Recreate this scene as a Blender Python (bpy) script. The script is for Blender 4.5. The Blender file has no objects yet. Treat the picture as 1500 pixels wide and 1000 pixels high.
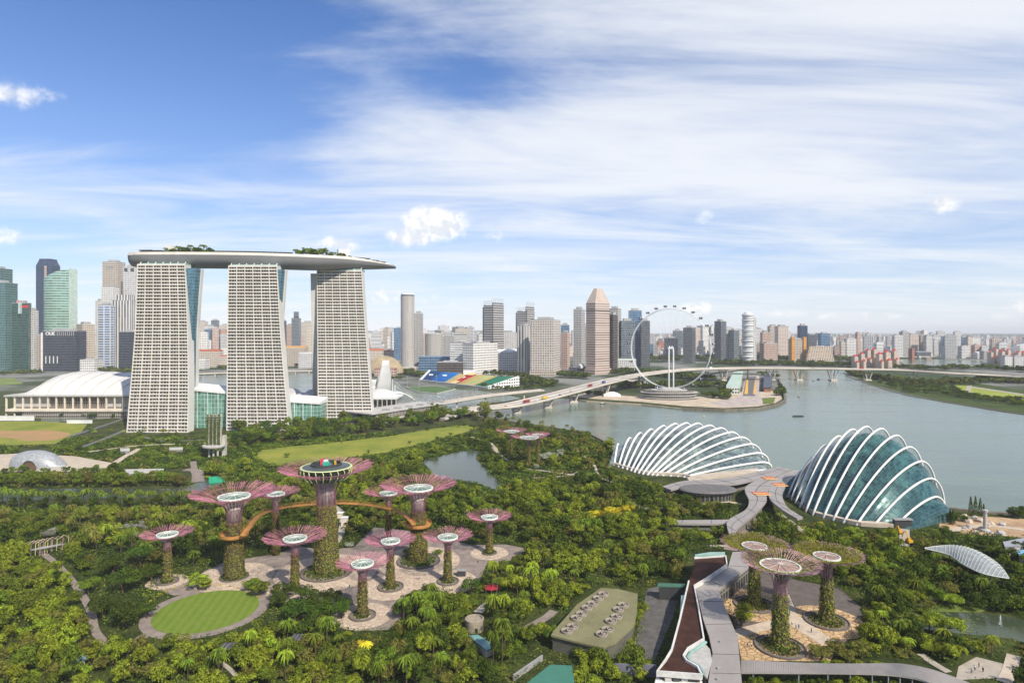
import bpy, math, random
import numpy as np
from mathutils import Vector, Matrix
R = math.radians
pi = math.pi
SC = bpy.context.scene
COL = SC.collection

# ---------------------------------------------------------------- camera
H, F = 117.0, 900.0            # camera height in metres, focal length in photo pixels (1500 wide)
cam_d = bpy.data.cameras.new('camera'); cam = bpy.data.objects.new('camera', cam_d); COL.objects.link(cam)
cam_d.sensor_width = 36; cam_d.lens = 36 * F / 1500; cam_d.shift_y = -15 / 1500
cam_d.clip_start = 1; cam_d.clip_end = 100000
cam.location = (0, 0, H); cam.rotation_euler = (R(90), 0, 0)
SC.camera = cam

# ---------------------------------------------------------------- sky, sun, exposure
SUN_EL, SUN_AZ = R(44), math.atan2(0.62, -0.78)      # sun behind the viewer, over the right shoulder
SUN_DIR = Vector((math.cos(SUN_EL) * math.sin(SUN_AZ), math.cos(SUN_EL) * math.cos(SUN_AZ), math.sin(SUN_EL)))
SC.view_settings.view_transform = 'Standard'; SC.view_settings.look = 'None'
SC.view_settings.exposure = 0.34; SC.view_settings.gamma = 1
SC.cycles.max_bounces = 6; SC.cycles.diffuse_bounces = 3; SC.cycles.glossy_bounces = 3
SC.cycles.transmission_bounces = 3; SC.cycles.volume_bounces = 0; SC.cycles.transparent_max_bounces = 6
SC.cycles.sample_clamp_indirect = 4

class NG:
    """small helper to wire shader nodes"""
    def __init__(s, tree):
        s.t = tree
    def n(s, typ, **kw):
        nd = s.t.nodes.new(typ)
        for k, v in kw.items():
            if k == 'ins':
                for i, x in v.items():
                    if hasattr(x, 'is_output'):
                        s.t.links.new(x, nd.inputs[i])
                    else:
                        nd.inputs[i].default_value = x
            else:
                setattr(nd, k, v)
        return nd
    def m(s, op, a, b=0.0, c=0.0, clamp=False):
        nd = s.t.nodes.new('ShaderNodeMath'); nd.operation = op; nd.use_clamp = clamp
        for i, x in enumerate((a, b, c)):
            if hasattr(x, 'is_output'):
                s.t.links.new(x, nd.inputs[i])
            else:
                nd.inputs[i].default_value = x
        return nd.outputs[0]
    def mix(s, f, a, b, blend='MIX'):
        nd = s.t.nodes.new('ShaderNodeMix'); nd.data_type = 'RGBA'; nd.blend_type = blend
        for i, x in ((0, f), (6, a), (7, b)):
            if hasattr(x, 'is_output'):
                s.t.links.new(x, nd.inputs[i])
            else:
                if i and len(x) == 3:
                    x = (*x, 1)
                nd.inputs[i].default_value = x
        return nd.outputs[2]
    def ss(s, x, lo, hi):
        nd = s.n('ShaderNodeMapRange', interpolation_type='SMOOTHSTEP')
        s.t.links.new(x, nd.inputs[0]); nd.inputs[1].default_value = lo; nd.inputs[2].default_value = hi
        return nd.outputs[0]
    def noise(s, vec, scale, detail=4, rough=0.55, dist=0.0):
        nd = s.n('ShaderNodeTexNoise', ins={'Scale': scale, 'Detail': detail, 'Roughness': rough, 'Distortion': dist})
        if vec is not None:
            s.t.links.new(vec, nd.inputs['Vector'])
        return nd.outputs[0]

world = bpy.data.worlds.new('World'); SC.world = world; world.use_nodes = True
wt = world.node_tree; wt.nodes.clear(); g = NG(wt)
sky = g.n('ShaderNodeTexSky', sky_type='NISHITA', sun_disc=False, sun_elevation=SUN_EL, sun_rotation=SUN_AZ,
          altitude=0, air_density=1.0, dust_density=0.4, ozone_density=2.2)
tc = g.n('ShaderNodeTexCoord').outputs['Generated']
sp = g.n('ShaderNodeSeparateXYZ', ins={0: tc})
dx, dy, dz = sp.outputs
az = g.m('ARCTAN2', dx, dy)                                   # bearing, 0 straight ahead
el = g.m('ARCSINE', dz)
# cirrus sheet: noise on a flat layer high above
den = g.m('ADD', g.m('MAXIMUM', dz, 0.0), 0.09)
cv = g.n('ShaderNodeCombineXYZ', ins={0: g.m('DIVIDE', dx, den), 1: g.m('DIVIDE', dy, den), 2: 0.0}).outputs[0]
mp = g.n('ShaderNodeMapping', ins={0: cv, 1: (0.4, 1.7, 0), 2: (0, 0, R(-32)), 3: (0.55, 1.25, 1)}).outputs[0]
n1 = g.noise(mp, 1.05, 10, 0.62, 0.6)
n2 = g.noise(cv, 0.33, 5, 0.5, 0.3)
mp3 = g.n('ShaderNodeMapping', ins={0: cv, 1: (5, 3, 0), 2: (0, 0, R(-25)), 3: (0.5, 3.2, 1)}).outputs[0]
n3 = g.noise(mp3, 0.8, 8, 0.6, 0.8)
def blob(px, py, sx, sy):
    a0 = math.atan((px - 750) / F); e0 = math.atan((485 - py) / F * math.cos(a0))
    u = g.m('DIVIDE', g.m('SUBTRACT', az, a0), sx / F); v = g.m('DIVIDE', g.m('SUBTRACT', el, e0), sy / F)
    return g.m('EXPONENT', g.m('MULTIPLY', g.m('ADD', g.m('MULTIPLY', u, u), g.m('MULTIPLY', v, v)), -1.0))
cover = g.m('ADD', g.m('MULTIPLY', n1, 1.15), g.m('MULTIPLY', n2, 0.45))
cover = g.m('ADD', cover, g.m('MULTIPLY', n3, 0.42))
for (px, py, sx, sy, w) in ((1250, 90, 560, 150, .30), (560, 190, 260, 70, .10), (930, 260, 420, 60, .10), (60, 20, 330, 130, -.34),
                            (400, 10, 220, 70, -.16), (690, 110, 130, 55, -.30), (380, 200, 190, 45, -.16), (1000, 330, 600, 40, -.05), (90, 300, 190, 30, .10), (260, 110, 260, 60, -.12)):
    cover = g.m('ADD', cover, g.m('MULTIPLY', blob(px, py, sx, sy), w))
cl = g.ss(cover, 0.76, 1.36)
cl = g.m('MULTIPLY', cl, 0.90)
veil = g.m('MULTIPLY', g.m('EXPONENT', g.m('MULTIPLY', g.m('MAXIMUM', dz, 0.0), -6.0)), 0.88)
cl = g.m('SUBTRACT', 1.0, g.m('MULTIPLY', g.m('SUBTRACT', 1.0, cl), g.m('SUBTRACT', 1.0, veil)))
# small cumulus puffs low in the sky
cp = g.n('ShaderNodeCombineXYZ', ins={0: az, 1: el, 2: 0.0}).outputs[0]
pn = g.noise(cp, 34.0, 7, 0.62, 0.2)
puff = None
for (px, py, sx, sy, w) in ((636, 328, 50, 26, 1.35), (604, 346, 44, 18, 1.1), (490, 357, 34, 14, .95), (25, 140, 46, 18, .8), (1380, 298, 22, 15, .8),
                            (1030, 318, 26, 13, .6), (735, 345, 55, 14, .55), (737, 390, 26, 9, .5), (5, 348, 30, 14, .7), (560, 432, 40, 16, .75),
                            (1020, 452, 30, 12, .85), (955, 450, 20, 8, .7), (1150, 460, 40, 8, .7), (1210, 463, 34, 7, .7), (1290, 462, 60, 7, .65), (1490, 450, 22, 10, .8), (640, 440, 60, 16, .5), (1440, 464, 50, 6, .5)):
    b = g.m('MULTIPLY', blob(px, py, sx, sy), w)
    puff = b if puff is None else g.m('MAXIMUM', puff, b)
pm = g.ss(g.m('ADD', puff, g.m('MULTIPLY', g.m('SUBTRACT', pn, 0.5), 1.15)), 0.34, 0.95)
pn2 = g.noise(g.n('ShaderNodeMapping', ins={0: cp, 1: (0.012, -0.014, 0)}).outputs[0], 34.0, 7, 0.62, 0.2)
lit = g.ss(g.m('SUBTRACT', pn, pn2), -0.10, 0.12)
front = g.ss(dy, 0.05, 0.25)
pm = g.m('MULTIPLY', g.m('MULTIPLY', pm, front), 0.88)
SKYS = 0.104
tone = g.mix(1.0, sky.outputs[0], (0.34, 0.71, 1.16, 1), 'MULTIPLY')
c1 = g.mix(cl, tone, (7.1, 7.35, 7.7, 1))
pc = g.mix(lit, (6.5, 6.7, 7.1, 1), (8.8, 8.7, 8.6, 1))
c2 = g.mix(pm, c1, pc)
bg = g.n('ShaderNodeBackground', ins={0: c2, 1: SKYS})
wo = g.n('ShaderNodeOutputWorld'); wt.links.new(bg.outputs[0], wo.inputs[0])

sun_d = bpy.data.lights.new('sun', 'SUN'); sun_d.energy = 5.0; sun_d.angle = R(0.6); sun_d.color = (1.0, 0.915, 0.77)
sun = bpy.data.objects.new('sun', sun_d); COL.objects.link(sun)
sun.rotation_euler = (-SUN_DIR).to_track_quat('-Z', 'Y').to_euler(); sun.location = (200, -300, 400)

# ---------------------------------------------------------------- coordinates
def P(px, py, z=0.0):
    """point at height z seen at photo pixel (px, py)"""
    D = (H - z) * F / (py - 485.0)
    return Vector(((px - 750) / F * D, D, z))
def Q(px, py, D):
    """point at depth D seen at photo pixel (px, py)"""
    return Vector(((px - 750) / F * D, D, H - (py - 485) * D / F))
def pix(v):
    return (750 + F * v[0] / v[1], 485 + F * (H - v[2]) / v[1])
def inpoly(x, y, poly):
    c = False; j = len(poly) - 1
    for i in range(len(poly)):
        xi, yi = poly[i]; xj, yj = poly[j]
        if (yi > y) != (yj > y) and x < (xj - xi) * (y - yi) / (yj - yi) + xi:
            c = not c
        j = i
    return c
def smooth(pts, n=6):
    """Catmull-Rom through points"""
    pts = [Vector(p) for p in pts]; out = []
    for i in range(len(pts) - 1):
        p0 = pts[max(i - 1, 0)]; p1 = pts[i]; p2 = pts[i + 1]; p3 = pts[min(i + 2, len(pts) - 1)]
        for k in range(n):
            t = k / n
            out.append(0.5 * ((2 * p1) + (p2 - p0) * t + (2 * p0 - 5 * p1 + 4 * p2 - p3) * t * t + (3 * p1 - p0 - 3 * p2 + p3) * t ** 3))
    out.append(pts[-1]); return out

# ---------------------------------------------------------------- mesh builder
ORG = {}
class MB:
    def __init__(s):
        s.v = []; s.f = []; s.uv = {}; s.mi = {}; s.cur = 0
    def add(s, vs, fs, uvs=None):
        b = len(s.v); s.v += [tuple(x) for x in vs]
        for i, f in enumerate(fs):
            if uvs and uvs[i]:
                s.uv[len(s.f)] = uvs[i]
            if s.cur:
                s.mi[len(s.f)] = s.cur
            s.f.append(tuple(b + k for k in f))
    def box(s, c, size, rot=0.0):
        """c = centre of the bottom face"""
        x, y, z = c; a, b, h = size[0] / 2, size[1] / 2, size[2]
        cs, sn = math.cos(rot), math.sin(rot)
        s.prism([(x + u * cs - w * sn, y + u * sn + w * cs) for u, w in ((-a, -b), (a, -b), (a, b), (-a, b))], z, z + h)
        return s
    def prism(s, pts, z0, z1, top=None, u0=0.0):
        """vertical prism; top = other outline for the top ring"""
        n = len(pts); tp = top or pts
        zz = z1 if hasattr(z1, '__len__') else [z1] * n
        vs = [(p[0], p[1], z0) for p in pts] + [(p[0], p[1], zz[i]) for i, p in enumerate(tp)]
        fs, us = [], []; u = u0
        for i in range(n):
            j = (i + 1) % n
            d = math.hypot(pts[j][0] - pts[i][0], pts[j][1] - pts[i][1])
            fs.append((i, j, n + j, n + i)); us.append([(u, z0), (u + d, z0), (u + d, zz[j]), (u, zz[i])]); u += d
        fs.append(tuple(range(n, 2 * n))); us.append([(-9, -9)] * n)
        fs.append(tuple(range(n - 1, -1, -1))); us.append([(-9, -9)] * n)
        s.add(vs, fs, us); return s
    def sheet(s, pts, z, th=0.0):
        pts = [(p[0], p[1]) for p in pts]
        a = sum(pts[i][0] * pts[(i + 1) % len(pts)][1] - pts[(i + 1) % len(pts)][0] * pts[i][1] for i in range(len(pts)))
        if a < 0:
            pts = pts[::-1]
        if th:
            return s.prism(pts, z - th, z)
        s.add([(p[0], p[1], z) for p in pts], [tuple(range(len(pts)))]); return s
    def tube(s, pts, r, n=5, cap=True, flat=None):
        pts = [Vector(p) for p in pts]; k = len(pts)
        rr = r if hasattr(r, '__len__') else [r] * k
        vs = []; up0 = None
        for i in range(k):
            t = (pts[min(i + 1, k - 1)] - pts[max(i - 1, 0)])
            if t.length < 1e-6: t = Vector((0, 0, 1))
            t.normalize()
            if up0 is None:
                up0 = Vector((0, 0, 1)) if abs(t.z) < 0.9 else Vector((0, 1, 0))
            a = t.cross(up0)
            if a.length < 1e-4: a = t.cross(Vector((1, 0.1, 0)))
            a.normalize(); b = a.cross(t); up0 = b
            for q in range(n):
                w = 2 * pi * q / n
                vs.append(pts[i] + (a * math.cos(w) + b * math.sin(w) * (flat or 1)) * rr[i])
        fs = [(i * n + q, i * n + (q + 1) % n, (i + 1) * n + (q + 1) % n, (i + 1) * n + q) for i in range(k - 1) for q in range(n)]
        if cap:
            fs += [tuple(range(n - 1, -1, -1)), tuple(range((k - 1) * n, k * n))]
        s.add(vs, fs); return s
    def lathe(s, prof, n=24, c=(0, 0, 0), cap=True, sx=1.0, sy=1.0):
        vs = []
        for r, z in prof:
            for q in range(n):
                w = 2 * pi * q / n
                vs.append((c[0] + r * math.cos(w) * sx, c[1] + r * math.sin(w) * sy, c[2] + z))
        k = len(prof)
        fs, us = [], []
        for i in range(k - 1):
            for q in range(n):
                fs.append((i * n + q, i * n + (q + 1) % n, (i + 1) * n + (q + 1) % n, (i + 1) * n + q))
                rm = max(prof[0][0], 1e-3); u1, u2 = 2 * pi * rm * q / n, 2 * pi * rm * (q + 1) / n
                us.append([(u1, prof[i][1]), (u2, prof[i][1]), (u2, prof[i + 1][1]), (u1, prof[i + 1][1])])
        if cap:
            fs += [tuple(range(n - 1, -1, -1)), tuple(range((k - 1) * n, k * n))]; us += [[(-9, -9)] * n] * 2
        s.add(vs, fs, us); return s
    def loft(s, rings, closed=False, cap=False, uvs=None):
        n = len(rings[0]); k = len(rings); vs = [p for r in rings for p in r]; m = n if closed else n - 1
        fs, us = [], []
        for i in range(k - 1):
            for q in range(m):
                q2 = (q + 1) % n
                fs.append((i * n + q, i * n + q2, (i + 1) * n + q2, (i + 1) * n + q))
                us.append([uvs(i, q), uvs(i, q + 1), uvs(i + 1, q + 1), uvs(i + 1, q)] if uvs else None)
        if cap:
            fs += [tuple(range(n - 1, -1, -1)), tuple(range((k - 1) * n, k * n))]; us += [None, None]
        s.add(vs, fs, us); return s
    def build(s, name, mats, parent=None, sm=False, org=None):
        o0 = ORG.get(parent.name, Vector((0, 0, 0))) if parent else (Vector(org) if org else Vector((0, 0, 0)))
        me = bpy.data.meshes.new(name)
        me.from_pydata([(x - o0[0], y - o0[1], z - o0[2]) for x, y, z in s.v], [], s.f)
        if s.uv:
            uvl = me.uv_layers.new(name='UVMap'); data = np.full((len(me.loops), 2), -9.0, dtype=np.float32)
            for p in me.polygons:
                u = s.uv.get(p.index)
                if u:
                    data[p.loop_start:p.loop_start + p.loop_total] = u
            uvl.data.foreach_set('uv', data.ravel())
        for m in (mats if isinstance(mats, (list, tuple)) else [mats]):
            me.materials.append(m)
        if s.mi:
            for i, k in s.mi.items():
                me.polygons[i].material_index = k
        if sm:
            me.polygons.foreach_set('use_smooth', [True] * len(me.polygons))
        o = bpy.data.objects.new(name, me); COL.objects.link(o)
        if parent:
            o.parent = parent
        else:
            o.location = o0
        ORG[o.name] = o0
        return o

def tag(o, label, cat, group=None, kind=None):
    if label: o['label'] = label
    if cat: o['category'] = cat
    if group: o['group'] = group
    if kind: o['kind'] = kind
    return o
def thing(name, label, cat, loc, group=None, rz=0.0):
    o = bpy.data.objects.new(name, None); COL.objects.link(o)
    o.empty_display_size = 1; o.location = loc; o.rotation_euler = (0, 0, rz)
    ORG[o.name] = Vector(loc)
    return tag(o, label, cat, group)
def struct(name, mb, m, sm=False):
    o = mb.build(name, m, None, sm); o['kind'] = 'structure'; return o
def copy_tree(o, parent=None):
    c = o.copy(); COL.objects.link(c)
    if parent: c.parent = parent
    for ch in KIDS.get(o.name, []):
        copy_tree(ch, c)
    return c
KIDS = {}
def note_kids(o):
    """remember a prototype's children (two levels) for copy_tree"""
    KIDS[o.name] = list(o.children)
    for c in o.children:
        note_kids(c)

# ---------------------------------------------------------------- materials
MATS = {}
def mat(name, col, rough=0.7, spec=0.3, metal=0.0, ns=0.15, na=0.25, bump=0.0, bs=None, island=0.0, col2=None, coat=0.0):
    """plain weathered surface: base colour varied by two sizes of noise"""
    if name in MATS: return MATS[name]
    m = bpy.data.materials.new(name); m.use_nodes = True; t = m.node_tree; g = NG(t)
    b = t.nodes['Principled BSDF']
    co = g.n('ShaderNodeTexCoord').outputs['Object']
    a = g.noise(co, ns, 6, 0.6); f = g.noise(co, ns * 9, 4, 0.6)
    k = g.m('ADD', g.m('MULTIPLY', a, 0.65), g.m('MULTIPLY', f, 0.35))
    c2 = col2 or tuple(x * (1 - na) for x in col); c1 = col if col2 else tuple(min(1, x * (1 + na * 0.6)) for x in col)
    c = g.mix(g.ss(k, 0.32, 0.68), c2, c1)
    if island:
        ri = g.n('ShaderNodeNewGeometry').outputs['Random Per Island']
        c = g.mix(1.0, c, g.n('ShaderNodeCombineColor', ins={0: g.m('ADD', g.m('MULTIPLY', ri, island), 1 - island / 2), 1: g.m('ADD', g.m('MULTIPLY', ri, island), 1 - island / 2), 2: g.m('ADD', g.m('MULTIPLY', ri, island), 1 - island / 2)}).outputs[0], 'MULTIPLY')
    t.links.new(c, b.inputs['Base Color'])
    b.inputs['Roughness'].default_value = rough; b.inputs['Specular IOR Level'].default_value = spec; b.inputs['Metallic'].default_value = metal
    if bump:
        bn = g.n('ShaderNodeBump', ins={'Strength': bump, 'Distance': 0.3, 'Height': g.noise(co, bs or ns * 12, 3, 0.6)})
        t.links.new(bn.outputs[0], b.inputs['Normal'])
    MATS[name] = m; return m

def facade(name, wall, glass, fh=3.6, cw=3.0, wx=0.72, wz=0.55, metal=0.15, rough=0.15, vary=0.5, var_w=0.12, off=0.0):
    """wall with rows of windows laid out in metres along the UVs"""
    if name in MATS: return MATS[name]
    m = bpy.data.materials.new(name); m.use_nodes = True; t = m.node_tree; g = NG(t); b = t.nodes['Principled BSDF']
    uv = g.n('ShaderNodeUVMap').outputs[0]
    s = g.n('ShaderNodeSeparateXYZ', ins={0: uv})
    u = g.m('DIVIDE', s.outputs[0], cw); v = g.m('DIVIDE', g.m('ADD', s.outputs[1], off), fh)
    iu, iv = g.m('FLOOR', u), g.m('FLOOR', v)
    fu, fv = g.m('SUBTRACT', u, iu), g.m('SUBTRACT', v, iv)
    inx = g.m('MULTIPLY', g.m('GREATER_THAN', fu, (1 - wx) / 2), g.m('LESS_THAN', fu, (1 + wx) / 2))
    inz = g.m('MULTIPLY', g.m('GREATER_THAN', fv, (1 - wz) / 2), g.m('LESS_THAN', fv, (1 + wz) / 2))
    w = g.m('MULTIPLY', g.m('MULTIPLY', inx, inz), g.m('GREATER_THAN', s.outputs[1], -5.0))
    rn = g.n('ShaderNodeTexWhiteNoise', noise_dimensions='2D', ins={0: g.n('ShaderNodeCombineXYZ', ins={0: iu, 1: iv}).outputs[0]}).outputs[0]
    gc = g.mix(1.0, glass, g.mix(rn, tuple(1 - vary for _ in range(3)), tuple(1 + vary for _ in range(3))), 'MULTIPLY')
    co = g.n('ShaderNodeTexCoord').outputs['Object']
    big = g.noise(co, 0.03, 4, 0.6); fine = g.noise(g.n('ShaderNodeMapping', ins={0: co, 3: (1, 1, 0.12)}).outputs[0], 0.35, 4, 0.6)
    wv = g.m('ADD', g.m('MULTIPLY', g.m('ADD', big, fine), var_w * 1.6), 1 - var_w * 1.6)
    wc = g.mix(1.0, wall, g.n('ShaderNodeCombineColor', ins={0: wv, 1: wv, 2: wv}).outputs[0], 'MULTIPLY')
    t.links.new(g.mix(w, wc, gc), b.inputs['Base Color'])
    t.links.new(g.m('SUBTRACT', 0.75, g.m('MULTIPLY', w, 0.75 - rough)), b.inputs['Roughness'])
    t.links.new(g.m('MULTIPLY', w, metal), b.inputs['Metallic'])
    t.links.new(g.m('ADD', g.m('MULTIPLY', w, 0.3), 0.25), b.inputs['Specular IOR Level'])
    MATS[name] = m; return m

def leafmat(name, dark, light, trans=0.2, vary=0.25):
    if name in MATS: return MATS[name]
    m = bpy.data.materials.new(name); m.use_nodes = True; t = m.node_tree; g = NG(t)
    b = t.nodes['Principled BSDF']; b.inputs['Roughness'].default_value = 0.65; b.inputs['Specular IOR Level'].default_value = 0.12
    ge = g.n('ShaderNodeNewGeometry'); oi = g.n('ShaderNodeObjectInfo')
    co = g.n('ShaderNodeTexCoord').outputs['Object']
    k = g.m('ADD', g.m('MULTIPLY', ge.outputs['Random Per Island'], 0.55), g.m('MULTIPLY', g.ss(g.noise(co, 2.0, 2), 0.3, 0.7), 0.45))
    c = g.mix(k, dark, light)
    hs = g.n('ShaderNodeHueSaturation', ins={0: g.m('ADD', 0.5 - 0.018, g.m('MULTIPLY', oi.outputs['Random'], 0.036)), 1: 1.0,
             2: g.m('ADD', 1 - vary, g.m('MULTIPLY', oi.outputs['Random'], 2 * vary)), 4: c})
    t.links.new(hs.outputs[0], b.inputs['Base Color'])
    tr = g.n('ShaderNodeBsdfTranslucent', ins={0: hs.outputs[0]})
    mx = g.n('ShaderNodeMixShader', ins={0: trans, 1: b.outputs[0], 2: tr.outputs[0]})
    t.links.new(mx.outputs[0], t.nodes['Material Output'].inputs[0])
    MATS[name] = m; return m

WHITE = mat('white_paint', (0.66, 0.66, 0.65), 0.5, 0.35, ns=0.08, na=0.14)
CONC = mat('pale_concrete', (0.41, 0.395, 0.375), 0.85, 0.2, ns=0.1, na=0.2)
CONC_D = mat('grey_concrete', (0.27, 0.265, 0.265), 0.85, 0.2, ns=0.12, na=0.22)
DARK = mat('dark_metal', (0.045, 0.047, 0.05), 0.5, 0.4, na=0.2)
STEEL_G = mat('grey_steel', (0.32, 0.33, 0.35), 0.4, 0.5, metal=0.3, na=0.15)
BARK = mat('bark', (0.10, 0.075, 0.05), 0.9, 0.1, ns=1.0, na=0.35)
# ================================================================ the setting: ground, water, lawns, paths
def poly(px_pts, z=0.0):
    return [P(a, b, z) for a, b in px_pts]
# ground: one sheet to the horizon
def ground_mat():
    m = bpy.data.materials.new('ground'); m.use_nodes = True; t = m.node_tree; g = NG(t); b = t.nodes['Principled BSDF']
    co = g.n('ShaderNodeNewGeometry').outputs['Position']
    a = g.noise(co, 0.004, 6, 0.6); c = g.noise(co, 0.05, 5, 0.65); d = g.noise(co, 0.5, 4, 0.6)
    green = g.mix(g.ss(c, 0.35, 0.65), (0.022, 0.034, 0.009), (0.062, 0.072, 0.02))
    green = g.mix(g.ss(d, 0.62, 0.8), green, (0.09, 0.08, 0.045))
    town = g.mix(g.ss(a, 0.42, 0.58), (0.035, 0.055, 0.025), (0.20, 0.20, 0.19))
    sy = g.n('ShaderNodeSeparateXYZ', ins={0: co}).outputs[1]
    t.links.new(g.mix(g.ss(sy, 900, 1500), green, town), b.inputs['Base Color'])
    b.inputs['Roughness'].default_value = 0.95; b.inputs['Specular IOR Level'].default_value = 0.1
    return m
gm = MB(); gm.sheet([(-45000, -600), (45000, -600), (45000, 45000), (-45000, 45000)], 0.0)
struct('ground', gm, ground_mat())

def water_mat(name, base, bs, bstr, rough=0.09):
    m = bpy.data.materials.new(name); m.use_nodes = True; t = m.node_tree; g = NG(t); b = t.nodes['Principled BSDF']
    co = g.n('ShaderNodeNewGeometry').outputs['Position']
    mp = g.n('ShaderNodeMapping', ins={0: co, 2: (0, 0, R(20)), 3: (1, 2.4, 1)}).outputs[0]
    h = g.m('ADD', g.m('MULTIPLY', g.noise(mp, bs, 3, 0.6), 0.7), g.m('MULTIPLY', g.noise(mp, bs * 0.22, 3, 0.5), 1.2))
    sl = g.noise(g.n('ShaderNodeMapping', ins={0: co, 2: (0, 0, R(12)), 3: (0.35, 1.6, 1)}).outputs[0], 0.012, 5, 0.6, 0.6)
    t.links.new(g.mix(g.ss(sl, 0.3, 0.7), tuple(x * 0.78 for x in base), tuple(x * 1.16 for x in base)), b.inputs['Base Color'])
    t.links.new(g.m('ADD', rough, g.m('MULTIPLY', g.ss(sl, 0.35, 0.7), 0.18)), b.inputs['Roughness'])
    bn = g.n('ShaderNodeBump', ins={'Strength': bstr, 'Distance': 0.5, 'Height': h}); t.links.new(bn.outputs[0], b.inputs['Normal'])
    b.inputs['IOR'].default_value = 1.33; b.inputs['Specular IOR Level'].default_value = 0.5
    return m
WATER = water_mat('river_water', (0.10, 0.142, 0.105), 0.30, 0.34, 0.06)
POND = water_mat('pond_water', (0.045, 0.062, 0.035), 0.8, 0.12, 0.04)
CHANNEL = [(700, 611), (725, 614), (760, 621), (800, 626), (840, 633), (870, 640), (893, 652), (905, 668), (960, 676), (1060, 676), (1125, 686),
           (1160, 692), (1240, 700), (1370, 744), (1440, 752), (1500, 756), (1640, 790), (1800, 815), (1800, 655), (1640, 628), (1500, 606), (1440, 597), (1380, 587), (1330, 578), (1290, 567),
           (1250, 553), (1236, 545), (1240, 541), (1200, 539.5), (1150, 540), (1139, 545), (1142, 560), (1149, 578), (1149, 588), (1138, 594), (1112, 599.5), (1060, 602), (1000, 599.5), (940, 593),
           (860, 588), (835, 584), (800, 584), (770, 588), (740, 592), (700, 598)]
struct('river', MB().sheet(poly(CHANNEL), 0.06), WATER)
BAY = [(60, 620), (280, 604), (420, 600), (560, 606), (699, 606), (699, 592), (740, 588), (765, 583), (735, 577), (700, 572), (640, 569), (600, 566), (572, 560), (540, 553), (458, 547), (418, 547), (330, 549), (200, 553), (60, 575)]
struct('bay_water', MB().sheet(poly(BAY), 0.06), WATER)
BASIN = [(1315, 526.5), (1330, 537), (1380, 537.5), (1440, 533), (1440, 528.5), (1380, 526.2)]
struct('basin_water', MB().sheet(poly(BASIN), 0.06), WATER)
# banks: low sea walls along the shore
def bank(name, px, h, w, m):
    pts = [P(a, b) for a, b in px]; mb = MB(); rings = []
    for i, p in enumerate(pts):
        t = (pts[min(i + 1, len(pts) - 1)] - pts[max(i - 1, 0)]); t.z = 0; t.normalize(); n = Vector((-t.y, t.x, 0)) * w / 2
        rings.append([p - n, p - n + Vector((0, 0, h)), p + n + Vector((0, 0, h)), p + n])
    mb.loft(rings, True, True); return struct(name, mb, m)
STONE = mat('sea_wall_stone', (0.16, 0.14, 0.115), 0.9, 0.15, ns=0.2, na=0.4)
BEIGE = mat('promenade_paving', (0.46, 0.38, 0.29), 0.85, 0.15, ns=0.06, na=0.3)
bank('river_bank', [(1141, 556), (1149, 578), (1150, 588), (1139, 594.3), (1112, 600), (1060, 602.5), (1000, 600)], 3.2, 3, STONE)
bank('river_bank', [(1000, 600), (940, 593.5), (860, 588.5), (835, 584.5)], 2.0, 3, BEIGE)
bank('river_bank', [(700, 610.5), (725, 613), (760, 620), (800, 625), (840, 632), (870, 639), (893, 651), (905, 667)], 1.2, 3, STONE)
bank('river_bank', [(1240, 700), (1370, 743), (1440, 751), (1500, 755), (1640, 789)], 1.2, 3, STONE)
bank('river_bank', [(1640, 629), (1500, 607), (1440, 598), (1380, 588), (1330, 579), (1290, 568), (1250, 554), (1236, 546)], 0.9, 4, STONE)
GRASS = mat('mown_grass', (0.25, 0.24, 0.045), 0.95, 0.08, ns=0.03, na=0.3, col2=(0.115, 0.165, 0.026))
GRASS2 = mat('bank_grass', (0.16, 0.19, 0.045), 0.95, 0.08, ns=0.05, na=0.3, col2=(0.07, 0.11, 0.025))
SOIL = mat('bare_soil', (0.36, 0.21, 0.10), 0.95, 0.1, ns=0.05, na=0.3, col2=(0.27, 0.19, 0.09))
ASPH = mat('asphalt', (0.13, 0.13, 0.135), 0.9, 0.15, ns=0.2, na=0.25)
PATH = mat('path_paving', (0.36, 0.32, 0.27), 0.9, 0.15, ns=0.2, na=0.25)
PLAZA = mat('plaza_paving', (0.235, 0.195, 0.17), 0.88, 0.15, ns=0.25, na=0.3)
SAND = mat('pale_paving', (0.44, 0.375, 0.30), 0.9, 0.15, ns=0.12, na=0.2)
# far bank: promontory with the promenade, right bank, the roads
struct('promontory_ground', MB().sheet(poly([(838, 580), (862, 583.5), (940, 588.5), (1000, 594.5), (1060, 597.5), (1110, 595), (1136, 590), (1146, 584), (1140, 572), (1085, 574), (1040, 580), (960, 583), (900, 578), (860, 575)]), 0.10), BEIGE)
struct('race_track', MB().sheet(poly([(1088, 580), (1093, 551), (1108, 551), (1106, 580)]), 0.16), ASPH)
struct('pit_paving', MB().sheet(poly([(1040, 590), (1085, 580), (1093, 550), (1112, 550), (1112, 581), (1128, 585), (1120, 592), (1060, 596)]), 0.13), mat('grey_pink_paving', (0.40, 0.34, 0.31), 0.9, ns=0.08, na=0.35))
for (a, b) in ((1091.5, 1096), (1104, 1108.5)):
    struct('track_verge', MB().sheet(poly([(a - 1, 577), (b - 0.5 if a < 1100 else b - 2, 577), (b if a < 1100 else b - 1.2, 554), (b - 2.2, 554)]), 0.22), mat('orange_runoff', (0.62, 0.35, 0.06), 0.85))
struct('point_grass', MB().sheet(poly([(1116, 583), (1136, 582), (1133, 591), (1118, 592)]), 0.2), GRASS2)
RB = [(1640, 626), (1500, 604.5), (1440, 596), (1380, 586), (1330, 577), (1292, 566.5), (1252, 552.5), (1240, 545), (1300, 547), (1400, 556), (1500, 572), (1640, 590)]
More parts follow.
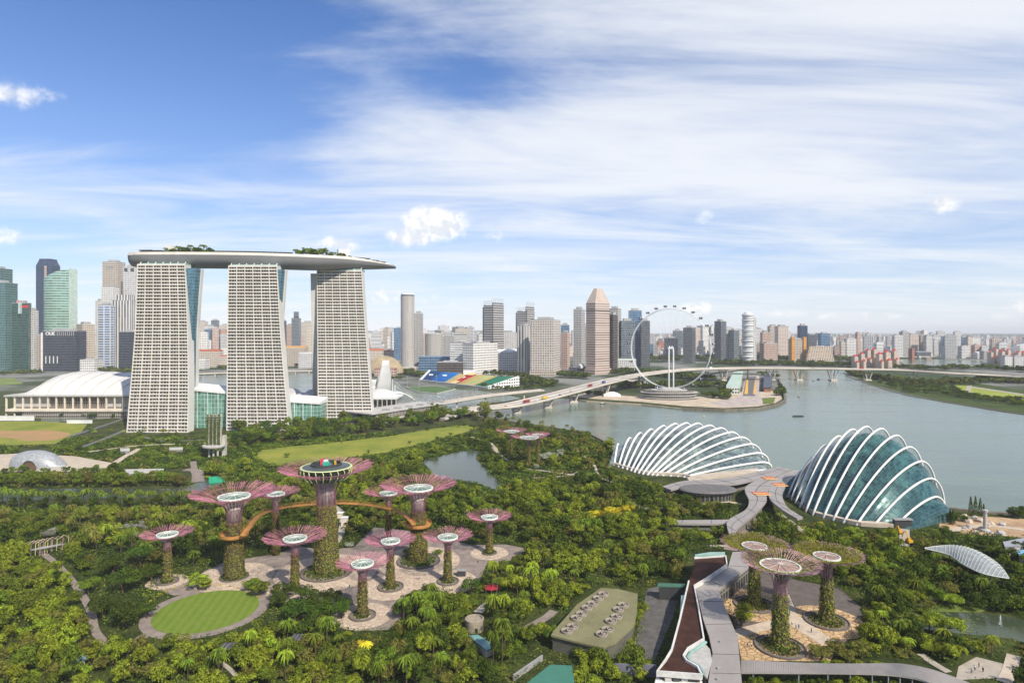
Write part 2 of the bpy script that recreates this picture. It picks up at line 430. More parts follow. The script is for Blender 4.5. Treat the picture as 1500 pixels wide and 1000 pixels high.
struct('bank_lawn', MB().sheet(poly(RB), 0.09), mat('rough_bank_grass', (0.055, 0.08, 0.024), 0.95, 0.08, ns=0.03, na=0.4))
struct('park_lawn', MB().sheet(poly([(1398, 564), (1420, 565), (1490, 577), (1500, 580), (1500, 586), (1440, 584), (1408, 573)]), 0.14), mat('park_grass', (0.26, 0.30, 0.06), 0.95, 0.08, ns=0.02, na=0.3))
struct('park_path', MB().sheet(poly([(1416, 565), (1424, 564.5), (1421, 577), (1414, 578)]), 0.18), PATH)
struct('park_road', MB().sheet(poly([(1425, 566), (1500, 577), (1500, 579), (1424, 567.5)]), 0.18), PATH)
# left field, city lawn, meadow
struct('city_lawn', MB().sheet(poly([(-60, 556), (20, 553.5), (34, 562), (-60, 568)]), 0.12), mat('city_grass', (0.14, 0.19, 0.04), 0.95, ns=0.02, na=0.25))
struct('field', MB().sheet(poly([(-80, 617), (60, 617), (128, 621), (118, 634), (80, 650), (-80, 655)]), 0.12), GRASS)
struct('bare_patch', MB().sheet([P(a, b) for a, b in ((-60, 628), (20, 631), (70, 630), (100, 633), (104, 638), (80, 645), (40, 646), (10, 641), (-60, 638))], 0.16), SOIL)
MEADOW = [(372, 664), (385, 657), (420, 654), (470, 650), (560, 640), (640, 627), (688, 622), (696, 628), (660, 640), (615, 652), (560, 664), (520, 672), (470, 680), (420, 683), (392, 682), (378, 674)]
struct('meadow', MB().sheet(poly(MEADOW), 0.12), GRASS)
# ponds
DRAGON = [(-80, 718), (80, 716), (270, 715), (300, 702), (330, 699), (332, 706), (290, 721), (270, 728), (80, 731), (-80, 736)]
struct('garden_canal', MB().sheet(poly(DRAGON), 0.08), POND)
KING = [(617, 676), (650, 666), (690, 658), (706, 662), (698, 672), (716, 690), (738, 712), (728, 718), (700, 708), (640, 700)]
struct('garden_pond', MB().sheet(poly(KING), 0.08), POND)
LILY = [(1330, 905), (1380, 896), (1436, 897), (1490, 905), (1540, 915), (1540, 950), (1480, 935), (1430, 930), (1380, 925), (1340, 918)]
struct('lily_pond', MB().sheet(poly(LILY), 0.08), POND)
lp = MB(); rr = random.Random(5)
for i in range(700):
    a, b = rr.uniform(1310, 1540), rr.uniform(890, 950)
    if inpoly(a, b, LILY) and not (1432 < a < 1500 and 903 < b < 932 and rr.random() < .9) and math.sin(a * .09 + b * .13) > -0.5:
        c = P(a, b); r = rr.uniform(.3, .8)
        lp.add([(c.x + r * math.cos(k * pi / 3), c.y + r * math.sin(k * pi / 3), .12 + i * 1e-5) for k in range(6)], [tuple(range(6))])
o = lp.build('lily_pads', leafmat('lily_leaf', (0.07, 0.10, 0.03), (0.16, 0.19, 0.06), 0.1)); tag(o, 'green lily pads floating on the pond around the fountain', 'lily pads', kind='stuff')
struct('pond_bank', MB().sheet(poly([(1300, 884), (1400, 886), (1450, 891), (1436, 897), (1380, 896), (1330, 905), (1300, 900)]), 0.13), GRASS2)
# lawn: big mown circle with stripes
def lawn_mat():
    m = bpy.data.materials.new('striped_lawn'); m.use_nodes = True; t = m.node_tree; g = NG(t); b = t.nodes['Principled BSDF']
    co = g.n('ShaderNodeTexCoord').outputs['Object']; s = g.n('ShaderNodeSeparateXYZ', ins={0: co})
    w = g.m('SINE', g.m('MULTIPLY', g.m('ADD', s.outputs[0], g.m('MULTIPLY', s.outputs[1], 0.15)), 2 * pi / 3.6))
    n = g.noise(co, 0.35, 5, 0.65)
    c = g.mix(g.ss(w, -0.5, 0.5), (0.112, 0.172, 0.022), (0.132, 0.198, 0.027))
    c = g.mix(g.ss(n, 0.42, 0.85), c, (0.19, 0.20, 0.06)); c = g.mix(1.0, c, g.mix(g.noise(co, 1.8, 4), (.7, .7, .7), (1.25, 1.25, 1.25)), 'MULTIPLY')
    t.links.new(c, b.inputs['Base Color']); b.inputs['Roughness'].default_value = 0.95; b.inputs['Specular IOR Level'].default_value = 0.08
    return m
LC = P(303, 894)
def disc(c, r, n=64, sx=1.0, sy=1.0):
    return [(c[0] + r * sx * math.cos(2 * pi * k / n), c[1] + r * sy * math.sin(2 * pi * k / n)) for k in range(n)]
mb = MB(); mb.sheet([(p[0] - LC.x, p[1] - LC.y) for p in disc(LC, 20.3)], 0.16); o = struct('striped_lawn', mb, lawn_mat()); o.location = (LC.x, LC.y, 0)
struct('lawn_path', MB().sheet(disc(LC, 24.5), 0.10), PLAZA)
# supertree plaza
PLZ = [(226, 862), (252, 846), (285, 852), (300, 836), (330, 822), (400, 812), (440, 800), (478, 806), (520, 800), (548, 772), (590, 776), (640, 786), (690, 798), (740, 797), (772, 803), (752, 820), (712, 828), (700, 856),
       (662, 866), (630, 858), (600, 880), (590, 905), (568, 922), (520, 924), (492, 908), (480, 884), (420, 872), (392, 872), (372, 868), (330, 862), (255, 872)]
struct('grove_plaza', MB().sheet(poly(PLZ), 0.07), PLAZA)
def crazy_mat(name, stone, joint, sc):
    m = bpy.data.materials.new(name); m.use_nodes = True; t = m.node_tree; g = NG(t); b = t.nodes['Principled BSDF']
    co = g.n('ShaderNodeNewGeometry').outputs['Position']
    v1 = g.n('ShaderNodeTexVoronoi', feature='DISTANCE_TO_EDGE', ins={'Vector': co, 'Scale': sc}); v2 = g.n('ShaderNodeTexVoronoi', ins={'Vector': co, 'Scale': sc})
    c = g.mix(g.n('ShaderNodeSeparateColor', ins={0: v2.outputs['Color']}).outputs[0], tuple(x * 0.86 for x in stone), tuple(x * 1.1 for x in stone))
    c = g.mix(g.ss(v1.outputs[0], 0.03, 0.09), joint, c)
    c = g.mix(1.0, c, g.mix(g.noise(co, 0.12, 4), (0.75, 0.75, 0.75), (1.15, 1.15, 1.15)), 'MULTIPLY')
    t.links.new(c, b.inputs['Base Color']); b.inputs['Roughness'].default_value = 0.9; b.inputs['Specular IOR Level'].default_value = 0.15
    return m
CRAZY = crazy_mat('pink_stone_paving', (0.50, 0.40, 0.31), (0.33, 0.26, 0.20), 0.5)
CRAZY2 = crazy_mat('ochre_stone_paving', (0.52, 0.36, 0.20), (0.22, 0.14, 0.08), 0.42)
# golden grove
GOLD = [(1062, 862), (1085, 832), (1125, 838), (1170, 850), (1230, 862), (1262, 890), (1262, 925), (1230, 945), (1218, 966), (1088, 966), (1080, 930)]
struct('garden_plaza', MB().sheet(poly(GOLD), 0.07), mat('dark_paving', (0.115, 0.095, 0.085), 0.9, ns=0.3, na=0.3))
zz = 0.2
for pts in ([(1128, 838), (1142, 838), (1170, 905), (1222, 938), (1204, 944), (1150, 905)], [(1075, 922), (1130, 908), (1150, 905), (1165, 912), (1080, 934)], [(1140, 905), (1172, 903), (1222, 940), (1204, 945)]):
    struct('garden_path', MB().sheet(poly(pts), zz), mat('pink_path', (0.46, 0.38, 0.30), 0.9, ns=0.3, na=0.2)); zz += 0.006
struct('service_yard', MB().sheet(poly([(948, 862), (966, 858), (1000, 862), (985, 905), (960, 965), (925, 966), (936, 915)]), 0.08), mat('yard_asphalt', (0.10, 0.095, 0.09), 0.9, ns=0.3, na=0.4))
PATHS = [  # garden paths: centre line in photo pixels, width in metres, material
    ([(60, 808), (78, 822), (98, 842), (118, 868), (133, 895), (140, 925), (158, 945)], 3.0, PLAZA),
    ([(222, 923), (212, 931), (196, 941)], 4.0, PLAZA), ([(0, 690), (90, 690), (160, 688)], 5.0, SAND),
    ([(720, 655), (735, 668), (760, 684), (800, 690), (850, 697)], 3.0, PATH), ([(840, 655), (855, 668), (870, 680), (880, 700), (920, 712)], 2.2, SAND),
    ([(925, 735), (945, 745), (1000, 742), (1060, 735), (1090, 740)], 4.0, SAND), ([(780, 700), (830, 697), (850, 690)], 2.5, SAND),
    ([(1110, 760), (1090, 775), (1075, 790), (1070, 806)], 7.0, PLAZA), ([(1140, 752), (1168, 772), (1185, 785)], 4, PATH),
    ([(1325, 775), (1325, 800)], 5.0, PATH), ([(1390, 778), (1440, 770), (1500, 776)], 5.0, SAND),
    ([(1348, 958), (1368, 972), (1390, 985)], 3.0, PATH), ([(1485, 960), (1478, 985), (1470, 1000)], 4.0, SAND),
    ([(92, 974), (112, 982)], 2.0, PATH), ([(300, 960), (330, 975), (350, 995)], 1.6, PATH),
    ([(270, 688), (288, 690), (290, 706)], 9.0, PLAZA), ([(285, 690), (283, 676)], 5.0, PLAZA), ([(475, 735), (500, 750), (500, 780), (488, 800)], 4.0, PATH),
    ([(100, 640), (150, 624), (185, 612)], 6.0, ASPH), ([(120, 655), (160, 640), (195, 625)], 6.0, ASPH), ([(690, 640), (720, 650), (730, 665)], 3.0, SAND),
    ([(130, 662), (200, 653), (260, 650.5), (335, 649)], 5, SAND), ([(165, 680), (185, 668), (205, 657)], 6, SAND), ([(210, 640), (240, 646), (300, 644)], 5, ASPH), ([(770, 922), (800, 905), (812, 895)], 4.0, PLAZA), ([(700, 898), (716, 885), (740, 880)], 4, PATH), ([(1040, 800), (1066, 800)], 3, PATH)]
zz = 0.22
for pts, w, m in PATHS:
    c = smooth([P(a, b) for a, b in pts], 5); L = []; Rr = []
    for i, p in enumerate(c):
        t = c[min(i + 1, len(c) - 1)] - c[max(i - 1, 0)]; t.normalize(); n = Vector((-t.y, t.x, 0)) * w / 2
        L.append(p + n); Rr.append(p - n)
    mb = MB(); mb.loft([[Vector((a.x, a.y, zz)), Vector((b.x, b.y, zz))] for a, b in zip(L, Rr)]); struct('garden_path', mb, m); zz += 0.006
struct('event_square', MB().sheet(poly([(-60, 668), (30, 664), (110, 668), (165, 678), (160, 686), (135, 692), (120, 700), (80, 690), (-60, 692)]), 0.14), SAND)
struct('terrace', MB().sheet(poly([(1404, 976), (1430, 962), (1470, 972), (1478, 992), (1400, 996)]), 0.14), PATH)
struct('worksite_ground', MB().sheet(poly([(1376, 752), (1500, 760), (1600, 775), (1600, 795), (1480, 786), (1400, 782), (1376, 772)]), 0.14), mat('worksite_soil', (0.40, 0.27, 0.16), 0.95, ns=0.08, na=0.4))
# ================================================================ the three leaning hotel towers and their roof deck
BALC = mat('balcony_concrete', (0.60, 0.565, 0.51), 0.75, 0.25, ns=0.05, na=0.12)
ENDW = mat('tower_end_wall', (0.52, 0.51, 0.49), 0.7, 0.3, ns=0.03, na=0.1)
ROOMG = facade('hotel_room_glass', (0.06, 0.055, 0.05), (0.085, 0.08, 0.072), 3.9, 1.55, 0.9, 0.9, 0.1, 0.2, 1.0)
BLUEG = facade('blue_tower_glass', (0.12, 0.20, 0.24), (0.07, 0.17, 0.23), 3.9, 2.2, 0.9, 0.85, 0.4, 0.12, 0.35)
CROWNG = facade('pale_green_glass', (0.45, 0.55, 0.52), (0.22, 0.40, 0.37), 3.0, 3.2, 0.9, 0.9, 0.3, 0.15, 0.3)
ATRG = facade('green_atrium_glass', (0.40, 0.50, 0.45), (0.15, 0.33, 0.27), 5.0, 4.2, 0.9, 0.92, 0.35, 0.12, 0.25)
PLANTER_G = leafmat('balcony_plants', (0.03, 0.06, 0.015), (0.09, 0.14, 0.03), 0.1)
def lerp_keys(keys, z):
    for (a, b) in zip(keys[:-1], keys[1:]):
        if z <= b[0]:
            t = (z - a[0]) / (b[0] - a[0]); return [x + (y - x) * t for x, y in zip(a[1:], b[1:])]
    return list(keys[-1][1:])
def hotel_tower(label, base_py, rows, lean, west, nf=50, nc=18, slab=1.4, crown_top=198.5, rear=None):
    """rows: (py, left px, right px) of the front from base to top; west: (z, left px, right px) of the rear slab"""
    D0 = H * F / (base_py - 485)
    top_py = rows[-1][0]
    def depth(f): return D0 + lean * (1 - max(0.0, 1 - f) ** 2.2)
    ZT = H - (top_py - 485) * depth(1) / F
    keys = []
    for py, a, b in rows:
        z = 0.0
        for _ in range(6):
            z = H - (py - 485) * depth(max(z, 0) / ZT) / F
        keys.append((max(z, 0.0) if py != base_py else 0.0, a, b))
    keys.sort()
    def xs(z):
        # smooth interpolation of the edges
        K = keys
        zs = [k[0] for k in K]
        def cub(j):
            i = max(0, min(len(K) - 2, sum(1 for q in zs[1:-1] if z > q)))
            p0 = K[max(i - 1, 0)]; p1 = K[i]; p2 = K[i + 1]; p3 = K[min(i + 2, len(K) - 1)]
            t = (z - p1[0]) / (p2[0] - p1[0]); h = p2[0] - p1[0]
            m1 = (p2[j] - p0[j]) / max(p2[0] - p0[0], 1e-3) * h; m2 = (p3[j] - p1[j]) / max(p3[0] - p1[0], 1e-3) * h
            return (2 * t ** 3 - 3 * t * t + 1) * p1[j] + (t ** 3 - 2 * t * t + t) * m1 + (-2 * t ** 3 + 3 * t * t) * p2[j] + (t ** 3 - t * t) * m2
        y = depth(z / ZT)
        return (cub(1) - 750) / F * y, (cub(2) - 750) / F * y, y
    cx = (xs(0)[0] + xs(0)[1]) / 2
    root = thing('hotel_tower', label, 'hotel tower', (cx, D0 + 15, 0))
    zs = [ZT * i / nf for i in range(nf + 1)]
    glass = MB(); rings = []
    for z in zs:
        a, b, y = xs(z); rings.append([Vector((a, y, z)), Vector((b, y, z))])
    glass.loft(rings, uvs=lambda i, q: (q * 70.0, zs[i])); glass.build('room_glass', ROOMG, root)
    body = MB(); rings = []
    for z in zs[::2]:
        a, b, y = xs(z); rings.append([Vector((a, y + .25, z)), Vector((a, y + 13, z)), Vector((b, y + 13, z)), Vector((b, y + .25, z))])
    body.loft(rings, False, False); a, b, y = xs(ZT); body.box(((a + b) / 2, y + 6.6, ZT - .3), (b - a, 12.9, .6)); body.build('end_wall', ENDW, root)
    grid = MB(); fp = ZT / nf
    for i, z in enumerate(zs):
        a, b, y = xs(z); h = slab if 0 < i < nf else 2.0
        pts = [(a - .3, y - 1.7), (b + .3, y - 1.7), (b + .3, y - .05), (a - .3, y - .05)]; grid.prism(pts, z - h / 2, z + h / 2)
    for k in range(nc + 1):
        w = 0.6 if k % 3 == 0 else 0.17; dep = 2.0 if k % 3 == 0 else 0.9; rings = []
        for z in zs:
            a, b, y = xs(z); x = a + (b - a) * k / nc
            rings.append([Vector((x - w / 2, y - dep, z)), Vector((x + w / 2, y - dep, z)), Vector((x + w / 2, y - .03, z)), Vector((x - w / 2, y - .03, z))])
        grid.loft(rings, True, True)
    grid.build('balcony_grid', BALC, root)
    rr = random.Random(int(base_py * 7 + lean)); fl = MB()
    for i in range(nf):
        for k in range(nc):
            if rr.random() < .22 and (i < 40):
                z = zs[i] + slab / 2; a, b, y = xs(z); w = (b - a) / nc; x = a + w * (k + .5)
                fl.box((x, y - 1.15, z), (w * rr.uniform(.3, .8), .5, rr.uniform(.3, .8)))
    fl.build('balcony_foliage', PLANTER_G, root)
    # rear slab
    wm = MB(); rings = []; wz = [w[0] for w in west]
    fr = []
    for z in [q * (crown_top - 6) / 24 for q in range(25)]:
        pa, pb, yo = lerp_keys(west, z); _, _, y = xs(min(z, ZT)); y2 = D0 + yo
        fr.append((z, (pa - 750) / F * y2, (pb - 750) / F * y2, y2))
    wm.loft([[Vector((a, y2, z)), Vector((b, y2, z)), Vector((b + 1, y2 + 13, z)), Vector((a, y2 + 13, z))] for z, a, b, y2 in fr], True, True, uvs=lambda i, q: ([0, 60, 74, 134, 148][q], fr[i][0]))
    wm.build('rear_slab', rear or BLUEG, root)
    fin = MB()
    fin.loft([[Vector((b + .6, y2 + 9.0, z)), Vector((b + 2.0, y2 + 9.0, z)), Vector((b + 2.4, y2 + 13.5, z)), Vector((b + .8, y2 + 13.5, z))] for z, a, b, y2 in fr], True, True)
    fin.loft([[Vector((a - 2.2, y2 - .8, z)), Vector((a + .1, y2 - .8, z)), Vector((a + .1, y2 + 13.5, z)), Vector((a - 2.0, y2 + 13.5, z))] for z, a, b, y2 in fr], True, True)
    fin.build('rear_slab_edge', ENDW, root)
    a, b, y = xs(ZT)
    cr = MB(); cr.prism([(a + 2, y + 1.2), (b - 2, y + 1.2), (b - 2, y + 25), (a + 2, y + 25)], ZT + .35, crown_top); cr.build('crown_glass', CROWNG, root)
    for k in range(7):
        x = a + (b - a) * (k + .15) / 6.3; MB().tube([(x, y + .3, ZT + .3), (x, y + 3.5, crown_top + 1.5)], .55, 5).build('deck_strut', ENDW, root)
    return root
hotel_tower('wide flared hotel tower beside the white vaulted hall, bottom splayed furthest', 633,
            [(633, 187, 275.5), (590, 190.5, 276.5), (540, 195, 276.5), (490, 198.8, 275.5), (440, 201, 274), (388, 202.5, 271.5)], 24,
            [(0, 230, 279, 30), (60, 235, 280, 30), (120, 240, 281.5, 28), (160, 240, 284.5, 26), (200, 240, 288.5, 25)])
hotel_tower('middle hotel tower of the three, flanked by green glass on both sides', 630,
            [(630, 333, 423.5), (590, 333.3, 420), (540, 333.8, 415.5), (490, 334.2, 411.5), (440, 335, 408.5), (390, 335.8, 406)], 24,
            [(0, 360, 404, 34), (100, 360, 405, 30), (150, 360, 409, 26), (200, 360, 413.5, 25)])
hotel_tower('hotel tower under the pointed tip of the boat shaped roof deck', 620,
            [(620, 467, 546.5), (580, 466.5, 543), (540, 466.2, 540), (490, 465.8, 536), (440, 465.3, 532.5), (397, 465, 530)], 24,
            [(0, 461.5, 520, 32), (100, 459.5, 510, 29), (200, 457.5, 505, 25)], slab=1.6, rear=ENDW)
# the roof deck: a long hull across the three towers
HULL = mat('hull_panels', (0.19, 0.19, 0.195), 0.5, 0.4, metal=0.15, ns=0.03, na=0.12)
HULLW = mat('hull_parapet', (0.60, 0.555, 0.50), 0.6, 0.3, ns=0.06, na=0.15)
deck = thing('sky_deck', 'long grey boat shaped garden deck lying across the three hotel towers', 'roof deck', (-300, 790, 198))
cl = smooth([(-470, 768, 0), (-400, 766, 0), (-318, 774, 0), (-250, 796, 0), (-208, 820, 0), (-180, 846, 0), (-164, 868, 0)], 8)
NS = len(cl); L = [0.0]
for i in range(1, NS): L.append(L[-1] + (cl[i] - cl[i - 1]).length)
hull = MB(); par = MB(); top = MB(); rings = []; pr = []; tr = []
DECKZ = 212.6; DP = []
for i, c in enumerate(cl):
    s = L[i] / L[-1]; t = cl[min(i + 1, NS - 1)] - cl[max(i - 1, 0)]; t.normalize(); n = Vector((t.y, -t.x, 0))    # towards the viewer
    wid = 19.5 * min(1.0, 0.80 + 5.2 * s) * (1.0 if s < .72 else max(0.0, 1 - ((s - .72) / .28) ** 2.3) ** .75 * 1.0) + .25
    dep = 14.6 * min(1.0, 0.9 + 5 * s) * (1.0 if s < .62 else max(.05, 1 - ((s - .62) / .38) ** 1.5 * .85))
    zt = DECKZ - 2.6 - (0 if s < .75 else (s - .75) / .25 * 2.6); DP.append((c, n, wid, zt, s))
    ring = []
    for k in range(15):
        w = pi * k / 14; cw_ = math.cos(w); sw = math.sin(w)
        ring.append(c + n * wid * (abs(cw_) ** .7 * (1 if cw_ > 0 else -1)) + Vector((0, 0, zt - dep * abs(sw) ** .85)))
    rings.append(ring)
    hp = 3.4 if s < .78 else max(.3, 3.4 * (1 - (s - .78) / .2))
    pr.append([c + n * (wid + .15) + Vector((0, 0, zt)), c + n * (wid - .4) + Vector((0, 0, zt + hp)), c + n * (wid - 1.1) + Vector((0, 0, zt + hp)), c + n * (wid - 1.1) + Vector((0, 0, zt))])
    tr.append([c + n * (wid - .9) + Vector((0, 0, zt + .9)), c - n * (wid - .9) + Vector((0, 0, zt + .9))])
hull.loft(rings, False, True); hull.loft([[r[0], r[-1]] for r in rings]); hull.build('hull', HULL, deck, True)
par.loft(pr, True, True); par.loft([[p + (dp[0] - dp[1] * 0) * 0 - dp[1] * 2 * dp[2] * 1.0 for p in q] for q, dp in zip(pr, DP)], True, True); par.build('parapet', HULLW, deck)
top.loft(tr); top.build('deck_floor', mat('timber_deck', (0.30, 0.24, 0.18), 0.8), deck)
def on_deck(px, off=0.0, dz=0.9):
    """point of the deck that shows at photo column px, off metres towards the viewer"""
    best = min(DP, key=lambda d: abs((750 + F * (d[0] + d[1] * off).x / (d[0] + d[1] * off).y) - px))
    for a, b in zip(DP[:-1], DP[1:]):
        pa, pb = a[0] + a[1] * off, b[0] + b[1] * off
        xa, xb = 750 + F * pa.x / pa.y, 750 + F * pb.x / pb.y
        if xa <= px <= xb:
            t = (px - xa) / (xb - xa); p = pa.lerp(pb, t); return Vector((p.x, p.y, a[3] + (b[3] - a[3]) * t + dz)), a[1]
    p = best[0] + best[1] * off; return Vector((p.x, p.y, best[3] + dz)), best[1]
def deck_block(px0, px1, off, h, dep, m, name, z0=0.0):
    a, n = on_deck(px0, off); b, n2 = on_deck(px1, off); mb = MB()
    mb.prism([(a.x, a.y), (b.x, b.y), (b.x - n.x * dep, b.y - n.y * dep), (a.x - n.x * dep, a.y - n.y * dep)], min(a.z, b.z) + z0, min(a.z, b.z) + z0 + h)
    return mb.build(name, m, deck)
CREAM = mat('cream_render', (0.62, 0.55, 0.46), 0.8, 0.2, ns=0.1, na=0.15)
deck_block(241, 254, 2, 12.5, 9, mat('lift_house_render', (0.60, 0.60, 0.56), 0.8), 'lift_house')
deck_block(496, 512, -4, 15, 9, WHITE, 'lift_house')
for a, b, h in ((203, 222, 5.5), (222, 236, 5.0)):
    deck_block(a, b, 10, .9, 12, DARK, 'pavilion_roof', h); deck_block(a + 1, b - 1, 8, 5, 9, facade('pavilion_wall', (0.45, 0.38, 0.31), (0.06, 0.05, 0.05), 5, 3, 0.6, 0.7), 'pavilion')
for a, b in ((316, 338), (338, 362), (362, 386), (386, 408), (408, 429)):
    deck_block(a, b - .4, 9, 4.6, 10, facade('cabana_wall', (0.62, 0.47, 0.36), (0.05, 0.045, 0.04), 4.6, 5.2, 0.6, 0.55), 'cabana'); deck_block(a - .6, b - .2, 10.5, .6, 13, DARK, 'cabana_roof', 4.7)
for a, b, h in ((520, 543, 4.4), (543, 556, 3.6), (556, 566, 2.8)):
    deck_block(a, b, 8 if a < 540 else 5, .6, 10, DARK, 'pavilion_roof', h); deck_block(a + 1, b - 2, 6 if a < 540 else 3, h - .2, 6, mat('dark_glazing', (0.10, 0.09, 0.085), 0.3), 'pavilion')
for k in range(46):
    px = 206 + k * 7.6
    if px < 560 and k % 3: deck_block(px, px + random.Random(k).uniform(1, 3), 14, random.Random(k + 5).uniform(1.2, 2.6), 1.5, (HULLW, CREAM, DARK)[k % 3], 'deck_planter')

# glass atria between the towers
def atrium(label, x0, x1, ytl, ytr, ybase, D):
    r = thing('atrium', label, 'atrium', (*P((x0 + x1) / 2, ybase)[:2], 0))
    a, b = Q(x0, ytl, D), Q(x1, ytr, D); base0 = 0
    m = MB(); m.prism([(a.x, D), (b.x, D), (b.x, D + 24), (a.x, D + 24)], 0.2, [a.z, b.z, b.z, a.z]); m.build('glass_wall', ATRG, r)
    e = MB()
    e.loft([[Vector((a.x - .5, D - 1.6, a.z)), Vector((a.x - .5, D - 1.6, a.z + 2.2)), Vector((a.x - .5, D + 30, a.z + 6)), Vector((a.x - .5, D + 30, a.z))], [Vector((b.x + .5, D - 1.6, b.z)), Vector((b.x + .5, D - 1.6, b.z + 2.2)), Vector((b.x + .5, D + 30, b.z + 6)), Vector((b.x + .5, D + 30, b.z))]], True, True)
    e.build('roof_edge', WHITE, r)
    v = MB()
    for k in range(1, 4):
        x = a.x + (b.x - a.x) * k / 4; v.box((x, D - .5, .3), (.9, .9, a.z + (b.z - a.z) * k / 4 - .5))
    v.build('mullion', mat('pale_green_steel', (0.50, 0.58, 0.53), 0.5), r)
atrium('tall green glass atrium behind the planted lift tower', 274, 335, 571, 577, 632, 742)
atrium('smaller green glass atrium next to the hotel tower under the deck tip', 419, 469, 588.5, 592, 628, 748)

# ================================================================ exhibition hall with the white vault
hall = thing('exhibition_hall', 'long white exhibition hall with a ribbed vaulted roof on columns', 'hall', (*P(100, 612)[:2], 0))
D0 = P(100, 612).y
xl, xr = P(6, 612).x, P(206, 612).x
eave = Q(100, 579, D0).z
ROOFW = mat('white_roof_membrane', (0.53, 0.52, 0.505), 0.55, 0.35, ns=0.02, na=0.06)
vault = MB(); rings = []; NX = 36
vx0, vx1 = Q(28, 579, D0 + 6).x, Q(212, 579, D0 + 6).x
for i in range(NX + 1):
    s = i / NX; x = vx0 + (vx1 - vx0) * s
    hgt = (eave + 1) + 27 * (max(0.0, 1 - (1 - s / .24) ** 3) if s < .24 else 1 - .42 * ((s - .24) / .76) ** 2)
    ring = []
    for k in range(17):
        w = k / 16; yy = D0 + 5 + 120 * w; ring.append(Vector((x + 14 * math.sin(pi * w) * (0.3 + s), yy, eave + (hgt - eave) * math.sin(pi * min(1, w * 1.02)) ** .62)))
    rings.append(ring)
vault.loft(rings); vault.build('vault', ROOFW, hall, True)
seam = MB()
for i in range(0, NX + 1, 4):
    seam.tube([p + Vector((0, -.3, .5)) for p in rings[i]], .55, 4)
seam.build('roof_rib', mat('roof_seam', (0.50, 0.48, 0.46), 0.7), hall)
m = MB(); m.box(((xl + xr) / 2, D0 + 60, eave - 1.6), (xr - xl, 122, 1.9)); m.build('eave_slab', CONC, hall)
m = MB(); m.box(((xl + xr) / 2 + 4, D0 + 66, 0.1), (xr - xl - 30, 110, eave - 2.2)); m.build('wall', facade('hall_wall', (0.40, 0.39, 0.37), (0.09, 0.085, 0.08), 40, 9, 0.85, 0.0), hall)
for a, b, mm in ((72, 152, facade('hall_glazing', (0.35, 0.31, 0.27), (0.09, 0.075, 0.065), 7.0, 2.6, 0.8, 0.85, 0.2, 0.2)), (19, 37, CONC), (37, 71, CONC), (152, 188, CONC)):
    x0, x1 = Q(a, 590, D0 + 4).x, Q(b, 590, D0 + 4).x; m = MB()
    m.box(((x0 + x1) / 2, D0 + 9, 14), (x1 - x0, 3, eave - 17)); m.build('wall_panel', mm, hall)
m = MB(); m.box(((xl + xr) / 2, D0 + 6, 9), (xr - xl - 6, 16, 3)); m.build('terrace_slab', CREAM, hall)
for k in range(17):
    m = MB(); x = xl + 2 + (xr - xl - 4) * k / 16; m.box((x, D0 + 1.5, 0.1), (1.7, 1.7, eave - 1.7)); m.build('column', CREAM, hall)
m = MB(); m.box(((xl + xr) / 2 + 5, D0 + 4, 0.1), (xr - xl - 40, 10, 8.6)); m.build('ground_storey', facade('hall_base', (0.30, 0.27, 0.24), (0.05, 0.045, 0.04), 4.3, 3, 0.7, 0.6), hall)
for (a, b, y) in ((-30, 50, 616), (98, 135, 620)):
    x0, x1 = P(a, y).x, P(b, y).x; w = MB(); w.box(((x0 + x1) / 2, P(a, y).y, 0.1), (x1 - x0, .8, 6.0 if a < 0 else 4)); w.box(((x0 + x1) / 2, P(a, y).y, (6.1 if a < 0 else 4.1)), (x1 - x0 + .6, 1.4, .4))
    tag(w.build('site_hoarding', WHITE), 'long plain white hoarding at the edge of the grass field' if a < 0 else 'short white hoarding in front of the exhibition hall', 'hoarding')

# ================================================================ theatre shells, museum, bay buildings
shell = thing('theatre_roof_building', 'white curved theatre roofs showing between the hotel towers', 'theatre', (-330, 880, 0))
def dome_shell(mb, c, rx, ry, h, n=20, m=8, cut=None):
    rings = []
    for i in range(m + 1):
        w = pi / 2 * i / m; rings.append([Vector((c[0] + rx * math.cos(w) * math.cos(2 * pi * k / n), c[1] + ry * math.cos(w) * math.sin(2 * pi * k / n), c[2] + h * math.sin(w))) for k in range(n)])
    mb.loft(rings, True); return mb
for (px, py, D, rx, ry, h) in ((322, 574, 862, 42, 30, 16), (285, 580, 850, 30, 26, 15), (428, 583, 866, 20, 22, 26), (443, 585, 850, 16, 20, 22), (458, 583, 880, 18, 26, 25)):
    c = Q(px, py, D); m = MB(); dome_shell(m, (c.x, c.y, max(4, c.z - 12)), rx, ry, h); m.box((c.x, c.y, .1), (rx * 1.3, ry * 1.2, max(4, c.z - 11))); m.build('shell_roof', mat('grey_white_shell', (.42, .42, .425), .5, .4, ns=.03), shell, True)
m = MB(); c = Q(436, 590, 845); m.box((c.x, c.y + 6, .1), (40, 10, c.z)); m.build('foyer', facade('foyer_glass', (0.6, 0.6, 0.58), (0.10, 0.13, 0.15), 5, 4, 0.85, 0.8), shell)
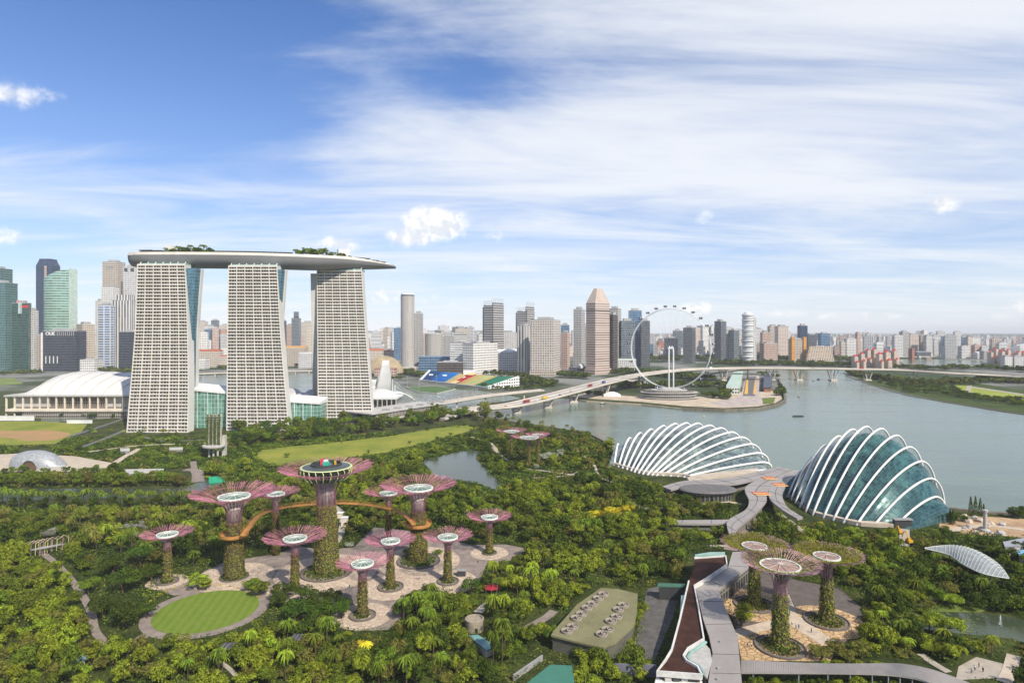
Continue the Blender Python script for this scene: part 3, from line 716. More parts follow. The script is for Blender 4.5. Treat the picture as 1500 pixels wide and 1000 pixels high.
# museum: white petals opening from a low base
mus = thing('lotus_museum', 'white lotus shaped museum with upright curved petals beside the hotel tower', 'museum', (*Q(552, 575, 980)[:2], 0))
mc = Q(548, 580, 985); mc.z = 0
for k, (ang, hh, reach, wd) in enumerate(((-38, 64, 27, 14), (75, 36, 24, 13), (130, 30, 24, 10), (185, 34, 24, 10), (240, 26, 22, 10), (285, 24, 20, 13), (-85, 34, 16, 15))):
    m = MB(); rings = []; d = Vector((math.cos(R(ang)), math.sin(R(ang)), 0)); n = Vector((-d.y, d.x, 0))
    for i in range(11):
        t = i / 10; p = mc + d * (6 + reach * (t ** .55)) * (1 - .15 * t * t) + Vector((0, 0, 7 + hh * t ** 1.5)); w = wd * (.55 + .6 * math.sin(pi * min(1, .2 + t * .62))) * (1 - .45 * t ** 3)
        th = 2.2 + 5 * (1 - t)
        rings.append([p + n * w * math.cos(2 * pi * q / 10) + d * th * math.sin(2 * pi * q / 10) for q in range(10)])
    m.loft(rings, True, True); m.build('petal', mat('petal_skin', (.50, .50, .495), .5, .35, ns=.06, na=.15), mus, True)
m = MB(); m.lathe([(20, 0.1), (20, 5), (15, 9), (9, 12)], 24, mc); m.build('museum_base', CONC_D, mus)
# white domed hall at the foot of the hotel
dh = thing('domed_hall', 'low white domed hall on columns at the foot of the hotel tower', 'hall', (*P(562, 604)[:2], 0))
Dd = P(560, 604).y
c = Q(556, 584, Dd + 30); m = MB(); dome_shell(m, (c.x, c.y, c.z), 27, 26, 15, 28); m.build('dome', ROOFW, dh, True)
x0, x1 = Q(538, 585, Dd).x, Q(581, 585, Dd).x; zt = Q(556, 583, Dd).z
m = MB(); m.box(((x0 + x1) / 2, Dd + 28, zt - 2), (x1 - x0, 54, 2.4)); m.build('eave_slab', WHITE, dh)
m = MB(); m.box(((x0 + x1) / 2, Dd + 32, .1), (x1 - x0 - 6, 44, zt - 2.2)); m.build('wall', facade('dome_hall_glass', (0.42, 0.39, 0.35), (0.10, 0.09, 0.085), 9, 4, 0.75, 0.8), dh)
for k in range(7):
    m = MB(); m.box((x0 + 1 + (x1 - x0 - 2) * k / 6, Dd + 2, .1), (1.5, 1.5, zt - 2.2)); m.build('column', CONC, dh)
# long low terminal building and road ramps beside the meadow
lb = thing('waterfront_terrace_building', 'long low grey building with upright fins behind the meadow trees', 'building', (*P(600, 612)[:2], 0))
a, b = P(551, 623), P(650, 606)
def wallrow(mb, a, b, z0, z1, th):
    d = (b - a); d.z = 0; d.normalize(); n = Vector((-d.y, d.x, 0)); mb.prism([(a.x, a.y), (b.x, b.y), (b.x + n.x * th, b.y + n.y * th), (a.x + n.x * th, a.y + n.y * th)], z0, z1); return n
m = MB(); wallrow(m, a, b, .1, 14, 40); m.build('wall', facade('fin_wall', (0.36, 0.33, 0.30), (0.08, 0.075, 0.07), 16, 2.6, 0.55, 0.75, var_w=.2), lb)
m = MB(); n_ = (b - a).normalized(); wallrow(m, a + Vector((0, -3, 0)) - n_ * 6, b + Vector((0, -3, 0)), 14.1, 15.4, 46); m.build('flat_top', CONC, lb)
m = MB(); wallrow(m, P(541, 622), P(612, 617), 5.5, 7.0, 10); m.build('canopy', CONC, lb)
for k in range(6):
    q = a.lerp(b, (k + .5) / 6); m = MB(); m.box((q.x, q.y + 20, 15.45), (9, 7, 1.4)); m.build('roof_light', CONC_D, lb)

# curved helix style footbridge and white masts
hx = thing('helix_footbridge', 'white lattice footbridge with arched ribs over the bay', 'footbridge', (*P(630, 590)[:2], 0))
pth = smooth([P(556, 590, 8), P(590, 591, 8), P(630, 589, 9), P(665, 584, 10), P(700, 576, 10)], 7)
m = MB(); m.loft([[p + Vector((0, -3, 0)), p + Vector((0, -3, 1)), p + Vector((0, 4, 1)), p + Vector((0, 4, 0))] for p in pth], True, True); m.build('walkway', CONC, hx)
m = MB()
for ph in (0, pi, pi / 2, 3 * pi / 2):
    m.tube([p + Vector((0, 5 * math.cos(i * .9 + ph), 4 + 5 * math.sin(i * .9 + ph))) for i, p in enumerate(pth)], .35, 4)
for i, p in enumerate(pth):
    m.tube([p + Vector((0, 5 * math.cos(w * pi / 5), 4 + 5 * math.sin(w * pi / 5))) for w in range(11)], .25, 4)
m.build('lattice', STEEL_G, hx)
for (x0, y0, x1, y1, hgt, lab) in ((560, 597, 612, 590, 20, 'nearer of two white arches beside the domed hall'), (556, 592, 606, 585, 17, 'farther of two white arches beside the domed hall')):
    a, b = P(x0, y0), P(x1, y1); m = MB(); m.tube([a.lerp(b, t / 14) + Vector((0, 0, hgt * math.sin(pi * (t / 14) ** .8))) for t in range(15)], [1.2] * 15, 6)
    m.tube([a.lerp(b, t / 14) + Vector((0, 5, hgt * math.sin(pi * (t / 14) ** .8))) for t in range(15)], [.5] * 15, 5); tag(m.build('white_arch', WHITE), lab, 'arch')
for (px, y, t, lab) in ((575, 592, 555, 'taller white mast by the lattice footbridge'), (578.5, 593, 564, 'shorter white mast by the lattice footbridge')):
    a = P(px, y); m = MB(); z = Q(px, t, a.y).z; m.tube([a, Vector((a.x, a.y, z))], [1.1, .5], 6); m.tube([Vector((a.x, a.y, z - 1)), Vector((a.x + 40, a.y + 10, 4))], .15, 4); tag(m.build('mast', WHITE), lab, 'mast')
# floating pitch
fp = [P(594, 567.5), P(612, 574.5), P(640, 577), P(668, 570.5), P(640, 566)]
pf = thing('floating_pitch', 'green sports pitch floating on the bay before the coloured grandstand', 'sports pitch', (*fp[2][:2], 0))
m = MB(); m.sheet(fp, 1.6, 1.5); m.build('pontoon', CONC, pf)
cc = sum((Vector(p) for p in fp), Vector()) / 5; m = MB(); m.sheet([cc + (Vector(p) - cc) * .95 for p in fp], 1.66); m.build('turf', mat('pitch_turf', (0.07, 0.13, 0.04), 0.95, ns=0.02), pf)
for p in (fp[0], fp[1], fp[3], fp[4]):
    m = MB(); q = cc + (Vector(p) - cc) * .92; m.tube([q + Vector((0, 0, 1.6)), q + Vector((0, 0, 22))], [.5, .3], 5); m.box((q.x, q.y, 22), (3, 1, 2)); m.build('floodlight_mast', STEEL_G, pf)
# coloured grandstand
gs = thing('grandstand', 'waterside grandstand with blocks of blue, cream, red and green seats', 'grandstand', (*P(660, 565)[:2], 0))
f0, f1 = Q(617, 556.8, 1440), Q(713, 569, 1250); b0, b1 = Q(630.5, 542.7, 1478), Q(759, 552.5, 1310)
f0.z = max(f0.z, 2); f1.z = max(f1.z, 2)
SEAT = {}
for k, c in dict(navy=(0.02, 0.09, 0.24), blue=(0.02, 0.19, 0.50), cream=(0.62, 0.48, 0.22), red=(0.52, 0.03, 0.05), tan=(0.55, 0.44, 0.18), lime=(0.50, 0.52, 0.25), green=(0.03, 0.22, 0.13)).items():
    SEAT[k] = mat('seats_' + k, c, 0.7, 0.2, ns=0.3, na=0.25)
blocks = [(0, .155, 'navy'), (.155, .365, 'blue'), (.365, .47, 'cream'), (.47, .56, 'red'), (.56, .66, 'tan'), (.66, .75, 'lime'), (.75, .79, 'tan'), (.79, 1, 'green')]
for (u0, u1, k) in blocks:
    m = MB(); NR = 14
    for i in range(NR):
        v0, v1 = i / NR, (i + 1) / NR
        for (ua, ub, va) in ((u0 + .004, u1 - .004, v0),):
            A = f0.lerp(f1, ua).lerp(b0.lerp(b1, ua), v0); B = f0.lerp(f1, ub).lerp(b0.lerp(b1, ub), v0); C = f0.lerp(f1, ub).lerp(b0.lerp(b1, ub), v1); Dq = f0.lerp(f1, ua).lerp(b0.lerp(b1, ua), v1)
            z = (A.z + Dq.z) / 2 + 1; m.add([(A.x, A.y, 1), (B.x, B.y, 1), (C.x, C.y, 1), (Dq.x, Dq.y, 1), (A.x, A.y, A.z + .5), (B.x, B.y, B.z + .5), (C.x, C.y, A.z + .5), (Dq.x, Dq.y, A.z + .5)],
                                   [(0, 1, 5, 4), (1, 2, 6, 5), (2, 3, 7, 6), (3, 0, 4, 7), (4, 5, 6, 7)])
    m.build('seat_block', SEAT[k], gs)
    if k == 'red':
        for (ua, ub, va, vb) in ((u0, u1, .0, .22), (u0, u1, .80, 1), ((u0 + u1) / 2 - .012, (u0 + u1) / 2 + .012, .5, .62)):
            m = MB(); A, B, C, Dq = (f0.lerp(f1, u).lerp(b0.lerp(b1, u), v) + Vector((0, 0, 1.9)) for u, v in ((ua, va), (ub, va), (ub, vb), (ua, vb)))
            m.add([A, B, C, Dq], [(0, 1, 2, 3)]); m.build('cream_seats' if va != .5 else 'white_seats', SEAT['cream'] if va != .5 else WHITE, gs)
for u, v in ((.07, .55), (.25, .6)):
    m = MB(); p = f0.lerp(f1, u).lerp(b0.lerp(b1, u), v); m.box((p.x, p.y, p.z), (9, 9, 3)); m.build('exit_hood', WHITE, gs)
m = MB(); n = Vector((1, .35, 0)); m.prism([(f1.x, f1.y), (b1.x, b1.y), (b1.x + 3, b1.y - 3), (f1.x + 3, f1.y - 3)][::-1], .1, [f1.z + 3, b1.z + 3, b1.z + 3, f1.z + 3][::-1]); m.build('end_frame', facade('stand_end', (0.68, 0.68, 0.66), (0.07, 0.07, 0.07), 6, 7, 0.6, 0.5), gs)
m = MB(); m.prism([(f0.x - 4, f0.y), (f0.x, f0.y - 3), (b0.x, b0.y), (b0.x - 4, b0.y + 3)], .1, [f0.z + 2, f0.z + 2, b0.z + 2, b0.z + 2]); m.build('end_frame', WHITE, gs)
m = MB(); m.prism([(f0.x, f0.y - 9), (f1.x, f1.y - 9), (f1.x, f1.y - 1), (f0.x, f0.y - 1)], .1, 4); m.build('front_walk', CONC, gs)
for p in (b0.lerp(b1, .48),):
    m = MB(); m.box((p.x, p.y + 6, .1), (30, 10, p.z + 7)); m.build('control_room', WHITE, gs)

# ================================================================ road bridge
DECKC = mat('bridge_concrete', (0.52, 0.47, 0.41), 0.85, 0.2, ns=0.03, na=0.2)
ROADM = mat('bridge_road', (0.33, 0.31, 0.295), 0.9, 0.15, ns=0.03, na=0.2)
KEYB = [(640, 612, 3), (690, 599.5, 8), (757, 591.5, 13), (840, 571.5, 20), (880, 561, 24), (933, 549.5, 27), (1000, 541.5, 29), (1080, 538.8, 29.5), (1160, 539.0, 29), (1240, 540.0, 28), (1318, 541.5, 25), (1390, 546, 20), (1462, 549.5, 14), (1560, 556, 8)]
bpath = smooth([P(a, b, z) for a, b, z in KEYB], 8)
br = thing('road_bridge', 'long curving concrete road bridge on forked piers across the river', 'bridge', (*P(1000, 560)[:2], 0))
def deck_loft(mb, path, w, th, off=0.0, dz=0.0, par_h=1.2):
    rings = []
    for i, p in enumerate(path):
        t = path[min(i + 1, len(path) - 1)] - path[max(i - 1, 0)]; t.z = 0; t.normalize(); n = Vector((t.y, -t.x, 0))
        c = p + n * off + Vector((0, 0, dz)); hw = w / 2
        rings.append([c + n * hw + Vector((0, 0, par_h)), c + n * hw - Vector((0, 0, th * .45)), c + n * hw * .55 - Vector((0, 0, th)), c - n * hw * .55 - Vector((0, 0, th)), c - n * hw - Vector((0, 0, th * .45)), c - n * hw + Vector((0, 0, par_h)),
                      c - n * (hw - .4) + Vector((0, 0, par_h)), c - n * (hw - .4), c + n * (hw - .4), c + n * (hw - .4) + Vector((0, 0, par_h))])
    mb.loft(rings, True, True)
def strip(mb, path, o0, o1, dz):
    rings = []
    for i, p in enumerate(path):
        t = path[min(i + 1, len(path) - 1)] - path[max(i - 1, 0)]; t.z = 0; t.normalize(); n = Vector((t.y, -t.x, 0)); rings.append([p + n * o0 + Vector((0, 0, dz)), p + n * o1 + Vector((0, 0, dz))])
    mb.loft(rings)
m = MB(); deck_loft(m, bpath, 15, 3.2, 7.6); m.build('bridge_deck', DECKC, br)
m = MB(); deck_loft(m, bpath, 15, 3.2, -8.6); m.build('bridge_deck', DECKC, br)
m = MB(); strip(m, bpath, 14.4, .9, .05); strip(m, bpath, -1.8, -15.4, .05); m.build('carriageway', ROADM, br)
m = MB()
for o in (3.9, 7.5, 11.2, -5, -8.6, -12.2): strip(m, bpath, o - .15, o + .15, .09)
m.build('lane_line', WHITE, br)
def vpier(parent, c, ztop, w=14):
    m = MB()
    for sx in (-1, 1):
        for sy in (-5, 5):
            m.tube([Vector((c.x + sx * w * .18, c.y + sy, .5)), Vector((c.x + sx * w * .62, c.y + sy * 1.6, ztop))], [1.5, 1.2], 6)
    m.box((c.x, c.y, .0), (w * 1.0, 16, 2.6)); m.box((c.x, c.y, ztop * .52), (w * .75, 3, 1.6))
    m.build('bridge_pier', DECKC, parent)
for px in (757, 797, 838, 884, 940, 1060, 1125, 1172.5, 1219, 1267, 1335):
    best = min(bpath, key=lambda p: abs(750 + F * p.x / p.y - px)); vpier(br, Vector((best.x, best.y, 0)), best.z - 2.8, 15 if px > 1100 else 13)
for k, (keys, w, lab) in enumerate((([(548, 604, 8), (600, 598, 9), (648, 590, 10), (690, 583, 12), (735, 577, 14), (795, 571, 18)], 14, 'lower approach road joining the bridge behind the lone dark tree'), ([(880, 556.5, 12), (905, 556.8, 11), (935, 557.5, 10), (965, 558.5, 9)], 9, 'short white slip road behind the observation wheel'),
                                   ([(1030, 549, 12), (1045, 546.5, 17), (1075, 542.5, 22), (1112, 539.6, 27)], 9, 'slip road climbing to the bridge over the race track'))):
    pp = smooth([P(a, b, z) for a, b, z in keys], 6); t = thing('slip_road', lab, 'road ramp', (pp[0].x, pp[0].y, 0)); m = MB(); deck_loft(m, pp, w, 2.6); m.build('ramp_deck', DECKC, t)
    m = MB(); strip(m, pp, w / 2 - .6, -w / 2 + .6, .05); m.build('ramp_surface', ROADM, t)
    for q in pp[3::6]:
        m = MB(); m.box((q.x, q.y, 0), (2.4, 5, q.z - 2.3)); m.build('ramp_pier', DECKC, t)

# ================================================================ observation wheel
wh = thing('observation_wheel', 'giant white observation wheel with dark capsules on the far bank', 'observation wheel', (*P(981.5, 577)[:2], 0))
wc = Q(981.5, 510, 1144); RW = 74.0; wn = Vector((math.sin(R(27)), math.cos(R(27)), 0)); wu = Vector((wn.y, -wn.x, 0)); wz = Vector((0, 0, 1))
def wpt(a, r, o=0.0): return wc + wu * math.cos(a) * r + wz * math.sin(a) * r + wn * o
WSTEEL = mat('wheel_steel', (0.66, 0.67, 0.68), 0.4, 0.4, na=0.05)
m = MB()
for o in (-1.6, 1.6): m.tube([wpt(2 * pi * k / 112, RW, o) for k in range(113)], .5, 6, False)
m.tube([wpt(2 * pi * k / 112, RW - 1.7, 0) for k in range(113)], .3, 5, False)
for k in range(112):
    a = 2 * pi * k / 112; m.tube([wpt(a, RW, 1.6), wpt(a, RW - 1.7, 0), wpt(a, RW, -1.6)], .15, 3, False)
m.build('rim', WSTEEL, wh)
m = MB()
for k in range(28):
    a = 2 * pi * k / 28; m.tube([wpt(a, RW - 2.4), wc + wn * (5 if k % 2 else -5)], .09, 3, False)
m.build('spoke_cable', STEEL_G, wh)
m = MB(); m.tube([wc - wn * 11, wc + wn * 11], 2.0, 10); m.build('axle', WSTEEL, wh)
CAPG = mat('capsule_glass', (0.05, 0.07, 0.09), 0.12, 0.6, metal=0.2)
cap0 = None
for k in range(28):
    a = 2 * pi * (k + .5) / 28
    c = wpt(a, RW + 4.6)
    if cap0 is None:
        m = MB(); m.lathe([(.05, -3.6), (1.5, -3.0), (2.1, -1.2), (2.1, 1.2), (1.5, 3.0), (.05, 3.6)], 10); cap0 = m.build('capsule', CAPG, wh, True, None)
        # lathe was built around the thing's origin in world numbers: recentre
        me = cap0.data; b0_ = ORG[wh.name]
        for v in me.vertices: v.co += b0_
        me.transform(Matrix.Rotation(R(90), 4, 'Y')); me.transform(Matrix.Rotation(R(-27), 4, 'Z'))
        r_ = MB(); r_.lathe([(2.2, -.35), (2.35, 0), (2.2, .35)], 10); ring0 = r_.build('capsule_band', WSTEEL, None)
        ring0.data.transform(Matrix.Rotation(R(90), 4, 'Y')); ring0.data.transform(Matrix.Rotation(R(-27), 4, 'Z')); ring0.parent = cap0
        cp = cap0
    else:
        cp = cap0.copy(); COL.objects.link(cp); rg = ring0.copy(); COL.objects.link(rg); rg.parent = cp
    cp.parent = wh; cp.location = c - ORG[wh.name]
for s in (-4.2, 4.2):
    b = Vector((wc.x + s, wc.y - 8, 0)); m = MB(); m.tube([b, Vector((b.x, b.y, wc.z - 6)), Vector((b.x + (0.6 if s < 0 else -.6), b.y + 1, wc.z + 1)), Vector((wc.x + s * .45, b.y + 3, wc.z + 3.6))], [1.35, 1.3, 1.3, 1.1], 10); m.build('support_column', WSTEEL, wh)
m = MB()
for s in (-1, 1): m.tube([wc - wn * 9, Vector((wc.x + s * 48, wc.y + 30, 3))], .18, 4)
m.build('stay_cable', STEEL_G, wh)
tb = thing('wheel_terminal', 'low white terminal building with stacked curved decks under the wheel', 'terminal', (*P(982, 588)[:2], 0))
tc_ = P(980, 583); TX = 51
for i, (z, sx, sy) in enumerate(((1.5, 1.0, .62), (6.0, .93, .58), (10.5, .98, .55), (14.0, .62, .40))):
    m = MB(); m.lathe([(TX, z), (TX, z + 1.0)], 40, tc_, True, sx, sy); m.build('deck_edge', CONC, tb)
    if i < 3:
        m = MB(); m.lathe([(TX - 6, z + 1.05), (TX - 6, z + 4.4)], 40, tc_, False, sx, sy); m.build('storey', facade('terminal_glass', (0.30, 0.27, 0.24), (0.05, 0.055, 0.055), 4.4, 4, 0.8, 0.8), tb)
m = MB(); m.lathe([(20, 15), (20, 17.5), (9, 18.5)], 24, tc_, True, 1, .6); m.build('upper_storey', CONC, tb)
tn = thing('white_tent', 'small white arched tent on the far promenade', 'tent', (*P(895, 580.5)[:2], 0)); c = P(896, 580.5)
m = MB(); rings = []
for i in range(9):
    t = i / 8 * 2 - 1; rings.append([Vector((c.x + t * 15, c.y + 6 * math.cos(w), .2 + 8.5 * (1 - .55 * t * t) * math.sin(w))) for w in [pi * q / 10 for q in range(11)]])
m.loft(rings); m.build('tent_skin', WHITE, tn, True)
for s in (-6, 5):
    m = MB(); m.tube([(c.x + s + 4.2 * math.cos(w), c.y - 6.0, 4.6 * math.sin(w)) for w in [pi * q / 10 for q in range(11)]], .3, 4); m.build('entrance_arch', STEEL_G, tn)
pit = thing('pit_building', 'long pale green roofed pit building beside the race track', 'pit building', (*P(1074, 565)[:2], 0))
GRN_R = mat('pale_green_roof', (0.36, 0.46, 0.40), 0.6, 0.3, ns=0.1)
m = MB(); m.prism([P(1064, 577)[:2], P(1083, 577)[:2], P(1088, 552)[:2], P(1075, 552)[:2]], .1, 13); m.build('wall', facade('pit_wall', (0.5, 0.52, 0.48), (0.08, 0.09, 0.09), 6, 5, 0.7, 0.6), pit)
for k in range(7):
    y0, y1 = 577 - k * 3.6, 577 - k * 3.6 - 3.2; m = MB(); A, B, C, Dq = P(1063.5 + k * 1.7, y0), P(1084 + k * .7, y0), P(1084.5 + k * .7, y1), P(1065 + k * 1.7, y1)
    m.prism([(q.x, q.y) for q in (A, B, C, Dq)], 13.05, [14.2, 13.4, 15.4, 16.2]); m.build('roof_bay', GRN_R, pit)
ts = thing('trackside_stand', 'dark blue roofed shed beside the race track near the point', 'shed', (*P(1125, 572)[:2], 0))
A, B, C, Dq = P(1119, 574), P(1129, 574), P(1130, 553), P(1121, 553)
m = MB(); m.prism([(q.x, q.y) for q in (A, B, C, Dq)], .1, 8); m.build('wall', mat('red_brown_wall', (0.25, 0.12, 0.08), 0.8), ts)
m = MB(); m.prism([(A.x - 2, A.y - 2), (B.x + 2, B.y - 2), (C.x + 2, C.y + 2), (Dq.x - 2, Dq.y + 2)], 8.05, [9, 12, 12, 9]); m.build('flat_top', mat('slate_blue_roof', (0.07, 0.085, 0.11), 0.6), ts)

# ================================================================ the two glass conservatories
CGLASS = None
def dome_glass(name, base, sc_u, sc_v, rough=0.13):
    m = bpy.data.materials.new(name); m.use_nodes = True; t = m.node_tree; g = NG(t); b = t.nodes['Principled BSDF']
    s = g.n('ShaderNodeSeparateXYZ', ins={0: g.n('ShaderNodeUVMap').outputs[0]})
    u = g.m('MULTIPLY', s.outputs[0], sc_u); v = g.m('MULTIPLY', s.outputs[1], sc_v)
    fu, fv = g.m('FRACT', u), g.m('FRACT', v)
    ln = g.m('MULTIPLY', g.m('MAXIMUM', g.m('LESS_THAN', fu, 0.07), g.m('LESS_THAN', fv, 0.07)), .6)
    rn = g.n('ShaderNodeTexWhiteNoise', noise_dimensions='2D', ins={0: g.n('ShaderNodeCombineXYZ', ins={0: g.m('FLOOR', u), 1: g.m('FLOOR', v)}).outputs[0]})
    pc = g.mix(rn.outputs[0], tuple(x * .65 for x in base), tuple(x * 1.45 for x in base))
    pc = g.mix(1.0, pc, g.mix(g.ss(g.noise(g.n('ShaderNodeTexCoord').outputs['Object'], .07, 5, .65, .6), .35, .7), (.45, .5, .55), (1.7, 1.6, 1.4)), 'MULTIPLY')
    c = g.mix(ln, pc, (0.15, 0.21, 0.21))
    t.links.new(c, b.inputs['Base Color']); b.inputs['Roughness'].default_value = rough; b.inputs['Metallic'].default_value = 0.25
    b.inputs['Specular IOR Level'].default_value = 0.6
    geo = g.n('ShaderNodeNewGeometry').outputs['Normal']
    tilt = g.n('ShaderNodeVectorMath', operation='SCALE', ins={0: g.n('ShaderNodeVectorMath', operation='SUBTRACT', ins={0: rn.outputs[1], 1: (.5, .5, .5)}).outputs[0], 3: 0.03}).outputs[0]
    nn = g.n('ShaderNodeVectorMath', operation='NORMALIZE', ins={0: g.n('ShaderNodeVectorMath', operation='ADD', ins={0: geo, 1: tilt}).outputs[0]}).outputs[0]
    t.links.new(nn, b.inputs['Normal'])
    return m
def conservatory(label, feet, apex, back, pw, rad, gmat, base_mat, nside=20, caps=(None, None), glass_in=0.93):
    """feet: ground pixels of the rib feet; apex: (px, py, depth behind the foot); back: how far the rib runs on behind its apex"""
    c = P(*feet[len(feet) // 2]); root = thing('glass_conservatory', label, 'conservatory', (c.x, c.y + 20, 0))
    curves = []; gl = []
    for (fx, fy), (ax, ay, dd), bk in zip(feet, apex, back):
        f = P(fx, fy); a = Q(ax, ay, f.y + dd); axy = Vector((a.x, a.y, 0)); d = axy - f
        pts = []
        for i in range(nside + 1):
            t = i / nside; pts.append(f + d * t + Vector((0, 0, a.z * (1 - (1 - t) ** pw))))
        for i in range(1, 11):
            t = i / 10; pts.append(axy + d.normalized() * d.length * bk * math.sin(t * pi / 2) + Vector((0, 0, a.z * math.cos(t * pi / 2) ** .9)))
        pts[-1].z = 0.0; curves.append(pts)
    for pts in curves:
        m = MB(); m.tube(pts, [rad] * len(pts), 8); m.build('roof_rib', WHITE, root, True)
    NP = len(curves[0])
    ins = [[Vector((p.x, p.y, p.z)) for p in pts] for pts in curves]
    gl = []
    for pts in ins:
        mid = (pts[0] + pts[-1]) / 2; gl.append([mid + (p - mid) * glass_in - Vector((0, 0, 0.6 if 0 < i < NP - 1 else 0)) for i, p in enumerate(pts)])
    full = []
    for a, b in zip(gl[:-1], gl[1:]):
        for k in range(4):
            full.append([p.lerp(q, k / 4) for p, q in zip(a, b)])
    full.append(gl[-1])
    # close both ends down to the ground
    def endcap(edge, px):
        out = []
        if px:
            tgt = P(*px)
            for k in (1, 2, 3, 4):
                t = k / 4; out.append([Vector((p.x + (tgt.x - p.x) * t * .55 if False else p.x + (tgt.x - (edge[0].x + edge[-1].x) / 2) * math.sin(t * pi / 2), p.y + (tgt.y - (edge[0].y + edge[-1].y) / 2) * math.sin(t * pi / 2) * .6, p.z * math.cos(t * pi / 2))) for p in edge])
        return out
    full = endcap(full[0], caps[0])[::-1] + full + endcap(full[-1], caps[1])
    al = [0.0]
    mid_i = NP // 2
    for i in range(1, len(full)): al.append(al[-1] + max(.3, (full[i][mid_i] - full[i - 1][mid_i]).length))
    rl = [0.0]
    ref = full[len(full) // 2]
    for i in range(1, NP): rl.append(rl[-1] + (ref[i] - ref[i - 1]).length)
    m = MB(); m.loft(full, uvs=lambda i, q: (al[i], rl[q])); m.build('glass_shell', gmat, root, True)
    # short struts between rib and glass
    st = MB()
    for pts, gp in zip(curves, gl):
        for i in range(2, NP - 2, 2):
            st.tube([pts[i], gp[i]], .16, 3, False)
    st.build('strut', STEEL_G, root)
    kb = MB(); foot = [g_[0] for g_ in gl]
    kb.loft([[p + Vector((0, -2.5, 0)), p + Vector((0, -2.5, 2.2)), p + Vector((0, .8, 2.6)), p + Vector((0, .8, 0))] for p in foot], True, True); kb.build('base_kerb', base_mat, root)
    return root, curves, gl
FG = dome_glass('flower_dome_glass', (0.13, 0.175, 0.185), .4, .35, .17)
f_feet = [(899.6, 682), (906, 684), (911.7, 686), (918, 688), (924, 690), (929, 692), (935, 693.5), (941, 695), (948, 696), (954.6, 696.5), (961, 697), (970, 697), (981, 697.5), (992, 698), (1001, 699), (1006, 700.5)]
f_apex = [(905, 650.5, 35), (922, 641.5, 45), (937, 634, 55), (953, 628.5, 62), (971, 623.5, 66), (988, 620.5, 70), (1004, 619.5, 72), (1021, 620, 73), (1038, 623, 72), (1054, 627, 70), (1069, 633, 66), (1083, 640.5, 60), (1096, 650.5, 52), (1107, 663.5, 42), (1114, 677, 30), (1118, 688.5, 14)]
conservatory('wide low glass conservatory with close white fanned ribs by the river', f_feet, f_apex, [.4, .34, .3, .27, .25, .24, .23, .22, .22, .22, .22, .22, .2, .18, .15, .12], 1.75, .95, FG, SAND, caps=((896, 682), (1124, 693)), glass_in=.925)
CG = dome_glass('cloud_dome_glass', (0.034, 0.092, 0.096), .5, .42)
c_feet = [(1154, 728), (1159, 732.5), (1165, 738), (1171.5, 744), (1180, 750), (1190, 755), (1205.6, 759), (1220, 762.5), (1235, 766), (1254, 769.5), (1279, 771), (1311, 771.5)]
c_apex = [(1175, 688, 16), (1190.5, 669, 20), (1208.5, 652, 24), (1228, 638.5, 28), (1248.5, 628.5, 31), (1268.5, 624.5, 34), (1290, 627.5, 35), (1312, 637.5, 34), (1331, 654.5, 32), (1348, 675.5, 28), (1361, 700.5, 24), (1369.5, 727.5, 16)]
conservatory('tall steep glass conservatory with twelve spaced white ribs', c_feet, c_apex, [.42, .4, .38, .36, .34, .32, .31, .3, .3, .3, .3, .3], 1.62, .68, CG, SAND, caps=((1150, 728), (1377, 772)), glass_in=.935)
# steps and platform
for pts, z, nm, lab in (([(1006, 706), (1030, 701), (1110, 692), (1112, 698), (1060, 704), (1010, 712)], 4.0, 'conservatory_terrace', 'pale terrace along the foot of the wide low conservatory'),):
    m = MB(); m.sheet([P(a, b, 0) for a, b in pts], z, z - .1); tag(m.build(nm, SAND), lab, 'terrace')
# curved roofs linking the conservatories
RZ = mat('zinc_roof', (0.275, 0.252, 0.24), 0.55, 0.35, ns=0.08, na=0.14)
GAP = mat('dark_roof_gap', (0.05, 0.05, 0.055), 0.6)
def ribbon(label, top, bot, z, th=1.2, gaps=0, nm='canopy_building', wall=None, stripe=None):
    A = smooth([P(a, b, z) for a, b in top], 5); B = smooth([P(a, b, z) for a, b in bot], 5)
    r = thing(nm, label, 'canopy', (*A[len(A) // 2][:2], 0)); m = MB(); up = Vector((0, 0, .0))
    m.loft([[a, b, b - Vector((0, 0, th)), a - Vector((0, 0, th))] for a, b in zip(A, B)], True, True); m.build('canopy_deck', RZ, r)
    g_ = MB()
    for t in ([.5] if gaps == 1 else [.36, .68] if gaps == 2 else []):
        g_.loft([[a.lerp(b, t - .018) + Vector((0, 0, .06)), a.lerp(b, t + .018) + Vector((0, 0, .06))] for a, b in zip(A, B)])
    for i in range(3, len(A) - 2, 4):
        g_.tube([A[i] + Vector((0, 0, .03)), B[i] + Vector((0, 0, .03))], .12, 4)
    g_.build('roof_joint', GAP, r)
    if wall:
        w = MB(); w.loft([[a.lerp(b, .25) - Vector((0, 0, th + .02)), a.lerp(b, .75) - Vector((0, 0, th + .02)), Vector((*a.lerp(b, .75)[:2], .1)), Vector((*a.lerp(b, .25)[:2], .1))] for a, b in zip(A, B)], True, True); w.build('wall', wall, r)
    return r
LOBBY = facade('lobby_wall', (0.16, 0.145, 0.13), (0.035, 0.04, 0.04), 5, 3, 0.75, 0.8)
ribbon('long grey curved canopy running below the wide low conservatory', [(970, 712), (1001, 704), (1036, 702), (1080, 697), (1113, 689.5), (1140, 683)], [(983, 717), (1014, 710), (1069, 709), (1102, 703), (1130, 696), (1160, 687)], 7, gaps=1, wall=LOBBY)
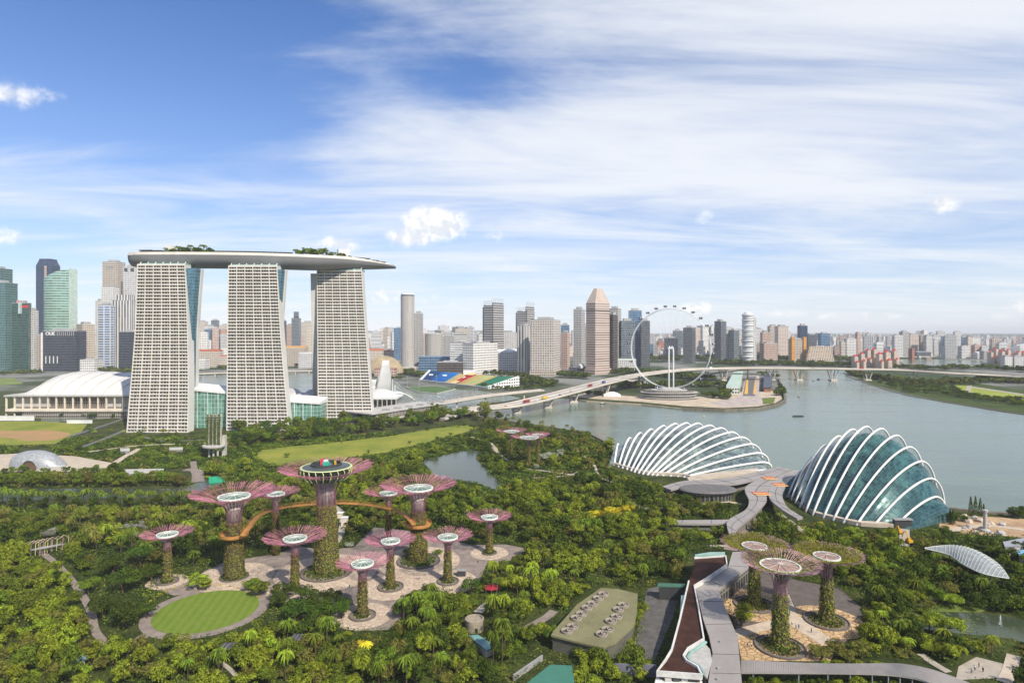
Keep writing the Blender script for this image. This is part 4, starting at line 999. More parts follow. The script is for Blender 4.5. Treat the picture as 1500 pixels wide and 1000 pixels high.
ribbon('S-shaped grey walkway canopy bending down from between the conservatories', [(1140, 690), (1102, 706), (1091, 716), (1097, 732), (1092, 746), (1066, 762), (1068, 781)], [(1168, 690), (1140, 706), (1124, 721), (1122, 734), (1102, 755), (1081, 772), (1078, 783)], 7.2, gaps=1, wall=LOBBY)
ribbon('grey walkway canopy curving round the foot of the tall conservatory', [(1162, 688), (1138, 702), (1127, 716), (1128, 730), (1146, 746), (1168, 759)], [(1186, 690), (1158, 704), (1146, 722), (1152, 740), (1163, 749), (1176, 757)], 7.4, gaps=1, wall=None)
ribbon('straight thin grey canopy leading left from the S-shaped walkway', [(975, 761.5), (1020, 761), (1070, 760.5)], [(975, 765.5), (1020, 766), (1070, 766)], 5, wall=LOBBY)
cafe = thing('round_cafe', 'dark round flat roofed cafe below the wide low conservatory', 'cafe', (*P(1038, 733)[:2], 0)); c = P(1037, 730)
m = MB(); m.lathe([(19.5, 6.0), (20, 6.6), (19, 7.4), (.1, 7.9)], 40, c, True, 1, .62); m.build('canopy_deck', mat('charcoal_roof', (0.13, 0.125, 0.125), 0.7, ns=.2), cafe)
m = MB(); m.lathe([(17, .1), (17, 5.95)], 40, c, False, 1, .6); m.build('wall', LOBBY, cafe)
for (px, py) in ((1126.5, 699.5), (1142, 709), (1115, 722)):
    c = P(px, py, 7.6); pn_ = thing('striped_canopy', {1126.5: 'farthest red and yellow striped canopy panel between the conservatories', 1142: 'red and yellow striped canopy panel beside the tall conservatory', 1115: 'red and yellow striped panel on the S-shaped walkway canopy'}[px], 'canopy panel', (c.x, c.y, 7.3))
    for k in range(4):
        m = MB(); m.box((c.x, c.y - 4 + k * 2.2, 7.45), (9 if px != 1115 else 10.5, 2.1, .12)); m.build('fabric_stripe', mat('red_fabric', (0.48, 0.08, 0.04), 0.8) if k % 2 else mat('yellow_fabric', (0.60, 0.40, 0.17), 0.8), pn_)
    m = MB()
    for sx in (-4.8, 4.8):
        for sy in (-4, 4): m.box((c.x + sx, c.y + sy, 6.0), (.2, .2, 1.4))
    m.build('support_leg', DARK, pn_)
# ================================================================ steel tree towers
ROD_P = mat('magenta_steel_rods', (0.40, 0.16, 0.22), 0.55, 0.35, ns=.15, na=.35, island=1.0)
ROD_V = mat('pale_pink_rods', (0.42, 0.25, 0.28), 0.55, 0.35, ns=.15, na=.35, island=0.7)
CORE = mat('trunk_panels', (0.075, 0.062, 0.035), 0.9, 0.1, ns=.6, na=.5)
COLLAR = mat('pale_trunk_collar', (0.42, 0.36, 0.33), 0.8, 0.2, ns=.5, na=.3)
RINGW = mat('canopy_ring_white', (0.56, 0.58, 0.54), 0.5, 0.3, ns=.3, na=.12)
RINGG = mat('canopy_glass', (0.13, 0.20, 0.165), 0.5, 0.3, metal=0, ns=.4, na=.3)
RINGB = mat('canopy_brown_mesh', (0.34, 0.22, 0.18), 0.7, 0.3, ns=.4, na=.3)
VERT_G = leafmat('wall_planting_green', (0.05, 0.08, 0.012), (0.25, 0.26, 0.035), 0.12, .12)
VERT_B = leafmat('wall_planting_brown', (0.075, 0.05, 0.02), (0.26, 0.20, 0.045), 0.12, .12)
CAN_G = leafmat('canopy_creeper', (0.11, 0.11, 0.015), (0.27, 0.25, 0.035), 0.2, .1)
SHRUB_G = leafmat('planter_shrubs', (0.03, 0.06, 0.012), (0.12, 0.15, 0.03), 0.2, .15)
def quads(pos, nrm, size, rng, asp=.7):
    """numpy leaf quads: n x 4 x 3"""
    n = len(pos); nrm = nrm / (np.linalg.norm(nrm, axis=1, keepdims=True) + 1e-9)
    t = rng.normal(size=(n, 3)); t -= nrm * (t * nrm).sum(1, keepdims=True); t /= np.linalg.norm(t, axis=1, keepdims=True) + 1e-9
    b = np.cross(nrm, t); s = size[:, None]
    return np.stack([pos - t * s * .5, pos + b * s * asp * .5 + nrm * s * .10, pos + t * s * .5, pos - b * s * asp * .5 + nrm * s * .10], 1)
def np_mesh(name, Q4, mats, mi=None):
    n = len(Q4); me = bpy.data.meshes.new(name)
    me.vertices.add(n * 4); me.vertices.foreach_set('co', Q4.reshape(-1).astype(np.float32))
    me.loops.add(n * 4); me.loops.foreach_set('vertex_index', np.arange(n * 4, dtype=np.int32))
    me.polygons.add(n); me.polygons.foreach_set('loop_start', np.arange(0, n * 4, 4, dtype=np.int32)); me.polygons.foreach_set('loop_total', np.full(n, 4, dtype=np.int32))
    for m in (mats if isinstance(mats, (list, tuple)) else [mats]): me.materials.append(m)
    if mi is not None: me.polygons.foreach_set('material_index', np.asarray(mi, dtype=np.int32))
    me.update(calc_edges=True); me.validate(); return me
def np_obj(name, me, parent=None, loc=None):
    o = bpy.data.objects.new(name, me); COL.objects.link(o)
    if parent: o.parent = parent
    if loc is not None: o.location = loc
    return o
TREES_C = []
def supertree(label, px, base, cz_px, rx_px, rt, seed, style='grove', ring=.34, bar=False, halo=None, flat=1.0, creeper=0.0, nmain=26):
    """base = ground pixel row; cz_px = row of the canopy's middle; rx_px = canopy half width; rt = trunk radius at its foot (m)"""
    b = P(px, base); D = b.y; hh = H - (cz_px - 485) * D / F; Rr = rx_px / F * D
    TREES_C.append((b, rt, hh, Rr))
    rng = np.random.default_rng(seed); rd = random.Random(seed)
    t = thing('steel_tree_tower', label, 'tree tower', b, 'steel tree towers of the gardens')
    zc = hh * (.70 if rt > 3 else .74)
    rn = rt * .66
    def rad(z): return rt + (rn - rt) * min(1, z / zc) ** .62
    m = MB(); m.lathe([(rad(zc * k / 9), .1 + zc * k / 9) for k in range(10)], 18, b); m.build('trunk_core', CORE, t, True)
    # planted skin
    area = 2 * pi * rt * .8 * zc; n = int(min(7000, area * 4.5)); zz = rng.uniform(0.2, 1, n) ** 1.15 * zc * .985; zz = rng.uniform(0, zc * .97, n); an = rng.uniform(0, 2 * pi, n)
    rows = .5 + .5 * np.sin(an * 14 + np.sin(zz * .35 + seed) * 1.5)
    keep = rng.uniform(size=n) < (.5 + .5 * rows) * (1 - .25 * (zz / zc) ** 3); zz, an = zz[keep], an[keep]
    r = np.array([rad(z) for z in zz]) + rng.uniform(.0, .45, len(zz)); pos = np.stack([r * np.cos(an), r * np.sin(an), zz], 1)
    nr = np.stack([np.cos(an), np.sin(an), np.full(len(an), .35)], 1) + rng.normal(size=(len(an), 3)) * .35
    blot = .5 + .5 * np.sin(an * 2.3 + zz * .22 + seed) * np.sin(zz * .5 + an * 1.7)
    mix = (rng.uniform(size=len(zz)) < (.05 + .5 * blot + .4 * (zz / zc)) * (1.0 if style == 'grove' else .45)).astype(int)
    me = np_mesh('wall_foliage', quads(pos, nr, rng.uniform(.45, 1.0, len(zz)), rng), [VERT_G, VERT_B], mix); np_obj('wall_foliage', me, t)
    # pale bare collar above the planting
    m = MB(); zn = hh * .90; m.lathe([(rn * .97, zc), (rn * .86, zc + (zn - zc) * .5), (rn * .92, zn)], 16, b); m.build('collar', COLLAR if style == 'grove' else CORE, t, True)
    # rods: rise along the trunk, flare to the rim, fork twice
    rods = MB(); th = .066 + .014 * (rt / 2.2)
    def prof(s):
        # s 0..1 along the flare: radius, height
        r_ = rn * 1.02 + (Rr - rn) * (max(0, s - .12) / .88) ** 1.9
        z_ = zc * .93 + (hh * 1.0 - zc * .93) * (1 - max(0, 1 - s) ** 2.4) + Rr * .13 * flat * (max(0, s - .45) / .55) ** 2
        return r_, z_
    def pt(a, s, jr=0.0):
        r_, z_ = prof(s); return Vector((b.x + r_ * math.cos(a), b.y + r_ * math.sin(a), z_ + jr))
    NM = int(nmain * 1.25)
    for k in range(NM):
        a = 2 * pi * k / NM + rd.uniform(-.04, .04); da = 2 * pi / NM
        rods.tube([pt(a + .02 * math.sin(q * 2 + k), q / 10 * .56) for q in range(0, 11, 2)], th * .9, 3, False)
        if k % 2 == 0: rods.tube([Vector((b.x + (rad(z_) + .2) * math.cos(a), b.y + (rad(z_) + .2) * math.sin(a), z_)) for z_ in (zc * .72, zc * .86, zc * .98)], th * .5, 3, False)
        s0 = .56
        for s1_ in (-1, 1):
            a1 = a + s1_ * da * rd.uniform(.21, .29); sm_ = rd.uniform(.70, .78)
            rods.tube([pt(a, s0), pt((a + a1) / 2, (s0 + sm_) / 2, rd.uniform(-.2, .2)), pt(a1, sm_)], th, 3, False)
            for s2_ in (-1, 1):
                a2 = a1 + s2_ * da * rd.uniform(.08, .17); se = rd.uniform(.95, 1.01)
                mid = pt((a1 + a2) / 2, (sm_ + se) / 2, rd.uniform(-.3, .3)); rods.tube([pt(a1, sm_), mid, pt(a2, se, rd.uniform(-.4, .5))], [th, th * .9, th * .7], 3, False)
                if rd.random() < .7: rods.tube([mid, pt(a2 + s2_ * da * .12, min(1.0, se + .02), rd.uniform(-.3, .5))], th * .7, 3, False)
    for s in (.2, .36, .5, .66, .82):
        rods.tube([pt(2 * pi * q / 36, s, .06 * math.sin(q * 5)) for q in range(37)], th * .7, 3, False)
    rods.build('canopy_rods', ROD_P if style == 'grove' else ROD_V, t)
    if creeper:
        n = int(pi * Rr * Rr * 12.0 * creeper); s = rng.uniform(.56, .95, n); an = rng.uniform(0, 2 * pi, n); ok = np.sin(an * 3 + seed) * .5 + rng.uniform(-.6, .6, n) > -.62; s, an = s[ok], an[ok]
        pr = np.array([prof(q) for q in s]); pos = np.stack([pr[:, 0] * np.cos(an), pr[:, 0] * np.sin(an), pr[:, 1] + rng.uniform(.15, .8, len(s))], 1)
        me = np_mesh('creeper', quads(pos, np.array([0, 0, 1.0]) + rng.normal(size=(len(s), 3)) * .45, rng.uniform(.35, .75, len(s)), rng), CAN_G); np_obj('creeper', me, t)
    # canopy ring
    rr_ = Rr * ring; zr = prof(.63)[1] + .8
    if not bar:
        m = MB(); w = rr_ * .09; m.lathe([(rr_ - w, zr - .1), (rr_ - w, zr + .25), (rr_, zr + .25), (rr_ + .1, zr - .5), (rr_ - .3, zr - .6), (rr_ - w, zr - .1)], 40, b, False)
        m.build('canopy_ring', RINGW, t)
        m = MB(); m.lathe([(rr_ - w, zr - .15), (rr_ * .16, zr + .05 + rr_ * .06)], 40, b); m.build('canopy_disc', RINGG if style == 'grove' else RINGB, t)
        m = MB()
        for k in range(12):
            a = 2 * pi * k / 12; m.tube([b + Vector((rr_ * .98 * math.cos(a), rr_ * .98 * math.sin(a), zr + .2)), b + Vector((rr_ * .12 * math.cos(a), rr_ * .12 * math.sin(a), zr + .3 + rr_ * .07))], .09 + rr_ * .006, 4)
        m.lathe([(rr_ * .16, zr + .1), (rr_ * .16, zr + .5 + rr_ * .07), (.05, zr + .7 + rr_ * .07)], 12, b); m.build('ring_spoke', RINGW if style == 'grove' else COLLAR, t)
        m = MB()
        for k in range(24):
            a = 2 * pi * k / 24; m.tube([b + Vector((rr_ * .97 * math.cos(a), rr_ * .97 * math.sin(a), zr - .3)), pt(a, .34)], .11, 3, False)
        m.build('ring_strut', RINGW, t)
    else:
        LIME = mat('lime_steel', (0.50, 0.55, 0.28), .5, .3, na=.1)
        R1 = rr_; z0 = zr - 1.2; z1 = zr + 3.0
        m = MB(); m.lathe([(R1 * .80, z0 - 1.5), (R1 * .84, z0 + .5), (R1 * .92, z1 - .2)], 36, b, False); m.build('bar_glazing', facade('bar_glass', (0.12, 0.14, 0.10), (0.02, 0.035, 0.03), 10, 1.2, .9, .95), t)
        m = MB(); m.lathe([(R1, z1 - .3), (R1 * 1.03, z1), (R1 * 1.0, z1 + .3), (R1 * .9, z1 + .15)], 40, b); m.build('bar_deck_edge', LIME, t)
        m = MB()
        for k in range(22):
            a = 2 * pi * k / 22; m.tube([b + Vector((R1 * f_ * math.cos(a + da_), R1 * f_ * math.sin(a + da_), z_)) for f_, z_, da_ in ((.80, z0 - 1.6, 0), (.97, z0 + .2, .03), (1.03, z1 - 1.4, .05), (1.0, z1, .0))], .22, 4)
        m.build('bar_strut', LIME, t)
        m = MB(); m.lathe([(R1 * .97, z1 + .16), (R1 * .62, z1 + .9)], 36, b, False); m.build('bar_canopy', mat('bar_roof_panels', (0.07, 0.085, 0.08), .4, .5, ns=.8, na=.5), t)
        m = MB(); m.lathe([(R1 * .60, z1 + .2), (R1 * .60, z1 + 1.9), (R1 * .56, z1 + 1.9), (R1 * .56, z1 + .2)], 32, b, False); m.build('roof_rail', DARK, t)
        m = MB(); m.lathe([(R1 * .6, z1 + .25), (.05, z1 + .3)], 32, b, False); m.build('roof_terrace', mat('terrace_floor', (0.14, .13, .12), .8), t)
        for k, (dx_, dy_, sx, sy, sz, mm) in enumerate(((-2.2, .5, 1.3, 1.0, 3.4, mat('red_awning', (.55, .05, .08), .7)), (.4, -1.2, 3.0, 2.2, 2.2, mat('teal_awning', (.04, .36, .27), .7)), (-.6, 1.3, 2.0, 1.4, 2.8, WHITE), (4.2, .6, .8, .8, 2.6, mat('amber_awning', (.55, .33, .03), .7)), (3.2, 1.5, 1.0, 1.2, 2.0, DARK), (-4.4, .8, 1.2, 1.2, 1.7, DARK))):
            m = MB(); m.box((b.x + dx_, b.y + dy_, z1 + .32), (sx, sy, sz)); m.build('roof_kiosk', mm, t)
    if halo:
        zh = H - (halo - 485) * D / F; m = MB(); ro = rad(zh) + 2.9
        m.lathe([(ro - 3.2, zh - .7), (ro - .3, zh - .7), (ro, zh - .1), (ro, zh + 1.1), (ro - .15, zh + 1.1), (ro - .2, zh), (ro - 3.2, zh)], 36, b, False); m.build('walkway_ring', SKYW, t)
    return t
SKYW = mat('orange_walkway_steel', (0.42, 0.20, 0.055), .6, .3, ns=.5, na=.25)
supertree('tallest steel tree tower, topped by a round rooftop bar', 478, 838, 691, 68, 6.6, 1, ring=.53, bar=True, nmain=34)
supertree('tall steel tree tower holding the near end of the orange walkway', 343, 845, 726, 61, 5.0, 2, ring=.37, halo=783, nmain=32)
supertree('slender tower with its canopy just behind the one at the near walkway end', 404, 812, 723, 34, 2.0, 3, ring=.38)
supertree('tall steel tree tower at the far end of the orange walkway', 613, 822, 714, 56, 5.1, 4, ring=.38, halo=767.5, nmain=32)
supertree('slender tower with its canopy tucked behind the far walkway end', 569, 800, 722, 36, 2.0, 5, ring=.36)
supertree('slender tower behind the striped oval lawn, apart from the rest', 245, 852, 783, 36, 2.3, 6, ring=.41)
supertree('slender tower directly in front of the tall bar topped tower', 432, 864, 789, 46, 2.2, 7, ring=.37)
supertree('slender tower with a small canopy between the bar topped tower and the far walkway tower', 572, 860, 793, 37, 2.2, 8, ring=.38)
supertree('foremost slender tower on its own round pad, canopy tipped pale pink', 531, 902, 826, 39, 2.4, 9, ring=.42)
supertree('slender tower in front of the far walkway end, by the paved edge', 656, 852, 787, 37, 2.2, 10, ring=.40)
supertree('slender tower standing alone past the paved grove near the woods', 717, 810, 758, 33, 2.2, 11, ring=.38)
supertree('distant tower by the garden pond, behind its two neighbours', 749, 673, 632, 23, 1.9, 12, ring=.5)
supertree('distant tower by the garden pond with a wide pale disc, foremost of three', 775, 682, 641, 27, 1.9, 13, ring=.52)
supertree('distant tower by the garden pond, mostly hidden behind the pale disc', 788, 678, 637, 18, 1.8, 14, ring=.5)
supertree('foremost tower of the paved court by the brown roof, white ring bare of creeper', 1143, 948, 828, 57, 3.5, 15, 'gold', ring=.50, creeper=.22, nmain=36)
supertree('creeper topped tower of the court nearest the grey curved roof', 1105, 886, 800, 48, 2.9, 16, 'gold', ring=.37, creeper=1.0, nmain=30)
supertree('creeper topped tower of the court beside the dark tree belt', 1211, 910, 815, 50, 3.0, 17, 'gold', ring=.37, creeper=1.0, nmain=30)

# orange walkway between the two tall towers
sk = smooth([P(356, 783, 22.2), P(366, 770, 22.2), P(377, 757, 22.2), P(398, 747, 22.2), P(440, 739.5, 22.2), P(500, 736.5, 22.2), P(550, 740.5, 22.2), P(580, 748, 22.2), P(597, 757, 22.2), P(606, 767, 22.2)], 6)
sw = thing('sky_walkway', 'curved orange walkway strung between the two tall steel tree towers', 'walkway', (*sk[20][:2], 0))
m = MB(); deck_loft(m, sk, 2.6, .6, 0, 0, .1); m.build('walkway_deck', SKYW, sw)
for s in (-1.2, 1.2):
    m = MB(); off = []
    for i, p in enumerate(sk):
        t = sk[min(i + 1, len(sk) - 1)] - sk[max(i - 1, 0)]; t.normalize(); off.append(p + Vector((t.y, -t.x, 0)) * s)
    m.tube([p + Vector((0, 0, 1.3)) for p in off], .09, 4)
    for p in off: m.tube([p, p + Vector((0, 0, 1.3))], .06, 3, False)
    m.build('railing', SKYW, sw)
m = MB()
for p in sk[6:-4:4]: m.tube([p + Vector((0, 0, .2)), p + Vector((0, 0, 9))], .04, 3, False)
m.build('hanger_cable', STEEL_G, sw)
# paved pads and planters round the towers
RIMM = mat('planter_rim', (0.13, 0.115, 0.105), .8, .2, ns=.4, na=.2)
def pad(px, base, r, m_, z=.14):
    struct('stone_pad', MB().sheet(disc(P(px, base), r, 48), z), m_)
def planter(px, base, r, rin, label, seed, dens=1.0, inner=True):
    c = P(px, base); t = thing('round_planter', label, 'planter', c, 'ring planters round the tree towers')
    m = MB(); m.lathe([(r - .5, .1), (r - .5, .75), (r, .75), (r, .1)], 48, c, False); m.build('planter_rim', RIMM, t)
    if r - rin > 2.2:
        m = MB(); m.lathe([(r - .5, .35), (r - 2.0, .36)], 48, c, False); m.build('gravel_ring', mat('planter_gravel', (0.17, .14, .12), .95, ns=.6), t)
    rng = np.random.default_rng(seed); ri = r - (2.0 if r - rin > 2.2 else .6); n = int(pi * (ri * ri - rin * rin) * 9 * dens); rr_ = np.sqrt(rng.uniform(rin * rin * .8, ri * ri, n)); an = rng.uniform(0, 2 * pi, n)
    pos = np.stack([rr_ * np.cos(an), rr_ * np.sin(an), .3 + rng.uniform(0, 1, n) * (.5 + .9 * np.abs(np.sin(an * 3.3 + seed)))], 1)
    me = np_mesh('planting', quads(pos, np.array([0, 0, .8]) + rng.normal(size=(n, 3)) * .6, rng.uniform(.4, .9, n), rng), SHRUB_G); np_obj('planting', me, t)
for i, (px, b, rp, r, rin, lab, mm) in enumerate(((478, 838, 24, 12.5, 6.6, 'wide kerbed planter round the bar topped tower', CRAZY), (343, 845, 18, 6.6, 5, 'narrow planting ring hugging the near walkway tower', CRAZY), (613, 822, 21, 11, 5.1, 'kerbed planter round the far walkway tower', CRAZY),
        (245, 852, 9, 5, 2.3, 'kerbed planter round the tower behind the striped lawn', CRAZY), (432, 864, 12, 5, 2.2, 'kerbed planter round the tower in front of the bar topped one', CRAZY), (572, 860, 14, 6.0, 2.2, 'kerbed planter round the small tower between the two tall ones', CRAZY),
        (531, 902, 12, 5.5, 2.4, 'kerbed planter round the foremost slender tower of the grove', CRAZY), (656, 852, 14, 5.2, 2.2, 'kerbed planter round the tower by the paved edge of the grove', CRAZY), (717, 810, 10, 4, 2.2, 'kerbed planter round the lone tower near the woods', CRAZY),
        (1143, 948, 18, 9, 3.5, 'kerbed planter round the foremost tower of the stone court', CRAZY2), (1105, 886, 16, 8.5, 2.9, 'kerbed planter round the court tower nearest the grey roof', CRAZY2), (1211, 910, 14.5, 8.5, 3.0, 'kerbed planter round the court tower beside the dark tree belt', CRAZY2))):
    if i == 9:
        struct('stone_pad', MB().sheet(poly([(1080, 930), (1100, 926), (1168, 912), (1212, 944), (1228, 950), (1216, 968), (1086, 968)]), .13), CRAZY2)
    else: pad(px, b, rp, mm, .14 + i * .004)
    planter(px, b, r, rin, lab, 40 + i)
# lawn edge kerb flowers
# ================================================================ roofs of the service and visitor buildings
def slab_building(name, label, cat, px, z, roof_m, wall_m, th=.8, inset=.8):
    pts = [P(a, b, z) for a, b in px]; c = sum(pts, Vector()) / len(pts); t = thing(name, label, cat, (c.x, c.y, 0)); m = MB(); m.sheet(pts, z, th); m.build('flat_top', roof_m, t)
    m = MB(); m.sheet([c + (p - c) * (1 - inset / max(6, (p - c).length)) for p in pts], z - th - .02, z - th - .1); m.build('wall', wall_m, t); return t, pts
OLIVE = mat('olive_roof', (0.185, 0.175, 0.095), .9, .1, ns=.1, na=.22, bump=.2)
t, _ = slab_building('plant_building', 'flat olive roofed plant building with two rows of round roof fans', 'plant building', [(880, 860.5), (905, 862), (934, 869), (933, 895), (929, 915), (902, 940), (884, 947.5), (858, 942), (807, 929.5), (812, 922), (845, 885)], 6, OLIVE, mat('plant_wall', (.10, .10, .08), .9), .7)
FANR = mat('fan_cowl', (0.29, 0.25, 0.21), .7, .3, ns=.8, na=.2)
for (px, py) in ((884, 870.5), (876.5, 876.5), (868.5, 884.5), (860, 890.5), (852, 899.5), (844.5, 905.5), (839, 918), (831, 924.5), (913.5, 886.5), (906, 893), (903.5, 903.5), (895, 910), (890, 922.5), (881.5, 929)):
    c = P(px, py + 1, 6); m = MB(); m.lathe([(2.15, .05), (2.25, .9), (2.0, .95), (1.85, .3), (1.85, .08)], 20, c, False); f = m.build('roof_fan', FANR, t)
    m = MB(); m.lathe([(1.84, .12), (.1, .14)], 20, c, False); m.build('fan_shadow_gap', mat('fan_dark', (.07, .055, .045), .8), f)
    m = MB()
    for k in range(5):
        a = 2 * pi * k / 5; m.loft([[c + Vector((.3 * math.cos(a), .3 * math.sin(a), .35)), c + Vector((.3 * math.cos(a + .5), .3 * math.sin(a + .5), .55))], [c + Vector((1.75 * math.cos(a), 1.75 * math.sin(a), .35)), c + Vector((1.75 * math.cos(a + .42), 1.75 * math.sin(a + .42), .6))]])
    m.build('fan_blade', FANR, f)
for k in range(3):
    m = MB(); a, b = P(832 + k * 28, 916 - k * 18 + 16, 6.03), P(842 + k * 28, 903 - k * 18 + 16, 6.03); m.tube([a, b], .06, 4); m.build('roof_joint', mat('joint', (.11, .105, .06), .9), t)
BROWN = mat('brown_timber_roof', (0.052, 0.022, 0.016), .85, .15, ns=.3, na=.4)
bt = thing('brown_roofed_building', 'long zigzag visitor building with dark brown roof and white parapets', 'visitor building', (*P(1005, 920)[:2], 0))
BRP = [(1017, 818), (1063, 815), (1065, 828), (1040, 845), (1017, 859), (1023, 890), (1031, 937), (1008, 951), (1001, 962), (1006, 969), (1022, 978), (1028, 990), (962, 985), (975, 968), (984, 953), (996, 908), (1009, 852), (1016, 832)]
z = 8; pts = [P(a, b, z) for a, b in BRP]; m = MB(); m.sheet(pts, z, .8); m.build('brown_top', BROWN, bt)
def parapet(idx, h=.8, w=.55):
    m = MB(); ring = [P(*BRP[i % len(BRP)], z) for i in idx]; rings = []
    for i, p in enumerate(ring):
        t_ = ring[min(i + 1, len(ring) - 1)] - ring[max(i - 1, 0)]; t_.z = 0; t_.normalize(); n = Vector((-t_.y, t_.x, 0)) * w / 2; rings.append([p - n - Vector((0, 0, 1)), p - n + Vector((0, 0, h)), p + n + Vector((0, 0, h)), p + n - Vector((0, 0, 1))])
    m.loft(rings, True, True); m.build('white_parapet', mat('weathered_white', (.58, .57, .55), .7, .2, ns=.2, na=.25), bt)
parapet([0, 1]); parapet([1, 2, 3, 4, 5, 6, 7, 8, 9, 10, 11]); parapet([11, 12, 13, 14, 15, 16])
m = MB(); cc = sum(pts, Vector()) / len(pts)
for seg in ((16, 17, 0, 1, 2, 3, 4), (4, 5, 6, 14, 15, 16), (6, 7, 8, 9, 10, 11, 12, 13, 14)):
    q = [pts[i] for i in seg]; c_ = sum(q, Vector()) / len(q); m.sheet([c_ + (p - c_) * .9 for p in q], 7.1, 7.0)
m.build('wall', mat('dark_brown_wall', (.09, .07, .06), .8), bt)
m = MB(); m.sheet([P(a, b, 8.4) for a, b in ((1018, 816.5), (1032, 816), (1062, 813.5), (1062, 811), (1040, 811), (1018, 814.5))], 9.4, 1); m.build('glass_edge', mat('teal_glass_strip', (.22, .36, .33), .25, .5), bt)
m = MB(); m.sheet([P(a, b, 7.5) for a, b in ((998, 872), (1005, 870), (1001, 905), (995, 907))], 7.6, .4); m.build('skylight', mat('teal_glass_strip', (.22, .36, .33), .25, .5), bt)
# grey broad ribbon
gr_t, _ = slab_building('plaza_canopy', 'broad grey zigzag canopy between the brown roof and the stone court', 'canopy', [(1073, 808), (1094, 807), (1098, 828), (1052, 863), (1065, 896), (1080.5, 932), (1087, 1002), (1037, 1002), (1044, 956), (1039, 932), (1030, 906), (1019.5, 862), (1066, 832)], 7, RZ, LOBBY, 1.0, 2.0)
m = MB()
for (a, b) in (((1042, 985), (1086, 986)), ((1043, 957), (1083, 958)), ((1034, 914), (1072, 913)), ((1024, 880), (1059, 880)), ((1040, 850), (1060, 858)), ((1068, 828), (1094, 830))):
    m.tube([P(*a, 7.04), P(*b, 7.04)], .10, 4)
m.build('roof_joint', GAP, gr_t)
for (px, py) in ((1053, 979), (1052, 995), (1056, 940)):
    m = MB(); c = P(px, py, 7); m.box((c.x, c.y, 7.03), (1.2, .8, .5)); m.build('roof_hatch', CONC_D, gr_t)
ht, _ = slab_building('round_terrace', 'rounded grey roof terrace with a teal glass edge in the crook of the brown roof', 'terrace', [(1031, 940), (1040, 950), (1043, 965), (1036, 992), (1029, 986), (1024, 975), (1010, 968), (1006, 962), (1012, 954)], 7.4, mat('terrace_concrete', (.40, .385, .37), .85, ns=.3), LOBBY, .6)
m = MB(); m.tube([P(a, b, 8.0) for a, b in ((1034, 940), (1012, 955), (1007, 963), (1012, 969), (1025, 976), (1031, 986))], .55, 6); m.build('glass_edge', mat('teal_glass_strip', (.22, .36, .33), .25, .5), ht)
lb2, _ = slab_building('low_service_block', 'low white service block with rooftop machines under the brown roof', 'service block', [(962, 987), (1028, 992), (1030, 1006), (958, 1004)], 5.5, WHITE, WHITE, .6)
for k in range(4):
    m = MB(); c = P(978 + k * 12, 996, 5.5); m.box((c.x, c.y, 5.55), (2.0, 1.6, 1.1)); m.build('roof_machine', DARK if k % 2 else CONC, lb2)
w = MB(); a, b = P(900, 990), P(962, 992); wallrow(w, a, b, .1, 4.2, .6); tag(w.build('yard_wall', mat('slate_wall', (.13, .13, .17), .8)), 'dark slate wall closing the service yard', 'wall')
# corrugated walkway roof along the bottom
A = smooth([P(a, b, 5) for a, b in ((1086, 966), (1182, 970), (1240, 971), (1299, 970.5), (1330, 972.5), (1368, 980.5), (1422, 1000), (1460, 1018))], 8); B = smooth([P(a, b, 5) for a, b in ((1086, 984), (1182, 984.5), (1240, 985), (1290, 986.5), (1320, 989), (1350, 995), (1390, 1012), (1425, 1030))], 8)
wr = thing('covered_walkway', 'long ribbed grey walkway roof curving along the lower edge of the gardens', 'walkway', (*A[20][:2], 0)); m = MB(); m.loft([[a, b, b - Vector((0, 0, .5)), a - Vector((0, 0, .5))] for a, b in zip(A, B)], True, True); m.build('roof_sheet', RZ, wr)
m = MB()
for i in range(len(A) - 1):
    for t in (0, .25, .5, .75): m.tube([A[i].lerp(A[i + 1], t) + Vector((0, 0, .04)), B[i].lerp(B[i + 1], t) + Vector((0, 0, .04))], .07, 3, False)
m.build('roof_rib', mat('roof_rib_grey', (.27, .265, .265), .6), wr)
for i in range(2, len(A), 5):
    for q in (A[i], B[i]):
        m = MB(); m.box((q.x, q.y + (-.6 if q is A[i] else .6), .1), (.3, .3, 4.4)); m.build('post', STEEL_G, wr)
# green roofs bottom middle, yard canopy, small pavilions
slab_building('green_roofed_shed', 'shed with a dark teal flat roof at the lower edge of the woods', 'shed', [(806, 972.5), (838, 974), (842, 1004), (766, 1004)], 6, mat('teal_roof', (.045, .16, .115), .7, ns=.3, na=.12), CONC_D, .6)
w = MB(); a, b = P(764, 1000), P(806, 970); wallrow(w, a + Vector((-2.5, 1, 0)), b + Vector((-2.5, 1, 0)), .1, 2.2, .5); tag(w.build('yard_wall', CONC_D), 'pale concrete wall along the teal roofed shed', 'wall')
slab_building('yard_canopy', 'narrow green canopy at the far end of the service yard', 'canopy', [(964, 853), (1004, 854.5), (1003, 859), (963, 858)], 6, mat('dark_green_roof', (.05, .13, .09), .7), DARK, .5)
slab_building('teal_pavilion', 'small pavilion with a pale teal metal roof among palms', 'pavilion', [(686, 930), (700, 929), (727, 945), (713, 952)], 3.2, mat('pale_teal_roof', (.13, .27, .27), .5, ns=.4, na=.15), CONC, .4)
slab_building('blue_glass_pavilion', 'small blue glass roofed pavilion by the path', 'pavilion', [(102, 966), (112, 960), (126, 957), (126, 964), (112, 968), (105, 976)], 4, mat('blue_glass_roof', (.14, .27, .36), .25, .5, ns=.5), CONC, .3)
kt = thing('round_stone_tower', 'low round stone drum building among the palms', 'drum building', P(695, 924)); c = P(695, 922)
